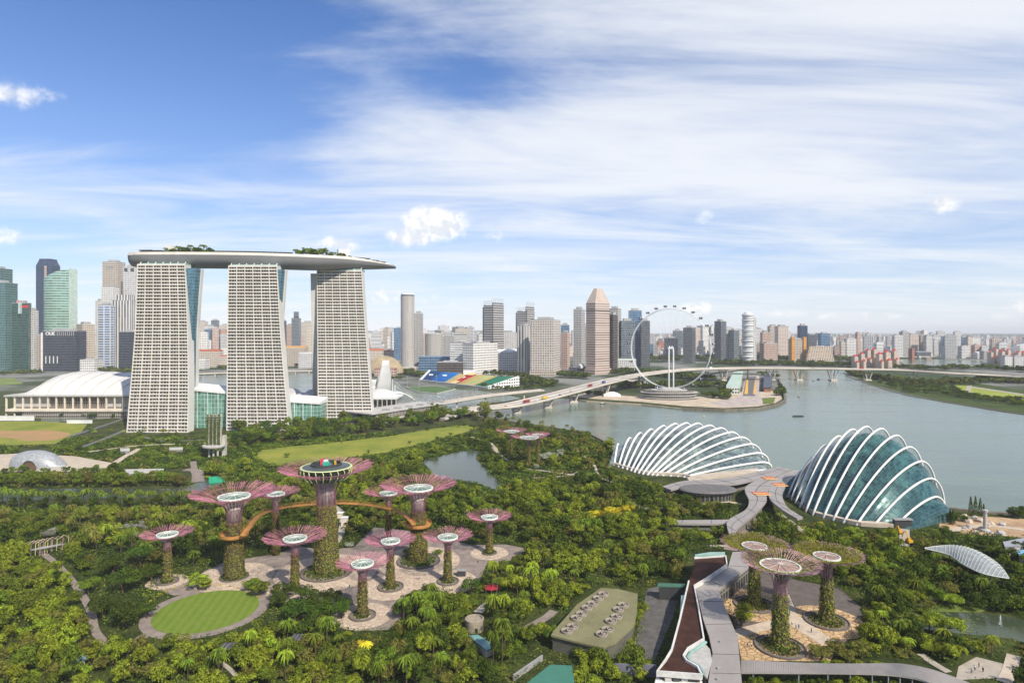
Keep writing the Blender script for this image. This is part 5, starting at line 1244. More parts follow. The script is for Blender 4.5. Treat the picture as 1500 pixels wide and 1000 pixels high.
m = MB(); m.lathe([(3.6, .1), (3.7, 4.6), (3.2, 4.7), (3.1, 4.0), (.1, 4.0)], 24, c); m.build('drum', mat('stone_drum', (.30, .255, .20), .9, ns=.5, na=.35), kt)
m = MB(); m.box((c.x + 1, c.y - 3.6, .1), (1.2, .4, 2.2)); m.build('door', DARK, kt)
for (a, b, lab, w_) in ((340, 946, 'grey slatted pergola roof left of the woods clearing', 6.5), (440, 933, 'grey slatted pergola roof in the palms below the grove', 5.5)):
    t = thing('pergola', lab, 'pergola', P(a, b)); c = P(a, b, 4)
    for k in range(5):
        m = MB(); m.box((c.x - w_ / 2 + w_ * k / 4, c.y, 4), (w_ / 5.5, 5, .15)); m.build('shade_panel', mat('pergola_grey', (.11, .11, .13), .5), t)
    m = MB()
    for sx in (-w_ / 2, w_ / 2):
        for sy in (-2.3, 2.3): m.box((c.x + sx, c.y + sy, .05), (.2, .2, 3.95))
    m.build('support_frame', STEEL_G, t)
# silver shell pavilion and its square
sp_ = thing('shell_pavilion', 'silver shell shaped pavilion with an arched opening on the pale square', 'pavilion', P(52, 686)); c = P(52, 684); SHELL = mat('silver_shell', (.33, .345, .36), .45, .4, metal=.2, ns=.5, na=.35, bump=.3)
m = MB(); rings = []
for i in range(13):
    t = i / 12 * 2 - 1; w_ = 11.5 * (1 - abs(t) ** 2.4) ** .5 + .1; h_ = 14 * (1 - abs(t + .12) ** 2.2 if abs(t + .12) < 1 else .0) ** .62 + .05 if abs(t + .12) < 1 else .1
    rings.append([Vector((c.x + t * 24, c.y + 3 + w_ * math.cos(a), h_ * math.sin(a))) for a in [pi * q / 14 for q in range(15)]])
m.loft(rings); m.build('shell_skin', SHELL, sp_, True)
m = MB(); rings = []
for i in range(6):
    t = i / 5; rings.append([Vector((c.x + 3 + (6.8 - t * .8) * math.cos(a), c.y - 11.5 + 9 * t, (8 - t) * math.sin(a))) for a in [pi * q / 12 for q in range(13)]])
m.loft(rings); m.build('entrance_arch', SHELL, sp_, True)
m = MB(); m.add([Vector((c.x + 3 + 6.2 * math.cos(a), c.y - 10.5, 7.4 * math.sin(a) + .1)) for a in [pi * q / 12 for q in range(13)]], [tuple(range(13))]); m.build('dark_opening', mat('interior_brown', (.12, .075, .045), .9), sp_)
# planted lift tower
lt = thing('planted_lift_tower', 'tall lattice lift tower draped with rows of planting before the green atrium', 'lift tower', P(311, 675)); c = P(311, 669)
LTC = mat('lift_tower_concrete', (.42, .40, .36), .85, ns=.3)
ztop = H - (608 - 485) * c.y / F
for k in range(4):
    m = MB(); x0 = c.x - 8 + k * 3.6; m.loft([[Vector((x0 + s * 2.2, c.y + 6 - s * 5, z_)), Vector((x0 + 2.2 + s * 2.2, c.y + 6 - s * 5, z_)), Vector((x0 + 2.2 + s * 2.2, c.y + 8 - s * 5, z_)), Vector((x0 + s * 2.2, c.y + 8 - s * 5, z_))] for s, z_ in ((1, 8), (.6, 18), (.2, ztop - 3), (.0, ztop))], True, True)
    m.build('planted_fin', LTC, lt)
    rng = np.random.default_rng(70 + k); n = 700; s = rng.uniform(0, 1, n); pos = np.stack([(x0 - c.x) + 1.1 + s * 2.2 + rng.uniform(-1.2, 1.2, n) + 0 * s, 6 - s * 5 - 1.0 + rng.uniform(-.6, .3, n), ztop + (10 - ztop) * s ** 1.0], 1)
    pos = pos + np.array([0, c.y - P(311, 675).y, 0]) + np.array([c.x - P(311, 675).x, 0, 0]); np_obj('fin_planting', np_mesh('fin_planting', quads(pos, np.array([0, -1.0, .4]) + rng.normal(size=(n, 3)) * .5, rng.uniform(.5, 1.1, n), rng), SHRUB_G), lt)
m = MB()
for k in range(12):
    z_ = 10 + (ztop - 12) * k / 11; m.box((c.x - .6, c.y + 5.2, z_), (14, 2.5, .35))
m.build('floor_slab', LTC, lt)
m = MB(); m.lathe([(9.5, 9), (10, 9.8), (10, 11), (9.4, 11)], 30, (c.x + 1, c.y + 1, 0)); m.build('round_landing', CONC, lt)
m = MB()
for k in range(3): m.tube([(c.x - 2 + k * 4, c.y - 2, .1), (c.x - 2 + k * 4, c.y - 2, 9)], .9, 8)
m.build('landing_leg', LTC, lt)
m = MB(); m.box((c.x + 8.5, c.y + 6, .1), (3, 4, 19)); m.build('lift_shaft', LTC, lt)
slab_building('white_flat_roof', 'long low white roof canopy in the garden before the canal', 'canopy', [(181, 687), (240, 686), (240, 690.5), (208, 692), (181, 694)], 3, CONC, CONC_D, .6)
slab_building('white_kiosk', 'small white kiosk under trees near the flared hotel tower', 'kiosk', [(176, 656), (190, 656), (190, 660), (176, 660)], 3.5, CONC, CONC_D, .5)
slab_building('white_kiosk', 'small flat white bus shelter left of the lift tower', 'shelter', [(248, 655), (268, 654.5), (268, 658), (248, 658.5)], 3.5, CONC, CONC_D, .5)
w = MB(); a, b = P(306, 708), P(330, 706); wallrow(w, a, b, .1, 5, .6); tag(w.build('green_screen', mat('bright_green_mesh', (.02, .32, .19), .7)), 'bright green mesh screen by the canal bridge', 'screen')
# leaf shaped glass canopy and neighbours
lf = thing('leaf_canopy', 'leaf shaped ribbed glass canopy beside the tall conservatory', 'canopy', (*P(1420, 826)[:2], 0))
Aq = smooth([P(a, b, 8) for a, b in ((1355, 802), (1392, 800), (1428, 806), (1461, 824), (1478, 846))], 6); Bq = smooth([P(a, b, 8) for a, b in ((1355, 803), (1390, 812), (1412, 826.5), (1440, 839.5), (1478, 847))], 6)
m = MB(); rings = [[a.lerp(b, t) + Vector((0, 0, 3.5 * math.sin(pi * t) * math.sin(pi * i / (len(Aq) - 1)))) for t in [q / 6 for q in range(7)]] for i, (a, b) in enumerate(zip(Aq, Bq))]
m.loft(rings); m.build('canopy_glass', mat('grey_canopy_glass', (.30, .32, .32), .25, .5, metal=.2, ns=.3, na=.2), lf)
m = MB()
for i, r_ in enumerate(rings):
    m.tube([p + Vector((0, 0, .12)) for p in r_], .16, 3, False)
m.tube([r_[0] for r_ in rings], .25, 4); m.tube([r_[-1] for r_ in rings], .25, 4); m.tube([r_[3] for r_ in rings], .2, 4); m.build('canopy_rib', RINGW, lf)
for i in (6, 12, 18):
    m = MB(); q = Aq[i].lerp(Bq[i], .5); m.tube([(q.x, q.y, .1), (q.x, q.y, 9)], .3, 6); m.build('support_leg', STEEL_G, lf)
slab_building('grey_shed', 'low grey curved roof past the leaf shaped canopy', 'shed', [(1469, 793), (1500, 787), (1530, 790), (1530, 797), (1472, 800)], 6, STEEL_G, CONC, .5)
slab_building('blue_shed', 'low roof with a pale blue end by the worksite', 'shed', [(1488, 806), (1530, 800), (1530, 814), (1494, 813)], 5, mat('sky_blue_roof', (.16, .36, .52), .5, ns=.4), CONC, .5)
# worksite by the river: column, boulders, cabins, excavator arm
wt_ = thing('worksite_column', 'pale stone column standing on the bare worksite by the river', 'column', P(1443, 778)); c = P(1443, 778)
m = MB(); m.lathe([(2.4, .1), (2.4, 1.2), (1.1, 1.6), (1.0, 11), (1.5, 11.6), (1.5, 12.6), (.1, 12.9)], 14, c); m.build('shaft', CONC, wt_)
m = MB(); m.lathe([(3.2, .1), (3.2, .6)], 14, c); m.build('plinth', CONC_D, wt_)
rr = random.Random(3)
for k in range(16):
    px, py = rr.uniform(1402, 1470), rr.uniform(757, 783); c = P(px, py); m = MB(); s = rr.uniform(.8, 2.2)
    pr = [(s * .2, 0), (s * 1.1, s * .15), (s, s * .7), (s * .5, s * 1.1), (.05, s * 1.2)]; m.lathe(pr, 7, c)
    for i, v in enumerate(m.v): m.v[i] = (v[0] + rr.uniform(-.25, .25) * s, v[1] + rr.uniform(-.25, .25) * s, max(.05, v[2] + rr.uniform(-.15, .15) * s))
    tag(m.build('boulder', SAND if k % 3 else CONC), 'pale boulder on the bare worksite by the river', 'boulder', 'boulders strewn on the worksite')
YEL = mat('digger_yellow', (.60, .33, .02), .5, .4, na=.15)
for k, (px, py, lab) in enumerate(((1332, 796, 'orange digger by the gate under the tall conservatory'), (1318, 782, 'smaller orange loader at the dark gate under the tall conservatory'))):
    c = P(px, py); t = thing('digger', lab, 'digger', c); s = 1 - .3 * k
    m = MB(); m.box((c.x, c.y, 1.0), (2.6 * s, 3.4 * s, 1.2)); m.box((c.x - .5, c.y - .3, 2.2), (1.3 * s, 1.5 * s, 1.3)); m.build('cab_body', YEL, t)
    m = MB(); m.tube([(c.x + .4, c.y + 1, 2), (c.x + .8, c.y + 4 * s, 5.5 * s), (c.x + .6, c.y + 6 * s, 4.6 * s), (c.x + .4, c.y + 7 * s, 1.4)], .32, 5); m.build('boom', YEL, t)
    for sx in (-1.1, 1.1):
        m = MB(); m.box((c.x + sx * s, c.y, .1), (.6, 3.8 * s, .9)); m.build('track', DARK, t)
gate = thing('service_gate', 'dark gateway opening in the base of the tall conservatory', 'gateway', P(1325, 772)); c = P(1323, 773)
m = MB(); m.box((c.x, c.y + 1, .1), (10, 2.5, 4.6)); m.build('gate_opening', DARK, gate)
m = MB(); m.box((c.x, c.y + .8, 4.75), (11, 3.4, .6)); m.build('gate_lintel', CONC_D, gate)
# fountain, pool side terrace
fo = thing('pond_fountain', 'white water jet rising from the lily pond', 'fountain', P(1465.5, 916)); c = P(1465.5, 916); rng = np.random.default_rng(9)
n = 260; zz = rng.uniform(0, 1, n) ** 1.6 * 4.2; an = rng.uniform(0, 2 * pi, n); r = (.15 + .7 * (1 - zz / 4.2)) * rng.uniform(0, 1, n); pos = np.stack([r * np.cos(an), r * np.sin(an), zz + .1], 1)
np_obj('spray_foam', np_mesh('spray_foam', quads(pos, rng.normal(size=(n, 3)), rng.uniform(.12, .35, n), rng), mat('spray_white', (.80, .82, .82), .4)), fo)
m = MB(); m.lathe([(.5, .05), (.5, .25), (.2, .5)], 12, c); m.build('nozzle', DARK, fo)
# footbridge with bent pink frames
fb = thing('garden_footbridge', 'curved footbridge with bent pink and yellow frames in the woods', 'footbridge', P(70, 806)); pth = smooth([P(40, 806, 3), P(55, 803, 4), P(72, 800, 4), P(92, 796, 3)], 5)
m = MB(); deck_loft(m, pth, 3, .5, 0, 0, .1); m.build('walkway_deck', CONC_D, fb)
for i, p in enumerate(pth[::2]):
    m = MB(); m.tube([p + Vector((-1.0, -1.8, -3.6)), p + Vector((-.6, -2.0, 3.0)), p + Vector((1.6, 0, 4.8)), p + Vector((2.5, 2.4, 3.2)), p + Vector((2.2, 2.2, -3.2))], .16, 4); m.build('bent_frame', (ROD_V, mat('pale_yellow_frame', (.55, .50, .28), .5))[i % 2], fb)
fb2 = thing('tangled_trellis', 'tangle of pale bent trellis poles behind the far walkway tower', 'trellis', P(655, 765)); rr = random.Random(11)
for k in range(9):
    a = P(640 + k * 4.5, 768 - k * .8); m = MB(); q = [a + Vector((0, 0, .1))]
    for j in range(4): q.append(a + Vector((1.5 * j + rr.uniform(-1, 1), 1.5 * j, 3.5 + rr.uniform(-1.2, 2.2))))
    m.tube(q, .15, 4); m.build('bent_pole', ROD_V if k % 2 else COLLAR, fb2)
rp = MB(); c = P(720, 870); rp.lathe([(3.6, 3.2), (.2, 4.8)], 8, c, False); t = thing('red_tent', 'small dark red peaked tent in the trees past the grove', 'tent', c); rp.build('tent_top', mat('dark_red_canvas', (.28, .02, .03), .8), t)
m = MB()
for k in range(8): m.tube([c + Vector((3.4 * math.cos(k * pi / 4), 3.4 * math.sin(k * pi / 4), .05)), c + Vector((3.4 * math.cos(k * pi / 4), 3.4 * math.sin(k * pi / 4), 3.3))], .08, 4)
m.build('pole_frame', STEEL_G, t)
for k, (px, py, w_, d_, h_, lab) in enumerate(((676, 843, 4, 2.4, 2.6, 'small dark kiosk at the paved edge beside the far slender tower'), (505, 770, 3.5, 3, 5, 'white lift head between the bar topped tower and the woods'), (498, 758, 8, 3, 3, 'pale stair building behind the bar topped tower'))):
    t = thing('kiosk', lab, 'kiosk', P(px, py)); c = P(px, py); m = MB(); m.box((c.x, c.y, .1), (w_, d_, h_)); m.build('kiosk_body', DARK if k == 0 else CREAM, t); m = MB(); m.box((c.x, c.y, h_ + .12), (w_ + .6, d_ + .6, .25)); m.build('flat_top', CONC_D if k == 0 else WHITE, t)

# ================================================================ people, vehicles, boats
SKIN = mat('skin', (.42, .26, .18), .6, .3, ns=2); CLOTH = [mat('cloth_' + n, c, .9, .1, ns=2) for n, c in (('white', (.7, .7, .68)), ('navy', (.03, .05, .12)), ('red', (.4, .05, .05)), ('grey', (.2, .2, .21)), ('teal', (.05, .25, .25)), ('black', (.02, .02, .022)))]
def skin_body(name):
    J = [((0, 0, .98), .15), ((0, 0, 1.15), .135), ((0, 0, 1.38), .16), ((0, 0, 1.50), .065), ((0, .01, 1.62), .095), ((0, .0, 1.74), .07), ((.18, 0, 1.42), .06), ((.26, .02, 1.14), .045), ((.27, -.08, .90), .035), ((.28, -.11, .82), .03),
         ((-.18, 0, 1.42), .06), ((-.26, .0, 1.14), .045), ((-.25, -.1, .92), .035), ((-.25, -.14, .84), .03), ((.10, -.02, .90), .095), ((.12, -.12, .50), .065), ((.12, .0, .09), .045), ((.12, -.14, .04), .035), ((-.10, .02, .90), .095), ((-.11, .06, .50), .065), ((-.11, .24, .11), .045), ((-.11, .12, .04), .035)]
    E = [(0, 1), (1, 2), (2, 3), (3, 4), (4, 5), (2, 6), (6, 7), (7, 8), (8, 9), (2, 10), (10, 11), (11, 12), (12, 13), (0, 14), (14, 15), (15, 16), (16, 17), (0, 18), (18, 19), (19, 20), (20, 21)]
    me = bpy.data.meshes.new(name); me.from_pydata([j[0] for j in J], E, []); o = bpy.data.objects.new(name, me); COL.objects.link(o); md = o.modifiers.new('skin', 'SKIN'); md.use_smooth_shade = True
    lay = me.skin_vertices[0] if me.skin_vertices else None
    if lay is None:
        bm_ = __import__('bmesh').new(); bm_.from_mesh(me); bm_.verts.layers.skin.verify(); bm_.to_mesh(me); bm_.free(); lay = me.skin_vertices[0]
    for i, (p, r_) in enumerate(J): lay.data[i].radius = (r_, r_); lay.data[i].use_root = (i == 0)
    o.modifiers.new('subd', 'SUBSURF').levels = 1; o.modifiers['subd'].render_levels = 1; me.materials.append(SKIN); return o
pbody = skin_body('person')
def clothes(body, top, low):
    m = MB(); m.lathe([(.20, .92), (.19, 1.1), (.225, 1.35), (.19, 1.47), (.08, 1.52)], 10, (0, 0, 0), False, 1.0, .78)
    for s in (1, -1): m.tube([(s * .15, 0, 1.44), (s * .2, 0, 1.40), (s * .255, .01, 1.18)], [.085, .085, .07], 7)
    a = m.build('shirt', top, None, True); a.parent = body
    m = MB(); m.lathe([(.20, .86), (.205, .98), (.19, 1.06)], 10, (0, 0, 0), False, 1, .78); m.tube([(.10, -.02, .93), (.12, -.12, .50), (.12, -.01, .12)], [.125, .09, .07], 8); m.tube([(-.10, .02, .93), (-.11, .06, .50), (-.11, .23, .14)], [.125, .09, .07], 8)
    b = m.build('trousers', low, None, True); b.parent = body
    m = MB(); m.lathe([(.115, 1.62), (.12, 1.70), (.09, 1.79), (.02, 1.82)], 10, (0, .015, 0)); h = m.build('hair', mat('black_hair', (.015, .012, .01), .6), None, True); h.parent = body
clothes(pbody, CLOTH[0], CLOTH[1]); note_kids(pbody)
PEOPLE = [(1160, 916, 'person in a white shirt walking the pale path beside the foremost court tower', 0, 1), (1166, 922, 'person in red walking the pale path behind a white shirt', 2, 3), (1188.5, 927, 'person in dark clothes walking alone near the lower end of the pale path', 5, 5), (1170, 921, 'person in teal beside the one in red on the pale path', 4, 1),
          (1157, 900, 'person in grey midway up the pale court path', 3, 5), (1154, 888, 'person in black high up the pale court path', 5, 3), (1095, 949, 'person in navy on the stone paving by the grey roof edge', 1, 3), (1101, 948, 'person in white on the stone paving by the grey roof edge', 0, 5),
          (1428, 982, 'person in white on the terrace below the lily pond', 0, 1), (1434, 978, 'person in red on the terrace below the lily pond', 2, 5), (1423, 987, 'person in grey at the near edge of the pond terrace', 3, 1), (1440, 985, 'person in black on the far side of the pond terrace', 5, 5),
          (396, 842, 'person in white crossing the grove plaza near the tall walkway tower', 0, 5), (700, 826, 'person in black on the grove plaza by the dark kiosk', 5, 1), (610, 870, 'person in red at the lower edge of the grove plaza', 2, 3), (512, 862, 'person in teal between the front pads of the grove', 4, 1)]
for i, (px, py, lab, a, b) in enumerate(PEOPLE):
    if i == 0: o = pbody
    else:
        o = pbody.copy(); COL.objects.link(o)
        for ch in pbody.children:
            if ch.name in [k.name for k in KIDS[pbody.name]]:
                c = ch.copy(); COL.objects.link(c); c.parent = o
                if c.name.startswith('shirt') or c.name.startswith('trousers'):
                    c.material_slots[0].link = 'OBJECT'; c.material_slots[0].material = CLOTH[a if c.name.startswith('shirt') else b]
    q = P(px, py); o.location = (q.x, q.y, .27); o.rotation_euler = (0, 0, i * 1.9); tag(o, lab, 'person', 'people strolling in the gardens')

def vehicle(name, label, cat, path_px, off, Ln, W, Hh, body, box_m=None, flip=False):
    best = min(range(len(bpath)), key=lambda i: abs(750 + F * bpath[i].x / bpath[i].y - path_px)); p = bpath[best]; t = bpath[min(best + 1, len(bpath) - 1)] - bpath[max(best - 1, 0)]; t.normalize(); n = Vector((t.y, -t.x, 0))
    loc = p + n * off + Vector((0, 0, .12)); r = thing(name, label, cat, (0, 0, 0), 'traffic on the road bridge')
    m = MB(); lo = .45
    if cat == 'car':
        m.loft([[Vector((x, -W / 2, z0)), Vector((x, W / 2, z0)), Vector((x, W / 2 * w_, z1)), Vector((x, -W / 2 * w_, z1))] for x, z0, z1, w_ in ((-Ln / 2, .5, .95, .96), (-Ln * .42, .4, 1.05, .97), (-Ln * .28, .4, Hh, .8), (Ln * .12, .4, Hh, .8), (Ln * .26, .4, 1.0, .96), (Ln * .46, .4, .85, .94), (Ln / 2, .5, .7, .9))], True, True)
    elif cat == 'truck':
        m.box((-Ln * .12, 0, .9), (Ln * .74, W, Hh - .9)); m.box((Ln * .38, 0, .6), (Ln * .2, W * .95, Hh * .68))
    else:
        m.box((0, 0, lo), (Ln, W, Hh - lo))
    m.build('body', body, r)
    g_ = MB(); z0, z1 = (1.02, Hh - .12) if cat == 'car' else (Hh * .45, Hh * .78)
    if cat == 'bus': g_.box((0, 0, z0), (Ln + .06, W + .06, z1 - z0))
    elif cat == 'truck': g_.box((Ln * .40, 0, Hh * .42), (Ln * .17, W * .98, Hh * .2))
    else: g_.box((-Ln * .08, 0, z0), (Ln * .36, W * .9, (z1 - z0) * .8))
    g_.build('windows', DARK, r)
    for sx in (-.32, .32):
        for sy in (-1, 1):
            m = MB(); m.lathe([(.1, -.14), (.42, -.14), (.42, .14), (.1, .14)], 10); w_ = m.build('wheel', mat('tyre', (.02, .02, .02), .9), r); w_.location = (Ln * sx, W / 2 * sy * .95, .42); w_.rotation_euler = (R(90), 0, 0)
    r.location = loc; r.rotation_euler = (0, 0, math.atan2(t.y, t.x) + (pi if flip else 0)); ORG[r.name] = loc
VR = mat('paint_red', (.42, .03, .025), .35, .5); VB = mat('paint_blue', (.03, .07, .25), .35, .5); VY = mat('paint_yellow', (.62, .42, .02), .4, .5); VW = mat('paint_white', (.7, .7, .7), .35, .5); VK = mat('paint_black', (.03, .03, .035), .3, .5); VS = mat('paint_silver', (.4, .41, .42), .3, .5, metal=.4)
for a in (('bus', 'red double deck bus highest up the curve of the bridge', 'bus', 861, 5, 11.5, 2.6, 4.2, VR), ('bus', 'red bus on the lower stretch of the bridge near the lone tree', 'bus', 764, 5, 11.5, 2.6, 4.2, VR), ('truck', 'bright yellow truck climbing the bridge', 'truck', 787, 9, 13, 2.8, 4.2, VY),
          ('truck', 'blue truck on the bridge before the pyramid topped tower', 'truck', 881, 6, 11, 2.7, 4.2, VB), ('car', 'white car following the yellow truck on the bridge', 'car', 775, 10, 4.8, 1.9, 1.6, VW), ('car', 'black car ahead of the yellow truck on the bridge', 'car', 812, 9, 4.8, 1.9, 1.6, VK), ('car', 'silver car alone on the rising part of the bridge', 'car', 832, 5, 4.8, 1.9, 1.6, VS),
          ('truck', 'white truck on the bridge past the wheel', 'truck', 1040, 5, 10, 2.7, 4, VW), ('car', 'black car on the bridge over the river piers', 'car', 1190, 5, 4.8, 1.9, 1.6, VK), ('truck', 'red truck on the bridge near the red roofed flats', 'truck', 1262, 5, 10, 2.7, 4, VR), ('car', 'white car on the bridge over the race track', 'car', 1098, 9, 4.8, 1.9, 1.6, VW), ('car', 'red car at the foot of the bridge', 'car', 735, 9, 4.8, 1.9, 1.6, VR)):
    vehicle(*a)
def boat(label, px, py, Ln, W, cabin, m_, rz):
    c = P(px, py); t = thing('boat', label, 'boat', (c.x, c.y, 0), 'small boats on the river', rz); o0 = Vector((c.x, c.y, 0)); m = MB()
    m.loft([[o0 + Vector((x, -w_ * W / 2, 1.1 + lift)), o0 + Vector((x, -w_ * W * .3, .02)), o0 + Vector((x, w_ * W * .3, .02)), o0 + Vector((x, w_ * W / 2, 1.1 + lift))] for x, w_, lift in ((-Ln / 2, .75, 0), (-Ln * .2, 1, 0), (Ln * .2, .95, .1), (Ln * .4, .55, .3), (Ln / 2, .06, .55))], True, True); m.build('boat_hull', m_, t)
    if cabin:
        m = MB(); m.box((c.x - Ln * .1, c.y, 1.12), (Ln * .45, W * .7, 1.7)); m.build('cabin', VW, t); m = MB(); m.box((c.x - Ln * .1, c.y, 2.85), (Ln * .52, W * .85, .2)); m.build('cabin_cover', m_, t)
    else:
        m = MB()
        for k in range(8): m.box((c.x - Ln * .38 + Ln * .1 * k, c.y, 1.05), (.5, .9, .9))
        m.build('rower', CLOTH[5], t); t['label'] = label
boat('small covered boat with a pale cabin on the near reach below the far bridge piers', 1170, 581.5, 9, 3, True, mat('boat_brown', (.20, .09, .05), .6), 1.3)
boat('long dark paddled boat alone in mid river', 1169, 610, 16, 1.6, False, DARK, .05)
boat('small dark boat near the promenade left of the wheel terminal', 883, 591.5, 9, 3, True, mat('boat_dark', (.06, .05, .045), .6), 0)
boat('tiny boat between the two tall bridge piers', 1192, 558, 9, 2.6, True, DARK, .6)
boat('tiny boat just past the two tall bridge piers', 1199, 556, 8, 2.4, True, mat('boat_brown', (.20, .09, .05), .6), .2)
for k, (px, py) in enumerate(((1031, 610),)):
    c = P(px, py); m = MB(); m.lathe([(1.0, .05), (1.0, .8), (.3, 1.2), (.25, 3.0), (.05, 3.2)], 10, c); tag(m.build('buoy', mat('buoy_yellow', (.6, .55, .05), .5)), 'small yellow buoy floating off the far promenade', 'buoy')
# ================================================================ the city across the bay
def fac(k):
    T = dict(
        tealpale=((.10, .18, .18), (.05, .12, .125), 3.8, 3.0, .85, .7, .4), teal=((.06, .15, .135), (.035, .12, .11), 3.8, 3.0, .85, .62, .35), darkteal=((.03, .085, .075), (.02, .06, .055), 4, 4, .9, .55, .3), navy=((.035, .06, .11), (.025, .05, .10), 3.8, 2.4, .8, .7, .45),
        jade=((.32, .44, .38), (.12, .25, .215), 4.2, 7, .96, .52, .35), ink=((.05, .06, .085), (.02, .028, .045), 4, 2.2, .85, .62, .4), cream=((.56, .49, .42), (.13, .12, .11), 3.6, 3.4, .72, .46, .1),
        beige=((.46, .40, .34), (.12, .105, .095), 3.5, 3.2, .66, .5, .1), grey=((.40, .39, .385), (.10, .10, .105), 3.7, 2.8, .62, .55, .15), white=((.66, .64, .62), (.17, .18, .19), 3.6, 3.6, .7, .5, .15),
        whiteblue=((.62, .63, .66), (.10, .19, .34), 3.9, 14, .82, .56, .25), silver=((.50, .50, .52), (.15, .16, .17), 3.6, 4.4, .62, .7, .2), pink=((.47, .34, .29), (.15, .12, .11), 3.6, 3.2, .7, .48, .1),
        rose=((.50, .40, .35), (.20, .17, .155), 3.4, 40, 1.0, .45, .1), orange=((.52, .24, .13), (.14, .09, .07), 3.3, 3, .5, .42, .05), glassgrey=((.20, .225, .25), (.09, .115, .14), 3.8, 2.6, .88, .72, .45),
        slate=((.13, .14, .16), (.055, .065, .08), 3.8, 2.4, .8, .66, .35), banded=((.43, .41, .40), (.06, .06, .065), 3.9, 60, 1.0, .52, .2), dkbrown=((.11, .09, .085), (.04, .036, .035), 3.6, 2, .8, .7, .2), blueglass=((.16, .25, .36), (.06, .13, .23), 3.8, 2.6, .88, .72, .5),
        hotel=((.50, .45, .41), (.16, .15, .145), 3.3, 3.6, .62, .56, .1), gold=((.50, .30, .10), (.22, .13, .05), 3.6, 3, .5, .6, .1), ribbed=((.52, .49, .46), (.14, .13, .125), 60, 2.2, .45, 1.0, .15), condo=((.55, .46, .40), (.16, .15, .14), 3.2, 4.2, .6, .5, .1), lightgrey=((.54, .53, .53), (.20, .20, .21), 3.4, 3.2, .66, .52, .15), stripe=((.66, .65, .64), (.22, .24, .26), 3.3, 30, 1, .5, .15), fins=((.60, .58, .56), (.15, .155, .16), 40, 5.2, .55, 1.0, .2))
    w, gl, fh, cw, wx, wz, mt = T[k]; fh = fh * 1.9 if fh < 9 else fh; cw *= 1.75
    return facade('facade_' + k, w, gl, fh, cw, wx, wz, mt)
ROOFG = mat('roof_gravel', (.30, .29, .28), .9, .1, ns=.1)
PLANT = mat('roof_plant_grey', (.34, .34, .345), .8, .2, ns=.2)
def foot(px0, px1, D, split=None, dep=None, k=1.0):
    """footprint of a block seen between two photo columns; split = column of its near corner"""
    if split is None:
        x0, x1 = (px0 - 750) / F * D, (px1 - 750) / F * D; d = dep or max(14, min(45, (x1 - x0) * .8)); s = (x0 + x1) / 2 / D * d * .98
        if x0 > 0: return [(x0, D), (x1, D), (x1 + d * x0 / D * .0, D + d), (x0, D + d)]
        return [(x0, D), (x1, D), (x1, D + d), (x0, D + d)]
    xs = (split - 750) / F * D; w0 = (split - px0) / F * D; w1 = (px1 - split) / F * D
    a = math.sqrt(max(w0 * w1, 1)) * k; b = w0 * w1 / a
    if a > 60: b = b * a / 60 if False else b; 
    ya, yb = D + a, D + b
    L_ = ((px0 - 750) / F * ya, ya); R_ = ((px1 - 750) / F * yb, yb)
    return [(xs, D), R_, (L_[0] + R_[0] - xs, L_[1] + R_[1] - D), L_]
def shrink(pts, f):
    cx = sum(p[0] for p in pts) / len(pts); cy = sum(p[1] for p in pts) / len(pts); return [(cx + (p[0] - cx) * f, cy + (p[1] - cy) * f) for p in pts]
CITY = []
def block(label, px0, px1, top, base, fk, split=None, cat='tower', dep=None, k=1.0, name='office_tower', crown=None, D=None, group=None, podium=None, roof=True, fb=0.0):
    D = D or H * F / (base - 485); z1 = H - (top - 485) * D / F
    pts = foot(px0, px1, D, split, dep, k); c = (sum(p[0] for p in pts) / 4, sum(p[1] for p in pts) / 4, 0)
    t = thing(name, label, cat, c, group); m = MB(); m.prism(pts, .05, z1); m.build('facade', fac(fk) if isinstance(fk, str) else fk, t)
    if roof:
        m = MB(); m.prism(shrink(pts, 1.012), z1 + .02, z1 + 1.3); m.build('parapet', PLANT, t)
        m = MB(); m.prism(shrink(pts, .55), z1 + 1.32, z1 + 1.3 + max(3, min(7, z1 * .05))); m.build('roof_plant', PLANT, t)
    if podium:
        m = MB(); q = shrink(pts, podium[0]); m.prism(q, .06, podium[1]); m.build('podium', fac('beige'), t)
    CITY.append(((px0 + px1) / 2, top, base, label)); t['_z'] = 0; del t['_z']
    return t, pts, z1, D
def mast(t, x, y, z, h, r=.5):
    m = MB(); m.tube([(x, y, z), (x, y, z + h)], [r, r * .4], 5); m.build('roof_mast', PLANT, t)
# --- left: the business district
block('teal glass tower cut by the edge of the view', -30, 8, 414, 548, 'tealpale', D=1820); 
block('taller teal glass tower just behind the edge one', -30, 1, 393, 548, 'tealpale', D=1880)
block('low pale brick block with dark bands between the edge tower and the dark green tower', 4, 20, 498, 541, 'pink', D=1930)
block('dark narrow grey tower beside the edge tower', 3, 12, 476, 543, 'slate', D=1870)
block('small building with orange top behind the pale brick block', 10, 19, 485, 541, 'gold', D=2050)
t, pts, z1, D = block('dark green glass tower with a red and white rooftop sign', 17.5, 46, 444, 544.5, 'darkteal', split=42, k=.6)
m = MB(); x0, x1 = Q(27, 445, D - .8).x, Q(30, 445, D - .8).x; m.box(((x0 + x1) / 2, D + 3, z1 - 30), (x1 - x0, 10, 33)); m.build('white_fin', mat('pale_teal_panel', (.40, .52, .50), .5), t)
a, b, c_ = pts[3], pts[0], None
def on_wall(a, b, f): return Vector((a[0] + (b[0] - a[0]) * f, a[1] + (b[1] - a[1]) * f, 0))
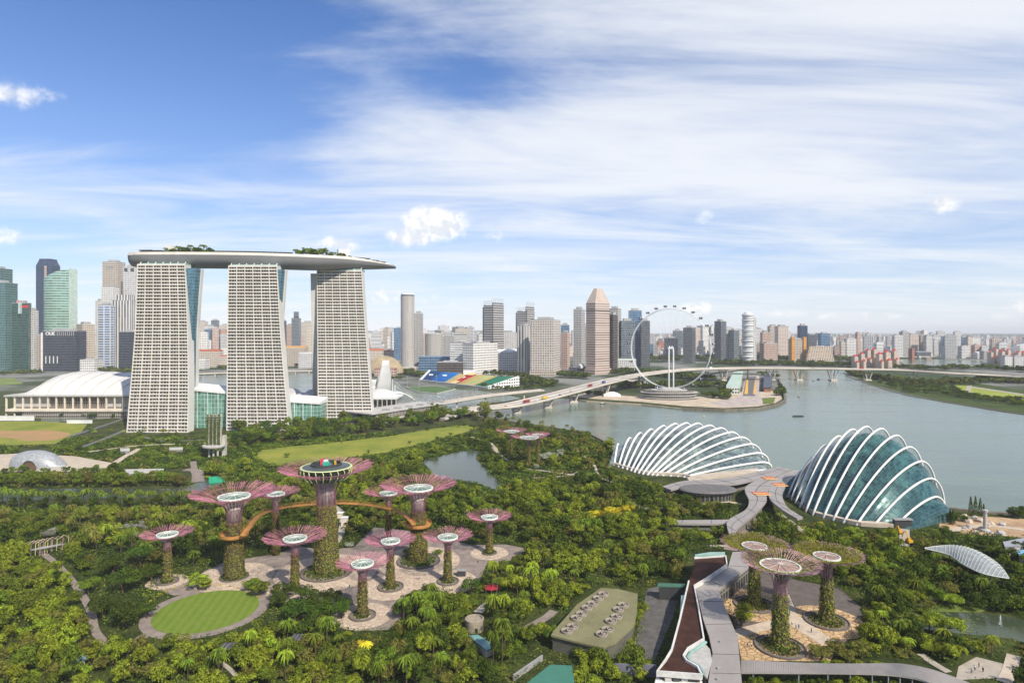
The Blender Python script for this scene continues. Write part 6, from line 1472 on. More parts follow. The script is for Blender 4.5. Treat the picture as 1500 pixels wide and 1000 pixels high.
def wall_sign(t, a, b, f0, f1, z0, z1, m_, name, off=1.0):
    p, q = on_wall(a, b, f0), on_wall(a, b, f1); n = Vector((q.y - p.y, -(q.x - p.x), 0)).normalized() * off; m = MB(); m.prism([(p.x + n.x, p.y + n.y), (q.x + n.x, q.y + n.y), (q.x, q.y), (p.x, p.y)], z0, z1); return m.build(name, m_, t)
SIGNR = mat('sign_red', (.62, .03, .04), .5); 
wall_sign(t, a, b, .62, .98, z1 - 13, z1 - 6, SIGNR, 'red_sign')
wall_sign(t, a, b, .30, .42, z1 - .5, z1 + 9, SIGNR, 'red_emblem', 1.4); wall_sign(t, a, b, .335, .385, z1 + 1, z1 + 7, WHITE, 'white_emblem', 1.8)
block('pale grey concrete slab against the dark green tower', 43.5, 51, 455, 544, 'lightgrey', D=1800)
block('brick red low block between the dark green tower and the lettered block', 52, 62, 492, 540, 'pink', D=1960)
# chamfered navy tower
t, pts, z1, D = block('tall navy tower with chamfered stepped top', 52.5, 75, 389, 542, 'navy', D=2080, roof=False)
for i, (f0, f1, za, zb) in enumerate(((1.0, .82, 0, 14), (.8, .72, 14, 24))):
    m = MB(); m.prism(shrink(pts, f0), z1 + za + .05, z1 + zb, shrink(pts, f1)); m.build('crown', fac('navy'), t)
m = MB(); x = Q(66.5, 400, D - 1).x; m.box((x, D + 3, z1 - 95), (8, 8, 95)); m.build('pink_strip', fac('pink'), t)
mast(t, pts[0][0] + 26, D + 20, z1 + 24, 6)
# jade tower with sloping top
D = 1930; t = thing('office_tower', 'pale jade green glass tower with a curved sloping top', 'tower', (Q(79, 400, D).x, D + 20, 0)); zt = lambda y: H - (y - 485) * D / F
xs_ = [Q(p, 400, D).x for p in (60.5, 66, 72, 78, 84, 90, 97.5)]; zt_ = [zt(y) for y in (407, 405, 402, 399, 396.5, 395, 394)]
m = MB(); fr = [(x, D + 10 - 10 * math.sin(pi * (i / 6) ** .8)) for i, x in enumerate(xs_)]; m.prism(fr + [(xs_[-1] + 4, D + 40), (xs_[0], D + 44)], .1, zt_ + [zt_[-1] - 8, zt_[0] - 10]); m.build('facade', fac('jade'), t)
m = MB(); m.box((Q(85, 399, D).x, D + 14, zt(403)), (18, 10, 7)); m.build('roof_plant', WHITE, t)
m = MB(); m.prism([(xs_[-1], D + 10), (xs_[-1] + 2, D + 10), (xs_[-1] + 6, D + 40), (xs_[-1] + 4, D + 40)], .1, zt_[-1] + 3); m.build('edge_fin', mat('pale_jade', (.42, .52, .46), .5), t)
# lettered dark block
t, pts, z1, D = block('broad dark blue office block with white rooftop letters', 62, 111, 485, 543, 'ink', D=1790)
m = MB(); m.prism([(p[0], p[1]) for p in foot(111, 115.5, D + 8)], .1, z1 - 20); m.build('side_wing', fac('ink'), t)
m = MB(); x = Q(61.5, 500, D).x; m.box((x, D + 6, .1), (5, 14, z1 - 4)); m.build('white_edge', WHITE, t)
fc = bpy.data.curves.new('lettering', 'FONT'); fc.body = 'OUE'; fc.size = 13.5; fc.extrude = .5; fc.offset = .35; fo_ = bpy.data.objects.new('lettering', fc); COL.objects.link(fo_); fo_.parent = t; w_ = Q(67, 487, D)
fo_.location = Vector((w_.x, D - 1.2, z1 - 11.5)) - ORG[t.name]; fo_.rotation_euler = (R(90), 0, 0); fc.materials.append(WHITE)
fm = bpy.data.meshes.new_from_object(fo_.evaluated_get(bpy.context.evaluated_depsgraph_get())); fl_ = bpy.data.objects.new('sign_lettering', fm); COL.objects.link(fl_); fl_.parent = t; fl_.location = fo_.location; fl_.rotation_euler = fo_.rotation_euler; bpy.data.objects.remove(fo_)
for k in range(9):
    m = MB(); x = Q(84 + k * 3.0, 487, D).x; m.box((x, D - .6, z1 - 13), (1.3, 1, 12)); m.build('white_fin', PLANT, t)
for k in range(4):
    m = MB(); x = Q(67.5 + k * 5.6, 520, D).x; m.box((x, D - .8, H - (532 - 485) * D / F), (1.8, 1.4, 21)); m.build('white_column', WHITE, t)
block('cream banded office block right of the lettered block', 112, 139, 475, 540, 'cream', split=121, D=1860, k=.7)
block('pale pink block peeking above the lettered block', 98, 108, 465, 520, 'pink', D=2250)
block('small navy block squeezed behind the cream banded one', 104, 111, 475, 520, 'navy', D=2150)
t, _, _, _ = block('low white round fronted block below the cream banded one', 117, 139, 527, 545, 'white', D=1760, cat='building')
# white / grey cluster
t, pts, z1, D = block('tallest pale grey tower of the cluster left of the flared hotel', 150, 172.5, 383.5, 538, 'beige', D=2120)
wall_sign(t, pts[0], pts[1], .25, .70, z1 - 22, z1 - 14, CONC_D, 'louvre_panel')
block('white tower standing in front of the tallest pale grey one', 148.5, 166, 421, 540, 'white', D=2040)
block('slim white tower at the foot of the tallest pale grey one', 139.5, 150, 441, 540, 'white', D=2090)
block('white tower with a blue glass centre strip', 144, 168.5, 447, 542.5, 'whiteblue', D=1850, split=162, k=.6)
t, pts, z1, D = block('pale grey tower with square openings at the top', 180, 199, 391, 538, 'lightgrey', D=2100)
for f0, f1 in ((.12, .36), (.62, .86)): wall_sign(t, pts[0], pts[1], f0, f1, z1 - 15, z1 - 4, DARK, 'dark_opening')
t, pts, z1, D = block('silver finned tower with stepped shoulders', 164, 191, 440, 540, 'fins', D=1930)
m = MB(); m.prism(shrink(pts, .72), z1 + 1.35, z1 + 18); m.build('upper_step', fac('fins'), t)
block('dark blue glass block beside the flared hotel tower', 174, 202, 486, 541, 'ink', D=1800)
block('brown grey building behind the flared hotel tower', 193, 206, 452, 538, 'grey', D=2200)
# --- between the hotel towers
block('tall orange brick slab seen between the hotel towers', 315, 330.5, 483.5, 515, 'orange', D=3000)
block('cream point block left of the orange slab', 299, 312.5, 478, 515, 'white', D=2900)
block('dark blue glass cube below the cream point block', 285, 298.5, 494.5, 515, 'navy', D=2600)
block('grey tower behind the orange slab', 309, 318, 469, 510, 'glassgrey', D=3600); block('pale tower behind the dark blue cube', 287, 300, 471, 508, 'cream', D=3500)
block('pale tower at the edge of the middle hotel tower', 322, 334, 476, 508, 'cream', D=3500)
t, pts, z1, D = block('slim silver tower with a set back top between two hotel towers', 427, 438, 466, 508, 'glassgrey', D=3100); m = MB(); m.prism(shrink(pts, .55), z1 + 1.35, z1 + 33); m.build('upper_step', fac('glassgrey'), t)
for i, (a, b, tp, f, lab) in enumerate(((412, 418, 470, 'navy', 'small dark blue tower behind the middle hotel tower edge'), (419, 427, 476, 'pink', 'pale pink tower left of the slim silver one'), (441, 456, 472, 'cream', 'pale block between the slim silver tower and the far hotel tower'), (446, 457, 491, 'lightgrey', 'low grey block by the far hotel tower edge'))): block(lab, a, b, tp, 508, f, D=3200 + i * 70)
# waterfront low buildings
def lowhouse(label, px0, px1, top, base, fk, roof_m, D=None, dep=30, rh=6, cat='building', name='waterfront_building'):
    D = D or H * F / (base - 485); pts = foot(px0, px1, D, None, dep); z1 = H - (top - 485) * D / F; c = (sum(p[0] for p in pts) / 4, sum(p[1] for p in pts) / 4, 0); t = thing(name, label, cat, c); m = MB(); m.prism(pts, .05, z1 - rh * .5); m.build('wall', fac(fk), t)
    (a, b, c2, d) = [Vector((*p, z1 - rh * .5 + .05)) for p in pts]; r1, r2 = (a + d) / 2 + Vector((0, 0, rh)), (b + c2) / 2 + Vector((0, 0, rh)); m = MB(); m.add([a, b, c2, d, r1, r2], [(0, 1, 5, 4), (2, 3, 4, 5), (0, 4, 3), (1, 2, 5)]); m.build('roof', roof_m, t); return t
TERRA = mat('terracotta_roof', (.36, .11, .055), .85, .1, ns=.2, na=.3); TERRA_P = mat('dusty_red_roof', (.30, .12, .10), .85, .1, ns=.1, na=.3)
lowhouse('red roofed white waterfront hall between the hotel towers', 283, 321, 513, 540, 'cream', TERRA, D=2000)
lowhouse('smaller white hall with pink roof beside the middle hotel tower', 320, 334, 521, 540, 'cream', TERRA_P, D=1960)
lowhouse('long beige waterfront hall between the middle and far hotel towers', 413, 447, 508, 540, 'beige', mat('ochre_roof', (.44, .24, .08), .85), D=2050)
lowhouse('pale low waterfront block beside the far hotel tower', 437, 458, 517, 543, 'lightgrey', CONC, D=1950)
lowhouse('pale boathouse left of the middle hotel tower', 281, 300, 526, 541, 'white', CONC, D=1900, rh=4)
for (pts_, lab) in (([(270, 549, 7), (300, 547, 7), (336, 546, 7)], 'low grey footbridge over the bay left of the middle hotel tower'), ([(410, 543.5, 7), (440, 543, 7), (470, 542.5, 7)], 'low grey footbridge over the bay beside the far hotel tower')):
    pp = smooth([P(a, b, z) for a, b, z in pts_], 5); t = thing('bay_bridge', lab, 'bridge', (pp[3].x, pp[3].y, 0)); m = MB(); deck_loft(m, pp, 12, 2); m.build('bridge_deck', DECKC, t)
    for q in pp[1::3]:
        m = MB(); m.box((q.x, q.y, 0), (3, 8, q.z - 1.9)); m.build('bridge_pier', DECKC, t)
# bay theatre shell and pink low houses
t = thing('shell_theatre', 'brown rounded theatre shell by the bay behind the lotus museum', 'theatre', (*P(566, 548)[:2], 0)); c = P(563, 548); m = MB()
dome_shell(m, (c.x, c.y, 4), 52, 40, 46, 26, 8); m.build('shell_roof', mat('brown_shell', (.33, .265, .17), .75, .2, ns=.05, na=.35), t, True)
m = MB(); m.lathe([(49, .1), (50, 5)], 26, c, False, 1, .78); m.build('glass_base', fac('slate'), t)
m = MB()
for k in range(9): m.tube([(c.x + 52.5 * math.cos(w) * math.cos(R(200 + k * 16)), c.y + 40.5 * math.cos(w) * math.sin(R(200 + k * 16)), 4 + 46.5 * math.sin(w)) for w in [pi / 2 * q / 8 for q in range(9)]], .7, 4)
m.build('shell_rib', mat('tan_rib', (.42, .36, .25), .7), t)
lowhouse('pink walled low house by the bay behind the shell', 582, 609, 538, 549, 'pink', CONC, D=1700, rh=2)
lowhouse('pink pavilion at the foot of the brown shell', 548, 579, 540, 552, 'pink', TERRA_P, D=1600, rh=3)
lowhouse('long dusty red roofed halls beside the round white tower', 556, 588, 514, 528, 'pink', TERRA_P, D=2550, rh=8)
lowhouse('red tiled houses left of the round white tower', 537, 560, 512, 530, 'cream', TERRA, D=2500, rh=8)
# --- centre skyline
D = 2020; t = thing('round_tower', 'tall round white hotel tower left of the centre skyline', 'tower', (Q(597, 430, D).x, D, 0)); c = (Q(597, 430, D).x, D, 0); zt2 = H - (430 - 485) * D / F; r = 10 / F * D
m = MB(); m.lathe([(r, .1), (r, zt2 - 18), (r * 1.02, zt2 - 17.9), (r * 1.02, zt2 - 9)], 28, c, True); m.build('facade', fac('ribbed'), t, False)
m = MB(); m.lathe([(r * .98, zt2 - 8.95), (r * .98, zt2 - 4)], 28, c); m.build('dark_band', fac('slate'), t)
m = MB(); m.lathe([(r * 1.0, zt2 - 3.95), (r * .95, zt2), (r * .3, zt2 + 1)], 28, c); m.build('crown', WHITE, t)
block('grey tower close behind the round white tower', 606.5, 618.5, 459, 523, 'grey', D=2120)
D = 2000; t = thing('round_block', 'squat ribbed grey cylinder block right of the round white tower', 'building', (Q(634, 500, D).x, D, 0)); c = (Q(634.5, 500, D).x, D + 10, 0); r = 12.5 / F * D; m = MB(); m.lathe([(r, .1), (r, H - (490 - 485) * D / F)], 28, c); m.build('facade', fac('ribbed'), t); m = MB(); m.lathe([(r * 1.02, H - 4.95 * D / F), (r * 1.02, H - 3.5 * D / F), (r * .6, H - 2.4 * D / F)], 28, c); m.build('crown', CONC, t)
block('brown grey slab between the cylinder block and the white glass block', 646, 663, 493, 524, 'grey', D=2250)
block('blue fronted exhibition hall behind the grandstand', 613, 660, 522, 541, 'blueglass', D=1750, cat='hall', name='exhibition_building', roof=False)
t, pts, z1, D = block('brown flat block behind the grandstand', 640, 678, 531, 545, 'dkbrown', D=1650, cat='building', name='bay_building')
block('white gridded office block left of the grandstand blocks', 659, 680, 501, 543, 'stripe', D=1700, split=677, k=.5)
block('wide white gridded office block over the grandstand', 678, 729, 503.5, 547, 'white', D=1640, split=693, k=.5)
block('yellowish block on top of the skyline behind the white office blocks', 667, 685, 482, 520, 'cream', D=2350); block('open framed white block behind the striped one', 666, 683, 490, 520, 'stripe', D=2100)
# twin glass towers with sail crowns
def crowned(label, a, s, b, top, topc, base, D, fk1, fk2):
    t, pts, z1, D = block(label, a, b, top, base, fk1, split=s, D=D, k=.6, roof=False)
    m = MB(); zc = H - (topc - 485) * D / F; pl = shrink(pts, .97)
    m.prism([pl[0], pl[1], pl[2]], z1 + .05, zc); m.build('crown_block', fac(fk1), t)
    m = MB()
    for k in range(8):
        f = k / 7; p, q = on_wall(pts[3], pts[0], f), on_wall(pts[0], pts[1], f)
        m.tube([p + Vector((0, 0, z1)), p + Vector((0, 0, z1 + 14))], .35, 3, False); m.tube([q + Vector((0, 0, zc)), q + Vector((0, 0, zc + 13))], .35, 3, False)
    for h_ in (5, 10, 14): m.tube([on_wall(pts[3], pts[0], 0) + Vector((0, 0, z1 + h_)), on_wall(pts[3], pts[0], 1) + Vector((0, 0, z1 + h_))], .3, 3, False)
    for h_ in (4, 9, 13): m.tube([on_wall(pts[0], pts[1], 0) + Vector((0, 0, zc + h_)), on_wall(pts[0], pts[1], 1) + Vector((0, 0, zc + h_))], .3, 3, False)
    m.build('crown_frame', PLANT, t)
    p = on_wall(pts[0], pts[1], .04); m = MB(); m.box((p.x, p.y - .8, 5), (3, 1.5, z1)); m.build('dark_slot', DARK, t)
    m = MB(); m.prism(shrink(pts, 1.01), z1 * .42, z1 * .42 + 4); m.build('dark_band', DARK, t)
    return t
crowned('left of the twin banded glass towers with framed crowns', 708.5, 721, 738, 447, 443, 533, 1900, 'banded', 'navy')
crowned('right of the twin banded glass towers with framed crowns', 757, 771, 783, 456, 448, 533, 2050, 'banded', 'navy')
block('dark blue flank building hugging the left crowned tower', 707, 713, 450, 533, 'navy', D=1960); block('blue glass flank block behind the right crowned tower', 755.5, 768, 458, 530, 'blueglass', D=2140)
block('pale glass block right of the left crowned tower', 729, 757, 487, 533, 'lightgrey', D=2000)
lowhouse('white zigzag roofed convention hall under the crowned towers', 729, 757, 513, 534, 'white', WHITE, D=1800, rh=7)
block('white ribbed tower with notched top left of the big hotel slab', 757.5, 777.5, 477, 537, 'fins', D=1720, split=769, k=.6)
t, pts, z1, D = block('broad beige hotel slab with a bright side wall', 777, 821, 468.5, 552, 'hotel', D=1590, split=810, k=.35)
m = MB(); m.prism(shrink(pts, 1.05), .08, 14); m.build('podium', fac('beige'), t)
block('pink brown slab with white side right of the hotel slab', 822, 835, 487, 535, 'pink', D=1850, split=831, k=.6); block('blue topped glass block above the pink brown slab', 822, 834, 476, 530, 'blueglass', D=2300)
block('pale tall slab left of the pyramid topped tower', 840, 857, 453, 540, 'grey', D=1900, split=852, k=.6); block('grey brown slab behind the pyramid topped tower', 854, 866, 477, 540, 'grey', D=2000)
t, pts, z1, D = block('pink grey tower with a pyramid top', 858.5, 893, 443, 547, 'rose', split=872, k=.75, D=1650, roof=False)
m = MB(); m.prism(shrink(pts, 1.03), z1 - 22, z1 - 20); m.prism(shrink(pts, .96), z1 - 20 + .05, z1 - 17); m.build('dark_band', DARK, t)
m = MB(); ztop_ = H - (421.5 - 485) * D / F; m.prism(shrink(pts, .98), z1 + .05, ztop_, shrink(pts, .36)); m.build('pyramid_top', mat('rose_panel', (.42, .345, .30), .7, .3, ns=.08, na=.12), t)
m = MB(); m.prism(shrink(pts, 1.14), .07, H - (524 - 485) * D / F - 30); m.build('podium', fac('rose'), t)
block('dark glass tower beside the pyramid topped one', 893, 905, 461, 546, 'dkbrown', D=1690, split=898, k=.7); block('brown grey tower behind the dark glass one', 891, 910, 452, 540, 'grey', D=1950, split=905, k=.6)
block('grey glass slab left inside the wheel', 910, 930, 470, 530, 'glassgrey', D=1950); block('blue glass tower with stepped top at the wheel edge', 923, 940, 455, 530, 'blueglass', D=2050); block('dark glass slab behind the wheel rim', 939, 952, 470, 528, 'slate', D=2000)
t = lowhouse('pale green low block at the foot of the dark glass tower', 905, 932, 526, 541, 'lightgrey', GRN_R, D=1800, rh=3)
D = 1800; t = thing('white_dome_hall', 'small white domed hall by the pyramid topped tower', 'hall', (Q(850, 540, D).x, D, 0)); m = MB(); dome_shell(m, (Q(851, 540, D).x, D - 10, 8), 13, 12, 16); m.build('dome', ROOFW, t, True); m = MB(); m.box((Q(845, 540, D).x, D - 6, .1), (48, 18, 12)); m.build('wall', fac('lightgrey'), t)
block('dark square block framed by the wheel', 1000.5, 1019, 480, 524, 'slate', split=1014, k=.6, D=2250); block('black block left inside the wheel', 976, 993, 495, 517, 'ink', D=2500); block('blue glass block inside the wheel', 988, 1000, 484.5, 515, 'glassgrey', D=2800)
block('dark twin tower left of the round balconied tower', 1046.5, 1064, 470.5, 524, 'slate', D=2300, split=1056, k=.7); block('brown glass tower right of the dark twin', 1067, 1083, 484, 524, 'glassgrey', D=2400, split=1075, k=.7)
D = 2150; t = thing('balconied_tower', 'white rounded tower ringed with balcony discs', 'tower', (Q(1095, 470, D).x, D, 0)); c = (Q(1095, 470, D).x, D, 0); r = 7.4 / F * D; zt3 = H - (460 - 485) * D / F
m = MB(); m.lathe([(r, .1), (r, zt3)], 20, c); m.build('facade', fac('stripe'), t)
for k in range(9):
    m = MB(); z_ = zt3 * (.16 + .82 * k / 8); m.lathe([(r * 1.02, z_ - 2.2), (r * 1.18, z_ - .4), (r * 1.18, z_ + 1), (r * .9, z_ + 1.6)], 20, c); m.build('balcony_disc', WHITE, t)
m = MB(); m.lathe([(r * .7, zt3 + 1.7), (r * .6, zt3 + 6), (.1, zt3 + 8)], 16, c); m.build('crown', WHITE, t); m = MB(); m.box((Q(1103, 470, D).x, D + 4, .1), (18, 24, zt3 - 12)); m.build('side_wing', fac('lightgrey'), t)
for a, b, tp, f, D_, lab in ((1108, 1117, 482, 'lightgrey', 2700, 'pale slab right of the balconied tower'), (1117, 1128, 487, 'pink', 2600, 'pink point block right of the balconied tower'), (1128, 1140, 477.5, 'beige', 2900, 'taller of two beige flats left of the orange edged block'), (1140, 1155, 478, 'condo', 2750, 'wider of two beige flats left of the orange edged block'), (1119, 1139, 503, 'pink', 2300, 'low pink block under the beige flats'), (1172, 1183, 477, 'navy', 2500, 'dark blue tower behind the orange edged block'), (1184, 1195, 490, 'slate', 2900, 'dark block right of the dark blue tower'), (1203, 1216, 488.5, 'blueglass', 2800, 'blue glass block above the terraced block'), (1196, 1203, 489, 'glassgrey', 3000, 'grey block between the dark block and the blue glass block')): block(lab, a, b, tp, 520, f, D=D_)
t, pts, z1, D = block('brown flat block edged with two orange pillars', 1161, 1179, 497, 521, 'beige', D=2350)
for p in (1161.3, 1178.7):
    m = MB(); m.box((Q(p, 500, D).x, D + 4, .1), (11, 16, z1 + 9)); m.build('orange_pillar', mat('orange_tile', (.52, .25, .06), .8), t)
t = thing('terraced_block', 'broad pale terraced block of broken concrete balconies', 'building', (Q(1201, 515, 2300).x, 2300, 0))
for k in range(4):
    D = 2280 + k * 14; x0, x1 = Q(1182 + k * 1.2, 500, D).x, Q(1222 - k * 1.2, 500, D).x; m = MB(); m.box(((x0 + x1) / 2, D + 7, .05), (x1 - x0, 13.6, 18 + k * 14)); m.build('terrace', facade('terrace_wall', (.47, .40, .33), (.15, .12, .10), 7, 9, .6, .6, var_w=.25), t)
# red roofed condominium cluster
def condo(label, px0, px1, top, base, D, seed):
    t = thing('red_roofed_flats', label, 'flats', (Q((px0 + px1) / 2, 520, D).x, D, 0), 'red roofed flats beside the bridge'); rr = random.Random(seed); x0, x1 = Q(px0, 500, D).x, Q(px1, 500, D).x; n = max(3, int((x1 - x0) / 9)); zt4 = H - (top - 485) * D / F
    for k in range(n):
        x = x0 + (x1 - x0) * (k + .5) / n; w = (x1 - x0) / n; h = zt4 * (1 - .22 * abs((k + .5) / n - .5) * 2 - .16 * (k % 2) - .1 * rr.random()) - 6; y = D + (k % 2) * 8
        m = MB(); m.box((x, y + 10, .05), (w * .98, 20 - .1 * k, h)); m.build('wall', facade('condo_wall', (.60, .50, .42), (.20, .17, .15), 3.3, 4.4, .6, .5), t)
        m = MB(); m.lathe([(w * .72, h + .1), (w * .60, h + 1.6), (w * .1, h + 7)], 4, (x, y + 10, 0)); m.build('red_roof', mat('bright_red_roof', (.44, .045, .035), .7, ns=.3), t)
        if k % 2 == 0:
            m = MB(); m.box((x, y - 4, .05), (w * .7, 12, h * .5)); m.build('lower_wall', facade('condo_wall', (.60, .50, .42), (.20, .17, .15), 3.3, 4.4, .6, .5), t)
            m = MB(); m.lathe([(w * .62, h * .5 + .1), (w * .55, h * .5 + 1.4), (w * .1, h * .5 + 6)], 4, (x, y - 4, 0)); m.build('red_roof', mat('bright_red_roof', (.44, .045, .035), .7), t)
for i, (a, b, tp, bs, D, lab) in enumerate(((1252, 1272, 513, 543, 1960, 'lowest red roofed flats at the end of the row'), (1271, 1290, 505, 543, 1990, 'tallest red roofed flats with stepped gables'), (1288, 1303, 508, 543, 1930, 'red roofed flats in the middle of the bridge side row'), (1300, 1320, 508, 543, 1950, 'broad red roofed flats with a bright side wall'))): condo(lab, a, b, tp, bs, D, i)
for i, (a, b, tp, D, lab) in enumerate(((1452, 1470, 507, 2250, 'red topped flats at the far edge past the basin'), (1468, 1486, 508, 2200, 'second red topped flats at the far edge'), (1484, 1512, 512, 2150, 'red topped flats cut by the edge of the view'))): condo(lab, a, b, tp, 541, D, 20 + i)
for a, b, f, lab in ((1472, 1483, 'white', 'white stepped flats in front of the red topped ones'), (1486, 1500, 'lightgrey', 'pale stepped flats at the edge of the view')): block(lab, a, b, 522, 541, f, D=2080, cat='flats', name='apartment_block')
t = thing('stadium', 'white domed stadium roof far off at the edge of the view', 'stadium', (Q(1503, 505, 2700).x, 2700, 0)); m = MB(); dome_shell(m, (Q(1508, 505, 2700).x, 2700, 5), 85, 70, 60); m.build('dome', ROOFW, t, True)
for i, (a, b, tp, f) in enumerate(((1322, 1332, 486, 'grey'), (1333, 1346, 490, 'condo'), (1346, 1355, 491, 'grey'), (1357, 1366, 492, 'lightgrey'), (1367, 1378, 492, 'stripe'), (1378, 1387, 493, 'blueglass'), (1387, 1397, 492.5, 'grey'), (1397, 1408, 493, 'lightgrey'), (1409, 1418, 494, 'blueglass'), (1418, 1425, 494, 'condo'), (1424, 1436, 494.5, 'white'))):
    block(('tallest grey', 'cream', 'narrow grey', 'light grey', 'white striped', 'pale blue', 'mid grey', 'broad pale', 'small blue', 'small cream', 'last white')[i] + ' slab in the row of flats beyond the water basin', a, b, tp, 520, f, D=2900 + (i % 3) * 60, cat='flats', name='apartment_block', group='flats beyond the water basin')
lowhouse('long low shed at the edge of the water basin', 1343, 1364, 515, 522, 'slate', STEEL_G, D=2750, rh=3); lowhouse('low white club house by the water basin', 1432, 1452, 516, 523, 'white', WHITE, D=2600, rh=4)
pp = [P(a, b, 4) for a, b in ((1316, 522.5), (1340, 522.3), (1370, 522.0))]; t = thing('basin_bridge', 'low white bridge along the far side of the water basin', 'bridge', (pp[1].x, pp[1].y, 0)); m = MB(); deck_loft(m, smooth(pp, 4), 14, 2.2); m.build('bridge_deck', DECKC, t)
# --- countable mid distance blocks
rr = random.Random(77); NAMED = {'silver': 'silver grey', 'cream': 'cream', 'beige': 'beige', 'grey': 'grey', 'white': 'white', 'pink': 'pale pink', 'condo': 'sand coloured', 'lightgrey': 'pale grey', 'glassgrey': 'grey glass', 'stripe': 'white striped', 'slate': 'dark slate', 'blueglass': 'blue glass', 'orange': 'orange brick'}
SPANS = [(280, 334, 16), (410, 458, 10), (535, 590, 22), (612, 760, 40), (820, 845, 5), (930, 1050, 26), (1036, 1160, 34), (1195, 1330, 34), (1330, 1500, 46)]
FKS = ['cream', 'white', 'white', 'white', 'stripe', 'lightgrey', 'lightgrey', 'silver', 'pink', 'condo', 'white', 'grey', 'stripe', 'glassgrey', 'blueglass']
REF = sorted([(c[0], c[3]) for c in CITY])
for a, b, n in SPANS:
    for k in range(n):
        px = rr.uniform(a, b); D = rr.choice((2600, 2900, 3300, 3800, 4500, 5400)) * rr.uniform(.94, 1.08); w = rr.uniform(16, 42) / D * F * (1 if rr.random() < .7 else 1.6); tp = 485 + rr.uniform(-9, 13) + (8 if px > 1180 else 0)
        if rr.random() < .5: tp += 6
        D2 = D; base = 485 + H * F / D; tp = min(tp, base - 5); fk = rr.choice(FKS); tall = (base - tp) > 22
        # describe by the nearest labelled building in front of it
        ref = min(REF, key=lambda q: abs(q[0] - px)); side = 'just left of' if px < ref[0] - 3 else 'just right of' if px > ref[0] + 3 else 'above'
        x = Q(px, 480, D); wm_ = w / F * D; z1 = H - (tp - 485) * D / F; rot = rr.uniform(-.5, .5); t = MB(); t.box((x.x, D, .05), (wm_, wm_ * rr.uniform(.5, .9), z1), rot); t.cur = 1; t.box((x.x, D, z1 + .1), (wm_ * .5, wm_ * .35, 4), rot)
        o = t.build('city_block', [fac(fk), PLANT], None, False, (x.x, D, 0)); o['_r'] = ref[1]; lab = f"{'tall' if tall else 'low'} {NAMED[fk]} block far off, {side} the "
        short = ' '.join(ref[1].split()[:6]); del o['_r']; tag(o, ' '.join((lab + short).split()[:16]), 'city block', 'far blocks ' + lab + short)
# --- beyond counting: the low city up to the horizon
rr = random.Random(8); m = MB()
for k in range(7500):
    D = 2500 * (4.6 ** rr.random()); px = rr.uniform(-40, 1540)
    if D < 3300 and (1230 < px < 1460) and rr.random() < .8: continue
    if D < 2900 and px < 1200 and rr.random() < .5: continue
    x = (px - 750) / F * D; s = rr.uniform(14, 40); h = rr.uniform(8, 26) if rr.random() < .72 else rr.uniform(30, 75); h *= (1 if D > 3600 else .8); rot = rr.uniform(0, 1.5); w2 = s * rr.uniform(.35, 1.0)
    m.cur = rr.choice((0, 1, 1, 1, 2, 2, 3, 4, 5)); m.box((x, D, .05), (s, w2, h), rot)
o = m.build('distant_city', [fac('cream'), fac('white'), fac('lightgrey'), fac('pink'), fac('grey'), mat('distant_red_roofs', (.30, .13, .09), .9, ns=.02)])
tag(o, 'low pale city stretching away to the horizon', 'city', kind='stuff')
# far wooded hills on the horizon
rr = random.Random(4); m = MB(); rings = []
for i in range(90):
    px = -150 + i * 20; D = 13500; x = (px - 750) / F * D; hh_ = max(12, 60 + 48 * math.sin(i * .21 + 1) + 28 * math.sin(i * .63) + rr.uniform(-9, 9)) * (1.0 if px < 1150 else .75) + (70 if 600 < px < 720 else 0)
    rings.append([Vector((x, D, 0)), Vector((x, D + 500, hh_ * .8)), Vector((x, D + 1100, hh_)), Vector((x, D + 2500, 0))])
m.loft(rings); struct('hills', m, mat('wooded_hill', (.035, .055, .03), .95, .05, ns=.002, na=.5))
# ================================================================ trees and planting
LEAF = dict(dark=leafmat('leaf_dark', (0.009, 0.021, 0.004), (0.092, 0.145, 0.013)), mid=leafmat('leaf_mid', (0.014, 0.033, 0.005), (0.205, 0.27, 0.022)), bright=leafmat('leaf_bright', (0.035, 0.065, 0.006), (0.36, 0.43, 0.03)),
            olive=leafmat('leaf_olive', (0.032, 0.040, 0.010), (0.26, 0.25, 0.045)), yellow=leafmat('leaf_yellow', (0.32, 0.27, 0.015), (0.66, 0.54, 0.03)), silver=leafmat('leaf_silver', (0.16, 0.19, 0.12), (0.46, 0.50, 0.38)), blossom=leafmat('leaf_blossom', (0.05, 0.075, 0.03), (0.42, 0.40, 0.36)))
def crown_q(seed, n, lobes, rz=.8, zc=.86, leaf=.12, lr=(.34, .52), hang=.25):
    rng = np.random.default_rng(seed); a = rng.uniform(0, 2 * pi, lobes); rad_ = np.sqrt(rng.uniform(0, 1, lobes)) * .62; zz = rng.uniform(-.45, .55, lobes) * (1 - rad_ * .6); cs = np.stack([rad_ * np.cos(a), rad_ * np.sin(a), zz * rz], 1); rs = rng.uniform(lr[0], lr[1], lobes)
    li = rng.integers(0, lobes, n); d = rng.normal(size=(n, 3)); d[:, 2] = np.where(d[:, 2] < -hang, -d[:, 2], d[:, 2]); d /= np.linalg.norm(d, axis=1, keepdims=True); r = rs[li] * (.70 + .34 * rng.uniform(size=n) ** .6)
    pos = cs[li] + d * r[:, None] * np.array([1, 1, .82]); pos[:, 2] += zc
    return quads(pos, d * 1.25 + np.array([0, 0, .25]) + rng.normal(size=(n, 3)) * .45, leaf * rng.uniform(.6, 1.3, n), rng)
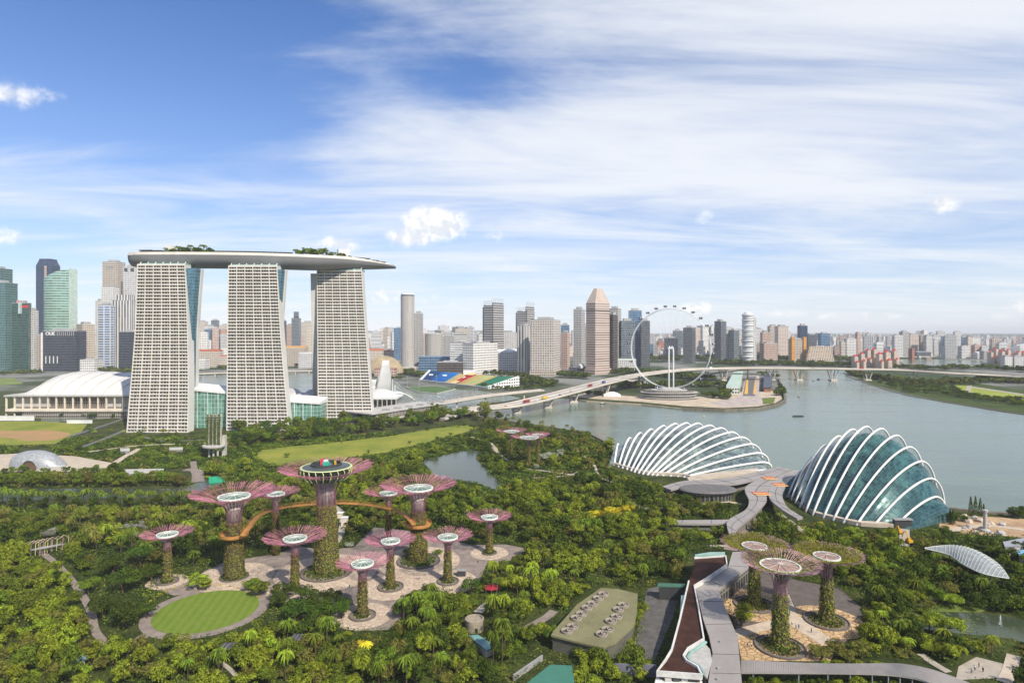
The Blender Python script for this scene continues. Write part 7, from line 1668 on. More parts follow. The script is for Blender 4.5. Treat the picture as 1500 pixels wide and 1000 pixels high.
def palm_q(seed, nf=24):
    rng = np.random.default_rng(seed); out = []
    for k in range(nf):
        a = 2 * pi * k / nf + rng.uniform(-.15, .15); up = rng.uniform(.25, 1.05); L_ = rng.uniform(.85, 1.1); prev = np.array([0, 0, 1.75]); dirh = np.array([math.cos(a), math.sin(a), 0]); sd = np.array([-math.sin(a), math.cos(a), 0]); ns = 6
        for i in range(ns):
            t = (i + 1) / ns; p = np.array([0, 0, 1.75]) + dirh * L_ * t * (1 - .18 * t) + np.array([0, 0, up * t * .9 - 1.05 * t * t * (.55 + .45 * up)]); w = .12 * (1 - t * .7) if i else .07
            for s in (-1, 1):
                dn = np.array([0, 0, -.07]); out.append([prev, p, p + sd * s * w + dn, prev + sd * s * w * 1.05 + dn])
            prev = p
    return np.array(out)
def cone_q(seed, n=650, r=.28, h=2.6):
    rng = np.random.default_rng(seed); t = rng.uniform(0, 1, n) ** .8; a = rng.uniform(0, 2 * pi, n); rr_ = r * (1 - t ** 1.6) * (1 + .18 * np.sin(a * 5 + t * 30)) + .02; pos = np.stack([rr_ * np.cos(a), rr_ * np.sin(a), .15 + t * h], 1)
    return quads(pos, np.stack([np.cos(a), np.sin(a), np.full(n, .5)], 1) + rng.normal(size=(n, 3)) * .4, rng.uniform(.08, .16, n), rng)
def trunk_mesh(name, h, r, limbs, seed, sc=1.0):
    m = MB(); rd = random.Random(seed); m.tube([(0, 0, 0), (rd.uniform(-.03, .03), 0, h * .5), (rd.uniform(-.05, .05), rd.uniform(-.05, .05), h)], [r * 1.35, r, r * .7], 6)
    for k in range(limbs):
        a = 2 * pi * k / max(1, limbs) + rd.uniform(-.3, .3); m.tube([(0, 0, h * .8), (.25 * math.cos(a), .25 * math.sin(a), h * 1.15), (.5 * math.cos(a), .5 * math.sin(a), h * 1.38)], [r * .6, r * .4, r * .18], 4)
    me = bpy.data.meshes.new(name); me.from_pydata(m.v, [], m.f); me.materials.append(BARK); return me
KIND = {}
def reg(key, crowns, trunk): KIND[key] = (crowns, trunk)
def crowns_for(name, qs, tint): return [np_mesh('crown', q, LEAF[tint]) for q in qs]
bq = [crown_q(100 + i, 2200, n_, rz=rz_, zc=zc_, leaf=.11, lr=l_) for i, (n_, rz_, zc_, l_) in enumerate(((15, .8, .86, (.26, .44)), (22, .62, .8, (.18, .34)), (12, 1.15, 1.05, (.28, .42)), (18, .9, .9, (.2, .4)), (9, .7, .8, (.36, .52)), (26, 1.0, 1.0, (.16, .30))))]; rq = [crown_q(200 + i, 2600, 18, rz=.5, zc=.74, leaf=.085, lr=(.22, .36)) for i in range(3)]; lq = [crown_q(300 + i, 1300, 15, rz=1.0, zc=1.05, leaf=.13, lr=(.24, .38), hang=.6) for i in range(3)]
TB = trunk_mesh('trunk', .5, .075, 5, 1); TR = trunk_mesh('trunk', .45, .06, 6, 2); TP = trunk_mesh('trunk', 1.75, .05, 0, 3); TS = trunk_mesh('trunk', .5, .05, 3, 4)
for tint in ('dark', 'mid', 'bright', 'olive', 'yellow', 'silver', 'blossom'):
    reg('broadleaf_tree/' + tint, crowns_for('b', bq, tint), TB)
for tint in ('dark', 'mid', 'bright'): reg('rain_tree/' + tint, crowns_for('r', rq, tint), TR)
for tint in ('mid', 'bright', 'olive'): reg('airy_tree/' + tint, crowns_for('l', lq, tint), TB)
pq = [palm_q(400 + i) for i in range(3)]
for tint in ('mid', 'bright', 'olive', 'yellow'): reg('palm_tree/' + tint, crowns_for('p', pq, tint), TP)
cq = [cone_q(500 + i) for i in range(2)]; reg('cypress_tree/dark', crowns_for('c', cq, 'dark'), TS)
sq = [crown_q(600 + i, 620, 7, rz=.5, zc=.42, leaf=.17, lr=(.36, .55)) for i in range(3)]
for tint in ('dark', 'mid', 'bright', 'yellow', 'olive', 'silver'): reg('round_shrub/' + tint, crowns_for('s', sq, tint), TS)
PLANTED = []          # (kind, tint, px, py, world x, y, radius)
PROTO = {}
def plant(kind, tint, x, y, r, rd, zs=1.0, z=0.0, single=False):
    crowns, trunk = KIND[kind + '/' + tint]; vi = rd.randrange(len(crowns)); me = crowns[vi]
    root = bpy.data.objects.new(kind, None); COL.objects.link(root); root.empty_display_size = .5
    root.location = (x, y, z); root.rotation_euler = (0, 0, rd.uniform(0, 2 * pi)); q_ = 1 if kind == 'cypress_tree' else rd.uniform(.84, 1.18); root.scale = (r * q_, r / q_, r * zs)
    key = (kind, tint, vi)
    if key not in PROTO:
        c = bpy.data.objects.new('crown', me); t = bpy.data.objects.new('trunk', trunk); COL.objects.link(c); COL.objects.link(t); PROTO[key] = (c, t)
    else:
        c, t = (o.copy() for o in PROTO[key]); COL.objects.link(c); COL.objects.link(t)
    c.parent = root; t.parent = root
    PLANTED.append([root, kind, tint, r])
    return root
# ---- what must stay clear
CLEAR = [MEADOW, KING, LILY, PLZ, GOLD, [(230, 690), (285, 685), (292, 708), (270, 708)],
         [(804, 930), (845, 882), (880, 857), (938, 866), (934, 915), (904, 948), (858, 945)], [(955, 1000), (975, 965), (996, 905), (1005, 850), (1012, 812), (1100, 805), (1102, 832), (1060, 866), (1092, 1000)],
         [(1084, 962), (1182, 966), (1300, 967), (1372, 976), (1430, 1002), (1360, 1002), (1300, 990), (1084, 988)], [(965, 712), (1001, 702), (1150, 682), (1190, 690), (1165, 706), (1152, 728), (1180, 760), (1165, 762), (1128, 738), (1105, 757), (1085, 785), (1064, 782), (1066, 768), (975, 766), (975, 760), (1066, 758), (1092, 735), (985, 719)],
         [(896, 690), (905, 640), (1000, 615), (1110, 650), (1128, 690), (1000, 702)], [(1150, 730), (1180, 670), (1260, 620), (1340, 640), (1380, 774), (1240, 770)],
         [(1353, 800), (1395, 796), (1440, 806), (1482, 845), (1470, 850), (1405, 826)], [(8, 690), (30, 655), (75, 655), (92, 690)], [(-60, 668), (30, 664), (110, 668), (165, 678), (160, 686), (120, 698), (-60, 690)],
         [(1372, 748), (1510, 755), (1600, 775), (1560, 790), (1462, 784), (1400, 778)], [(948, 862), (966, 850), (1005, 853), (985, 905), (960, 965), (940, 955)], [(764, 1002), (806, 968), (842, 972), (845, 1002)], [(684, 928), (702, 926), (730, 945), (712, 955)],
         [(676, 930), (678, 905), (712, 905), (712, 928)], [(1318, 770), (1336, 770), (1340, 800), (1318, 800)], [(1404, 972), (1430, 960), (1472, 970), (1478, 994), (1400, 998)], [(-80, 716), (270, 712), (332, 700), (270, 736), (-80, 742)],
         [(295, 607), (322, 607), (326, 675), (300, 680)], [(-80, 612), (128, 612), (128, 628), (80, 652), (-80, 657)], [(180, 683), (242, 683), (242, 694), (180, 696)], [(38, 788), (96, 788), (96, 812), (38, 812)], [(550, 560), (560, 620), (650, 612), (650, 560)]]
PLINES = [([(P(a, b).x, P(a, b).y) for a, b in smooth_pts], w) for smooth_pts, w in [(p, w) for p, w, _ in PATHS]]
LAWN_R = 27.0
def seg_d(x, y, a, b):
    vx, vy = b[0] - a[0], b[1] - a[1]; l2 = vx * vx + vy * vy; t = max(0, min(1, ((x - a[0]) * vx + (y - a[1]) * vy) / l2)) if l2 else 0; return math.hypot(x - a[0] - vx * t, y - a[1] - vy * t)
def free(x, y, r, h, path_gap=.6):
    px, py = pix((x, y, 0)); px2, py2 = pix((x, y, h)); rp = r * F / y
    if math.hypot(x - LC.x, y - LC.y) < LAWN_R + r * .6: return False
    for k in (0, .5, 1.0):
        yy = py + (py2 - py) * k * .85
        # a tall tree standing in front of the lawn must not cover it
        if ((px - LC_PX[0]) / (78 + rp * .5)) ** 2 + ((yy - LC_PX[1]) / 31) ** 2 < 1: return False
        for q in CLEAR:
            if inpoly(px, yy, q) or (k == 0 and (inpoly(px - rp * .6, yy, q) or inpoly(px + rp * .6, yy, q))): return False
    for c, rt, hh_, Rr in TREES_C:
        if math.hypot(x - c.x, y - c.y) < rt + r + 1.0: return False
        # keep the trunks of the tree towers in view
        tx, ty = pix((c.x, c.y, 0)); tw = rt * F / c.y
        if y < c.y and abs(px - tx) < tw + rp * .7 and py2 < ty - 10 * (rt / 2.2): return False
    for pts, w in PLINES:
        for a, b in zip(pts[:-1], pts[1:]):
            if seg_d(x, y, a, b) < w / 2 + r * path_gap: return False
    if inpoly(px, py, CHANNEL): return False
    return True
LC_PX = (303, 896)
rd = random.Random(2024); GRID = {}
def near(x, y, r, f=.78):
    gx, gy = int(x // 12), int(y // 12)
    for i in range(-2, 3):
        for j in range(-2, 3):
            for (a, b, c) in GRID.get((gx + i, gy + j), ()):
                if math.hypot(a - x, b - y) < (c + r) * f: return True
    return False
def put(kind, tint, px, py, r, zs=1.0, force=False, f=.78, hk=1.9):
    p = P(px, py); x, y = p.x, p.y
    if not force and (not free(x, y, r, r * hk * zs) or near(x, y, r, f)): return None
    GRID.setdefault((int(x // 12), int(y // 12)), []).append((x, y, r)); return plant(kind, tint, x, y, r, rd, zs)
# landmark trees first
for px, py, r, tn in ((165, 842, 8.5, 'dark'), (205, 828, 8, 'dark'), (180, 868, 9, 'dark'), (222, 852, 7, 'dark'), (150, 905, 7.5, 'dark'), (185, 918, 8, 'dark'), (215, 905, 6, 'dark'), (130, 870, 6, 'mid'), (432, 912, 7.5, 'dark'), (470, 900, 7.2, 'dark'), (500, 905, 5.5, 'dark'), (448, 935, 6.5, 'dark'), (590, 905, 6, 'dark'), (620, 900, 6.5, 'mid'), (655, 892, 5.5, 'dark'), (640, 920, 5, 'mid'), (690, 870, 5.5, 'dark'), (672, 886, 5, 'mid'), (735, 838, 5, 'mid'), (760, 832, 5.5, 'mid'), (410, 890, 5.5, 'dark')):
    put('rain_tree', tn, px, py, r, 1.0, True)
put('broadleaf_tree', 'olive', 710, 617, 13, 1.25, True)
for px, py, r in ((290, 862, 5.0), (302, 864, 4.2), (380, 872, 5.5), (368, 864, 5), (372, 838, 0)):
    if r: put('broadleaf_tree', 'bright' if px < 310 else 'mid', px, py, r, .8, True)
for px, py, r in ((868, 764, 5.0), (880, 762, 5.2), (892, 760, 5.4), (904, 758, 5.4), (916, 757, 5.2), (928, 755, 4.5)): put('broadleaf_tree', 'yellow', px, py, r, .9, True)
for px, py in ((752, 764), (756, 764.5), (760, 765), (764, 764.6), (768, 765.5), (1392, 768), (1396, 769)): put('cypress_tree', 'dark', px, py, 3.6, 1.0, True)
for px, py, h in ((1422, 756, 4.6), (1429, 757, 4.8), (1436, 757, 4.4), (1374, 748, 4.5), (1441, 759, 3.4)): put('cypress_tree', 'dark', px, py, h, 1.0, True)
for px, py, r in ((1398, 766, 4.2), (1412, 764, 3), (1484, 758, 4), (1492, 760, 4), (1500, 757, 4.5)): put('broadleaf_tree', 'dark', px, py, r, 1.1, True)
for px, py, r in ((796, 676, 6), (808, 674, 6), (820, 670, 5), (786, 688, 3.5)): put('broadleaf_tree', 'silver', px, py, r, .9, True)
for px, py, r in ((172, 785, 5), (186, 780, 5), (205, 782, 5), (196, 792, 4), (70, 788, 4), (80, 784, 4)): put('broadleaf_tree', 'blossom', px, py, r, .8, True)
put('airy_tree', 'bright', 1086, 916, 6.2, .85, True)
for px, py, r in ((1384, 930, 7.5), (1362, 926, 6), (1395, 890, 5), (1330, 884, 5), (1346, 880, 4.5), (1382, 962, 5), (1360, 958, 4)): put('rain_tree', 'bright', px, py, r, .9, True)
for px, py, r, tn in ((1135, 775, 4, 'dark'), (1148, 785, 4.5, 'mid'), (1120, 785, 4, 'dark'), (1140, 792, 3, 'yellow'), (1126, 772, 3, 'dark'), (1190, 800, 4, 'bright'), (1200, 776, 4, 'yellow'), (1218, 784, 3.4, 'bright'), (1180, 786, 4, 'bright')): put('broadleaf_tree', tn, px, py, r, .85, True)
for px, py in ((528, 960), (536, 962)): put('palm_tree', 'yellow', px, py, 3.4, .8, True)
for px, py, r in ((1203, 966, 4.5), (1225, 964, 5), (1262, 962, 5), (1238, 968, 4)): put('broadleaf_tree', 'olive', px, py, r, .8, True)
for px, py in ((1105, 972), (1130, 973), (1172, 973.5), (1212, 975), (1232, 975), (1258, 975), (1278, 974), (1288, 976)):
    put('round_shrub', 'bright', px, py, 2.3 if px > 1180 else 1.3, .7, True)
for k in range(16):
    a = k * .16 + .2; put('round_shrub', 'yellow', 303 + 88 * math.cos(a + pi) * 1.0, 893 - 37 * math.sin(a), .9, .6, True)
for px, py, r in ((512, 800, 3.4), (468, 812, 2.4), (490, 828, 2.6), (640, 812, 3.2), (596, 810, 3), (655, 816, 2)): put('round_shrub', 'silver' if px in (490, 512) else 'mid', px, py, r, .9, True)
# rows of trees between the meadow and the hotel
for k in range(165):
    t = rd.random(); px = 340 + 350 * t; py = 654 - 40 * t ** 1.25 - 26 * rd.random() * (1 - .6 * t)
    put('rain_tree' if k % 2 else 'broadleaf_tree', rd.choice(('dark', 'mid', 'mid')), px, py, rd.uniform(5.5, 9), rd.uniform(1.0, 1.4), True)
for k in range(30):
    t = k / 29; put('broadleaf_tree', rd.choice(('mid', 'bright', 'dark')), 560 + 130 * t, 622 - 14 * t + rd.uniform(-5, 2), rd.uniform(4.5, 6.5), 1.0, True)
# along the hotel foot, hall and field
for k in range(16):
    a = rd.uniform(0, 6.28); put('palm_tree', 'mid', 622 + 44 * math.cos(a) * rd.random(), 905 + 16 * math.sin(a) * rd.random(), rd.uniform(3, 4), rd.uniform(1.1, 1.5), True)
for k in range(60):
    px = rd.uniform(130, 345); put(rd.choice(('broadleaf_tree', 'broadleaf_tree', 'palm_tree')), rd.choice(('mid', 'mid', 'bright')) , px, 640 + rd.uniform(-4, 14) + (345 - px) * -.02, rd.uniform(2.6, 4.4), 1.0, False, .7)
for k in range(22): put('broadleaf_tree', 'dark', 14 + k * 8.4 + rd.uniform(-2, 2), 611 + rd.uniform(-1, 1.5), rd.uniform(3, 4.6), 1.15, True)
for k in range(20): put('broadleaf_tree', rd.choice(('dark', 'mid')), -20 + k * 9, 661 + rd.uniform(-3, 3), rd.uniform(3.2, 5.2), .95, False, .6)
for k in range(34):
    put(rd.choice(('broadleaf_tree', 'airy_tree')), rd.choice(('mid', 'olive', 'mid')), -30 + k * 9 + rd.uniform(-3, 3), 713 + rd.uniform(-2, 1), rd.uniform(4, 5.5), 1.35, True)
for k in range(40):
    put('palm_tree' if k % 3 else 'broadleaf_tree', 'mid' if k % 3 else 'dark', -30 + k * 8 + rd.uniform(-3, 3), 742 + rd.uniform(-2, 4), rd.uniform(3.4, 4.6), 1.5 if k % 3 else 1.2, True)
for k in range(34):
    t = k / 33; put('broadleaf_tree', ('mid', 'dark', 'bright')[k % 3], 803 + 84 * t if k % 2 else 890 + 52 * t, 940 + 20 * t if k % 2 else 957 - 60 * t, 3.0 + .8 * rd.random(), 1.0, True)
# the woods themselves: zones of the garden with their own mixtures
ZONES = [  # polygon in photo pixels, number of tries, [(kind, tint, weight, rmin, rmax)]
    ([(-40, 690), (300, 690), (345, 700), (330, 715), (-40, 712)], 260, [('broadleaf_tree', 'mid', 4, 3, 5), ('broadleaf_tree', 'bright', 3, 2.8, 4.5), ('airy_tree', 'mid', 2, 3, 4.5), ('palm_tree', 'mid', 2, 3, 4), ('round_shrub', 'bright', 2, 2, 3.2)]),
    ([(-40, 742), (280, 738), (340, 712), (470, 700), (470, 760), (400, 800), (310, 830), (220, 830), (100, 800), (-40, 790)], 560, [('palm_tree', 'mid', 3, 2.9, 3.9), ('palm_tree', 'olive', 2, 2.8, 3.6), ('broadleaf_tree', 'mid', 4, 3, 5), ('broadleaf_tree', 'dark', 2, 3, 5.2), ('airy_tree', 'olive', 1, 3, 4), ('broadleaf_tree', 'olive', 1, 3, 4.5), ('round_shrub', 'mid', 2, 1.8, 3)]),
    ([(-60, 790), (100, 800), (130, 830), (150, 960), (240, 940), (300, 935), (300, 1010), (-90, 1010)], 620, [('broadleaf_tree', 'bright', 5, 2.6, 4.6), ('broadleaf_tree', 'mid', 4, 2.8, 5), ('airy_tree', 'bright', 3, 2.6, 4), ('airy_tree', 'olive', 1, 2.6, 3.6), ('broadleaf_tree', 'olive', 1, 2.5, 4.3), ('broadleaf_tree', 'blossom', .25, 2.5, 3.6), ('round_shrub', 'bright', 3, 1.5, 2.6), ('round_shrub', 'mid', 2, 1.5, 2.6)]),
    ([(240, 935), (380, 925), (500, 925), (600, 930), (680, 940), (700, 1010), (240, 1010)], 520, [('palm_tree', 'mid', 1, 2.5, 3.4), ('broadleaf_tree', 'olive', 1.3, 2.5, 3.2), ('broadleaf_tree', 'bright', 3, 2.5, 4), ('broadleaf_tree', 'mid', 3, 2.6, 4.4), ('round_shrub', 'bright', 2, 1.4, 2.4), ('airy_tree', 'mid', 1, 2.6, 3.8)]),
    ([(580, 880), (650, 866), (740, 845), (810, 870), (860, 860), (820, 920), (770, 960), (720, 1010), (640, 1010), (580, 930)], 460, [('palm_tree', 'mid', 2, 2.6, 3.6), ('broadleaf_tree', 'bright', 1, 2.5, 3.3), ('broadleaf_tree', 'mid', 2, 2.8, 4.4), ('broadleaf_tree', 'dark', 1, 3, 5), ('round_shrub', 'mid', 2, 1.5, 2.6)]),
    ([(470, 690), (620, 680), (720, 715), (900, 700), (980, 720), (1060, 735), (1060, 800), (1010, 815), (1000, 870), (870, 858), (780, 870), (745, 800), (640, 770), (500, 790)], 1100, [('broadleaf_tree', 'mid', 5, 3, 5.2), ('broadleaf_tree', 'bright', 4, 2.8, 4.6), ('broadleaf_tree', 'dark', 2, 3, 5), ('broadleaf_tree', 'olive', 1.8, 2.6, 4.6), ('broadleaf_tree', 'silver', .3, 2.6, 4), ('broadleaf_tree', 'yellow', .12, 2.4, 3.4), ('airy_tree', 'mid', 2, 3, 4.4), ('palm_tree', 'mid', 1.6, 2.8, 3.6), ('round_shrub', 'mid', 2, 1.8, 3)]),
    ([(330, 690), (480, 685), (620, 655), (690, 640), (760, 640), (760, 690), (720, 700), (640, 690), (470, 700)], 330, [('broadleaf_tree', 'mid', 4, 3, 5), ('broadleaf_tree', 'dark', 2, 3.4, 5.4), ('airy_tree', 'bright', 2, 2.8, 4), ('round_shrub', 'mid', 2, 1.8, 3)]),
    ([(690, 610), (760, 622), (860, 640), (895, 656), (900, 700), (800, 690), (720, 650)], 300, [('broadleaf_tree', 'dark', 4, 3.4, 5.4), ('broadleaf_tree', 'olive', 3, 3, 4.6), ('palm_tree', 'olive', 2, 3, 4), ('broadleaf_tree', 'mid', 3, 3, 5), ('round_shrub', 'olive', 2, 2, 3.2)]),
    ([(930, 860), (1000, 860), (960, 1000), (850, 1010), (780, 1005), (860, 950)], 220, [('broadleaf_tree', 'mid', 3, 2.5, 4), ('broadleaf_tree', 'bright', 2, 2.4, 3.6), ('round_shrub', 'bright', 3, 1.4, 2.4)]),
    ([(1100, 765), (1160, 770), (1260, 780), (1380, 785), (1420, 830), (1560, 840), (1560, 905), (1310, 900), (1262, 880), (1240, 850), (1170, 845), (1110, 828)], 620, [('broadleaf_tree', 'dark', 5, 2.8, 4.6), ('broadleaf_tree', 'mid', 4, 2.6, 4.2), ('broadleaf_tree', 'olive', 2, 2.6, 4), ('airy_tree', 'mid', 2, 2.6, 4), ('round_shrub', 'mid', 2, 1.4, 2.6), ('palm_tree', 'mid', 1, 2.5, 3.2)]),
    ([(1262, 880), (1310, 900), (1350, 925), (1560, 960), (1560, 1010), (1440, 1010), (1380, 970), (1300, 962), (1230, 955)], 420, [('broadleaf_tree', 'dark', 3, 2.4, 4), ('palm_tree', 'mid', 1.5, 2.4, 3.2), ('broadleaf_tree', 'silver', .25, 2.4, 3.4), ('broadleaf_tree', 'mid', 3, 2.4, 3.8), ('broadleaf_tree', 'bright', 2, 2.2, 3.4), ('round_shrub', 'olive', 2, 1.3, 2.2)]),
    ([(1090, 990), (1300, 992), (1420, 1010), (1090, 1012)], 120, [('broadleaf_tree', 'bright', 3, 2, 3), ('broadleaf_tree', 'mid', 3, 2, 3.4), ('round_shrub', 'bright', 2, 1.2, 2)]),
    ([(1380, 760), (1560, 770), (1560, 840), (1480, 830), (1380, 795)], 130, [('broadleaf_tree', 'mid', 3, 2.2, 3.6), ('broadleaf_tree', 'dark', 3, 2.4, 3.8), ('round_shrub', 'bright', 2, 1.3, 2.2)]),
    ([(1040, 730), (1090, 735), (1090, 760), (960, 758), (960, 735)], 70, [('broadleaf_tree', 'olive', 3, 2.6, 3.8), ('broadleaf_tree', 'bright', 2, 2.4, 3.4), ('broadleaf_tree', 'mid', 2, 2.4, 3.6)])]
LIMIT = {'broadleaf_tree': 268, 'palm_tree': 200, 'airy_tree': 130, 'round_shrub': 200, 'rain_tree': 120, 'cypress_tree': 40}
CNT = {}
for o in PLANTED: CNT[o[1]] = CNT.get(o[1], 0) + 1
EXTRA = []       # what exceeds the countable number goes into the mass of the woods
for poly_, n, mixk in ZONES:
    xs_ = [p[0] for p in poly_]; ys_ = [p[1] for p in poly_]; wts = [q[2] for q in mixk]
    for k in range(int(n * 1.9)):
        # even spread over the ground, not over the picture
        u = rd.random(); y0, y1 = max(486, min(ys_)), max(ys_); D0_, D1_ = H * F / (y1 - 485), H * F / (y0 - 485); D_ = math.sqrt(D0_ ** 2 + (D1_ ** 2 - D0_ ** 2) * u); py = 485 + H * F / D_; px = rd.uniform(min(xs_), max(xs_))
        if not inpoly(px, py, poly_): continue
        kind, tint, _, a, b = rd.choices(mixk, wts)[0]; r = rd.uniform(a, b * 1.12) * (1.05 if kind != 'round_shrub' else 1.2) * (1.35 if kind == 'broadleaf_tree' and rd.random() < .12 else 1); zs = rd.choice((rd.uniform(.75, 1.1), rd.uniform(1.0, 1.5))) if kind != 'round_shrub' else rd.uniform(.6, .95)
        if kind == 'palm_tree': zs *= rd.uniform(1.1, 1.5)
        p = P(px, py); nz = math.sin(p.x * .045 + 1.7 * math.sin(p.y * .03)) + math.sin(p.y * .05 + p.x * .021)
        if tint in ('mid', 'dark') and nz > .35 and rd.random() < .5: tint = 'bright' if kind + '/bright' in KIND else tint
        if tint in ('mid', 'bright') and nz < -.95 and rd.random() < .6: tint = 'dark' if kind + '/dark' in KIND else tint
        if not free(p.x, p.y, r, r * 1.8 * zs) or near(p.x, p.y, r, .40): continue
        GRID.setdefault((int(p.x // 12), int(p.y // 12)), []).append((p.x, p.y, r))
        EXTRA.append((kind, tint, p.x, p.y, r, zs))
EXTRA.sort(key=lambda e: e[3] / e[4]); mass = []
for kind, tint, x, y, r, zs in EXTRA:
    if CNT.get(kind, 0) < LIMIT[kind]:
        CNT[kind] = CNT.get(kind, 0) + 1; plant(kind, tint, x, y, r, rd, zs)
    else: mass.append((kind, tint, x, y, r, zs))
for k in range(90):
    i = rd.randrange(len(MEADOW)); a, b = MEADOW[i], MEADOW[(i + 1) % len(MEADOW)]; t = rd.random()
    px, py = a[0] + (b[0] - a[0]) * t + rd.uniform(-3, 3), a[1] + (b[1] - a[1]) * t + rd.uniform(-1, 2.5)
    put('round_shrub', rd.choice(('mid', 'dark', 'bright')), px, py, rd.uniform(1.5, 3.2), rd.uniform(.7, 1.3), True)
for px, py in ((420, 661), (540, 655), (600, 641), (640, 636), (475, 668), (660, 630)): put('broadleaf_tree', 'mid', px, py + 9, rd.uniform(2.2, 3.2), 1, True)
for k in range(26): put('broadleaf_tree', rd.choice(('mid', 'bright', 'dark')), -20 + k * 7.4 + rd.uniform(-3, 3), 694 + rd.uniform(-3, 6), rd.uniform(2.8, 4.2), 1.1, True)
for px, py, r in ((416, 880, 6), (450, 886, 6.5), (486, 886, 6), (505, 893, 5), (470, 915, 7), (604, 892, 6), (630, 880, 5.5)): put('rain_tree', 'dark', px, py, r, 1.05, True)
# ---- the rest of the woods, far belts and the undergrowth: masses nobody could count
TINTS = ['dark', 'mid', 'bright', 'olive']; LM = [LEAF[t] for t in TINTS]
QB = {'broadleaf_tree': [crown_q(100 + i, 800, 14, rz=.8, zc=.86, leaf=.16, lr=(.26, .42)) for i in range(5)], 'airy_tree': [crown_q(300 + i, 420, 13, rz=1.0, zc=1.05, leaf=.2, lr=(.24, .38), hang=.6) for i in range(3)], 'rain_tree': [crown_q(200 + i, 700, 18, rz=.5, zc=.74, leaf=.14, lr=(.22, .36)) for i in range(3)], 'palm_tree': pq, 'round_shrub': [crown_q(600 + i, 300, 7, rz=.5, zc=.42, leaf=.22, lr=(.36, .55)) for i in range(3)],
      'far': [crown_q(700 + i, 150, 7, rz=.6, zc=.75, leaf=.36) for i in range(5)]}
def mass_obj(name, items, label, cat='woods'):
    Qs, mi = [], []; rng = np.random.default_rng(3)
    for kind, tint, x, y, r, zs in items:
        q = QB[kind][rng.integers(0, len(QB[kind]))]; a = rng.uniform(0, 2 * pi); rot = np.array([[math.cos(a), -math.sin(a), 0], [math.sin(a), math.cos(a), 0], [0, 0, 1]]); Qs.append((q @ rot.T) * np.array([r, r, r * zs]) + np.array([x, y, 0])); mi += [TINTS.index(tint) if tint in TINTS else 1] * len(q)
    o = np_obj(name, np_mesh(name, np.concatenate(Qs), LM, mi)); tag(o, label, cat, kind='stuff'); return o
if mass: mass_obj('garden_woods', mass, 'mixed trees filling the farther parts of the gardens as one mass')
far = []; rf = random.Random(12)
def belt(pts, n, rmin, rmax, tints=('dark', 'dark', 'mid'), spread=6.0):
    for k in range(n):
        t = rf.random() * (len(pts) - 1); i = min(int(t), len(pts) - 2); f = t - i; px = pts[i][0] + (pts[i + 1][0] - pts[i][0]) * f; py = pts[i][1] + (pts[i + 1][1] - pts[i][1]) * f; p = P(px, py); x = p.x + rf.uniform(-1, 1) * spread; y = p.y + rf.uniform(-1, 1) * spread * 2.2
        qx, qy = pix((x, y, 0))
        if inpoly(qx, qy, CHANNEL) or inpoly(qx, qy, BASIN) or inpoly(qx, qy, BAY): continue
        far.append(('far', rf.choice(tints), x, y, rf.uniform(rmin, rmax), rf.uniform(.9, 1.25)))
belt([(-40, 551), (30, 549), (60, 547)], 60, 6, 9); belt([(140, 543), (200, 547)], 70, 7, 10, ('mid', 'mid', 'dark')); belt([(405, 535), (460, 537)], 60, 7, 10); belt([(318, 541), (336, 540)], 14, 6, 9); belt([(410, 512), (452, 514)], 40, 8, 12); belt([(280, 528), (334, 530)], 10, 8, 10)
belt([(584, 545), (615, 552)], 70, 7, 11); belt([(560, 556), (590, 556)], 14, 5, 7); belt([(612, 535), (640, 538)], 26, 7, 10); belt([(705, 548), (770, 555), (810, 566), (760, 562), (735, 560)], 130, 7, 11); belt([(820, 552), (862, 555)], 70, 8, 11); belt([(700, 566), (745, 572), (790, 569), (815, 562)], 60, 4, 7)
belt([(905, 545), (940, 548), (980, 552), (1040, 556)], 200, 7, 11, spread=16); belt([(885, 566), (940, 568), (990, 566), (1060, 566)], 210, 5, 9, ('dark', 'dark', 'mid'), 12); belt([(1026, 580), (1062, 584), (1064, 574)], 60, 5, 8); belt([(1112, 548), (1146, 556), (1147, 572), (1143, 580)], 80, 5, 8, ('dark', 'mid')); belt([(860, 578), (880, 579)], 22, 4, 6)
belt([(900, 528), (1000, 527), (1100, 526), (1180, 528), (1262, 529)], 520, 8, 14, ('dark', 'dark', 'mid'), 45); belt([(1040, 533), (1100, 534), (1160, 535), (1250, 537)], 330, 7, 12, ('dark', 'dark', 'mid'), 22); belt([(1320, 520), (1400, 519), (1440, 522)], 120, 8, 12, spread=25); belt([(1318, 541), (1360, 541), (1440, 540), (1500, 545), (1560, 548)], 240, 7, 11, ('dark', 'dark', 'mid'), 16); belt([(1300, 518), (1460, 514), (1520, 516)], 160, 8, 13, spread=60); belt([(1460, 527), (1540, 530)], 60, 8, 11)
belt([(1243, 548), (1262, 551), (1300, 557), (1340, 563), (1400, 562), (1450, 560), (1520, 562)], 330, 5.5, 9, ('dark', 'dark', 'mid', 'olive'), 14); belt([(1440, 558), (1500, 560), (1560, 566)], 130, 6, 9, ('dark', 'dark'), 14); belt([(850, 545), (910, 548)], 40, 7, 10)
belt([(600, 512), (700, 511), (760, 512)], 60, 9, 14, spread=60); belt([(540, 516), (600, 514)], 40, 8, 12, spread=40)
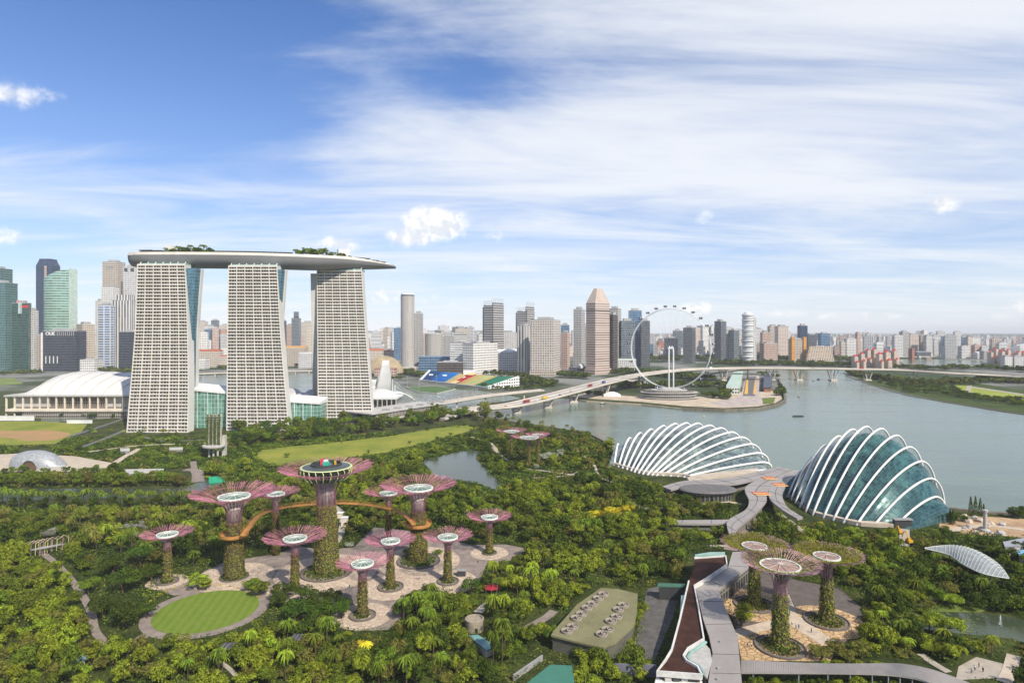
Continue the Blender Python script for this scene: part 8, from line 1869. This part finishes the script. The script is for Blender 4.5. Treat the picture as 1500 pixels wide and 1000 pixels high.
# trees of the park on the opposite bank: countable
for k in range(260):
    t = rd.random(); px = 1262 + 245 * t; py = 563 + 32 * t ** 1.1 + rd.uniform(-9, 5 - 3 * t)
    p = P(px, py)
    if inpoly(px, py, [(1396, 562), (1420, 563), (1505, 576), (1505, 586), (1440, 585), (1405, 574)]) or inpoly(px, py + 3, CHANNEL): continue
    if near(p.x, p.y, 6, .45): continue
    GRID.setdefault((int(p.x // 12), int(p.y // 12)), []).append((p.x, p.y, 6)); (plant('rain_tree', rd.choice(('dark', 'dark', 'mid')), p.x, p.y, rd.uniform(5, 8.5), rd, rd.uniform(.85, 1.1)) if k % 4 == 0 else far.append(('rain_tree', rd.choice(('dark', 'dark', 'mid')), p.x, p.y, rd.uniform(5, 8.5), rd.uniform(.85, 1.1))))
mass_obj('distant_woods', far, 'dark tree belts along the far banks and between the city blocks')
# roof deck trees
for i, px in enumerate((243, 247, 252, 256, 261, 265, 270, 275, 279, 285, 289, 294, 298, 303, 308, 312, 433, 437, 441, 446, 450, 455, 460, 465, 470, 475, 480, 486, 491, 497, 503, 512)):
    p, n = on_deck(px, rd.uniform(-2, 9)); s = 6.2 if 255 < px < 312 or 436 < px < 480 else 4.6
    plant('broadleaf_tree' if i % 4 else 'palm_tree', ('dark', 'mid')[i % 2] if i % 4 else 'mid', p.x, p.y, s * rd.uniform(.8, 1.1), rd, 1.15, z=p.z)
dm = []; rng = np.random.default_rng(33)
for a, b in ((232, 262), (262, 312), (408, 436), (430, 520), (520, 560)):
    for k in range(60):
        px = rng.uniform(a, b); p, n = on_deck(px, rng.uniform(4, 16)); dm.append((p.x, p.y, p.z, rng.uniform(.9, 2.0)))
Qs = [QB['round_shrub'][k % 3] * np.array([q[3], q[3], q[3] * 1.3]) + np.array([q[0], q[1], q[2]]) for k, q in enumerate(dm)]
o = np_obj('deck_planting', np_mesh('deck_planting', np.concatenate(Qs), LEAF['dark'])); tag(o, 'dark green hedges and planting along the roof deck', 'planting', kind='stuff')
# undergrowth: one leafy carpet over every bare part of the gardens
rng = np.random.default_rng(55); pts = []
GREEN = [(-60, 640), (130, 640), (345, 640), (560, 622), (690, 606), (760, 622), (860, 640), (897, 655), (900, 690), (980, 715), (1060, 732), (1160, 762), (1260, 780), (1380, 775), (1560, 790), (1560, 1040), (-110, 1040), (-110, 640)]
def noise2(x, y): return math.sin(x * .11 + 1.3 * math.sin(y * .07)) * math.sin(y * .13 + 1.1 * math.sin(x * .05)) + .5 * math.sin(x * .31 + y * .23)
NU = 230000; cand = 0
D_ = np.sqrt(rng.uniform(188 ** 2, 700 ** 2, 420000)); XX = rng.uniform(-1, 1, len(D_)) * D_ * .90; keep = []
UCL = [MEADOW, KING, LILY, PLZ, GOLD, DRAGON] + CLEAR[5:9] + CLEAR[12:17] + [CLEAR[i] for i in (19, 20, 21, 22, 24)]
cellok = {}
def ok_cell(ix, iy):
    k = (ix, iy)
    if k not in cellok:
        x, y = ix * 1.5 + .75, iy * 1.5 + .75; px, py = pix((x, y, 0)); ok = inpoly(px, py, GREEN) and math.hypot(x - LC.x, y - LC.y) > 25.2 and not any(inpoly(px, py, q) for q in UCL)
        if ok:
            for c, rt, hh_, Rr in TREES_C:
                if math.hypot(x - c.x, y - c.y) < rt + .5: ok = False
        if ok:
            for pl, w in PLINES:
                for a, b in zip(pl[:-1], pl[1:]):
                    if seg_d(x, y, a, b) < w / 2 + .7: ok = False
        cellok[k] = ok
    return cellok[k]
keep = [i for i in range(len(D_)) if ok_cell(int(XX[i] // 1.5), int(D_[i] // 1.5))][:NU]
x, y = XX[keep], D_[keep]; hgt = np.array([max(.3, 1.5 + 1.3 * noise2(a, b)) for a, b in zip(x, y)]); pos = np.stack([x, y, hgt * rng.uniform(.35, 1.0, len(x))], 1)
sz = rng.uniform(.7, 1.35, len(x)) * np.clip(y / 330, .75, 1.6)
tint = np.array([int((noise2(a * .6 + 40, b * .6) + 1.5) / 3 * 4 + rng.uniform(-.2, .2)) % 4 for a, b in zip(x, y)])
o = np_obj('undergrowth', np_mesh('undergrowth', quads(pos, np.array([0, 0, 1.0]) + rng.normal(size=(len(x), 3)) * .6, sz, rng), [LEAF['dark'], LEAF['mid'], LEAF['dark'], LEAF['olive']], np.clip(tint, 0, 3)))
tag(o, 'low shrubs and ground cover under the garden trees', 'undergrowth', kind='stuff')
# hedge rows on the hotel side road, hall terrace
# ---- names for the trees: look, then the nearest landmark
MARKS = [('the striped oval lawn', 303, 894), ('the bar topped tower', 478, 835), ('the near walkway tower', 343, 842), ('the far walkway tower', 613, 820), ('the tower behind the lawn', 245, 850), ('the foremost grove tower', 531, 900), ('the plaza edge tower', 656, 850), ('the lone tower by the woods', 717, 808), ('the pond side towers', 775, 680),
         ('the foremost court tower', 1143, 945), ('the creeper topped far court tower', 1105, 886), ('the court tower by dark trees', 1211, 908), ('the olive fan roof', 870, 905), ('the brown zigzag roof', 1010, 920), ('the S-shaped canopy', 1095, 740), ('the tall glass conservatory', 1280, 772), ('the wide glass conservatory', 980, 698), ('the round cafe', 1037, 728),
         ('the leaf shaped canopy', 1420, 826), ('the lily pond fountain', 1466, 914), ('the pond terrace', 1430, 980), ('the covered walkway', 1240, 980), ('the garden pond', 680, 690), ('the green meadow', 520, 655), ('the planted lift tower', 311, 660), ('the silver shell pavilion', 50, 672), ('the garden canal', 150, 725), ('the pink framed footbridge', 68, 800), ('the curved brook path', 128, 890),
         ('the blue glass pavilion', 114, 962), ('the teal roofed pavilion', 705, 940), ('the stone drum building', 694, 918), ('the dark teal shed', 805, 988), ('the service yard', 965, 900), ('the flared hotel tower', 230, 632), ('the middle hotel tower', 378, 632), ('the hotel under the deck tip', 505, 622), ('the white vaulted hall', 100, 610), ('the yellow flowering trees', 900, 758), ('the worksite column', 1443, 776), ('the dark red tent', 720, 868),
         ('the lone dark bridge tree', 710, 617), ('the opposite park lawn', 1450, 575), ('the bridge end bank', 1300, 560), ('the slatted pergola', 340, 945), ('the palm side pergola', 440, 932), ('the garden corner path', 40, 960)]
ADJ = {'dark': 'dark green', 'mid': 'mid green', 'bright': 'bright yellow-green', 'olive': 'olive green', 'yellow': 'golden yellow', 'silver': 'silvery', 'blossom': 'white flecked'}
NOUN = {'broadleaf_tree': 'round crowned tree', 'rain_tree': 'broad domed tree', 'airy_tree': 'loose crowned tree', 'palm_tree': 'palm', 'cypress_tree': 'narrow pointed tree', 'round_shrub': 'rounded shrub'}
ORD = ['nearest', 'second', 'third', 'fourth', 'fifth', 'sixth', 'seventh', 'eighth', 'ninth', 'tenth', 'eleventh', 'twelfth']
buckets = {}
for rec in PLANTED:
    o, kind, tint, r = rec
    if o.location.z > 50:
        px, _ = pix(o.location); where = 'on the roof deck, over the ' + ('flared hotel tower' if px < 330 else 'hotel under the tip'); buckets.setdefault((kind, tint, where, 0, r > 4.2), []).append((px, o)); continue
    px, py = pix((o.location.x, o.location.y, 0)); nm, mx, my = min(MARKS, key=lambda q: (q[1] - px) ** 2 + ((q[2] - py) * 1.8) ** 2); dxp, dyp = px - mx, (py - my) * 1.8
    where = ('left of ' if dxp < 0 else 'right of ') + nm if abs(dxp) > abs(dyp) else ('behind ' if dyp < 0 else 'in front of ') + nm
    big = r > {'broadleaf_tree': 4.0, 'rain_tree': 6.5, 'airy_tree': 3.6, 'palm_tree': 3.2, 'cypress_tree': 4, 'round_shrub': 2.2}[kind]
    buckets.setdefault((kind, tint, where, 1, big), []).append((math.hypot(dxp, dyp), o))
for (kind, tint, where, w, big), lst in buckets.items():
    lst.sort(key=lambda q: q[0])
    for i, (_, o) in enumerate(lst):
        size = ('large' if big else 'small') + ' '
        if len(lst) == 1: lab = f"{size}{ADJ[tint]} {NOUN[kind]} {where}"
        elif i < len(ORD): lab = f"{size}{ADJ[tint]} {NOUN[kind]}, {ORD[i]} {'from the left end' if w == 0 else 'one counted out'} {where}"
        else: lab = f"{size}{ADJ[tint]} {NOUN[kind]}, one of those farthest out {where}"
        tag(o, ' '.join(lab.split()[:16]), 'shrub' if kind == 'round_shrub' else 'palm' if kind == 'palm_tree' else 'tree', {'broadleaf_tree': 'round crowned trees', 'rain_tree': 'broad domed trees', 'airy_tree': 'loose crowned trees', 'palm_tree': 'palms', 'cypress_tree': 'narrow pointed trees', 'round_shrub': 'rounded shrubs'}[kind] + ' of the gardens')
print('COUNTS', CNT, 'mass', len(mass), 'far', len(far), 'under', len(x))
# ================================================================ the air
hz = MB(); hz.box((0, 20000, -1.5), (96000, 56000, 346.5)); hm = bpy.data.materials.new('haze'); hm.use_nodes = True; ht_ = hm.node_tree; ht_.nodes.clear()
pv = ht_.nodes.new('ShaderNodeVolumePrincipled'); pv.inputs['Color'].default_value = (.93, .96, 1.0, 1); pv.inputs['Density'].default_value = 4.2e-5; pv.inputs['Anisotropy'].default_value = -0.25
mo = ht_.nodes.new('ShaderNodeOutputMaterial'); ht_.links.new(pv.outputs[0], mo.inputs['Volume'])
o = hz.build('haze', hm); tag(o, 'thin pale haze over the whole place', 'haze', kind='stuff'); o.display_type = 'WIRE'
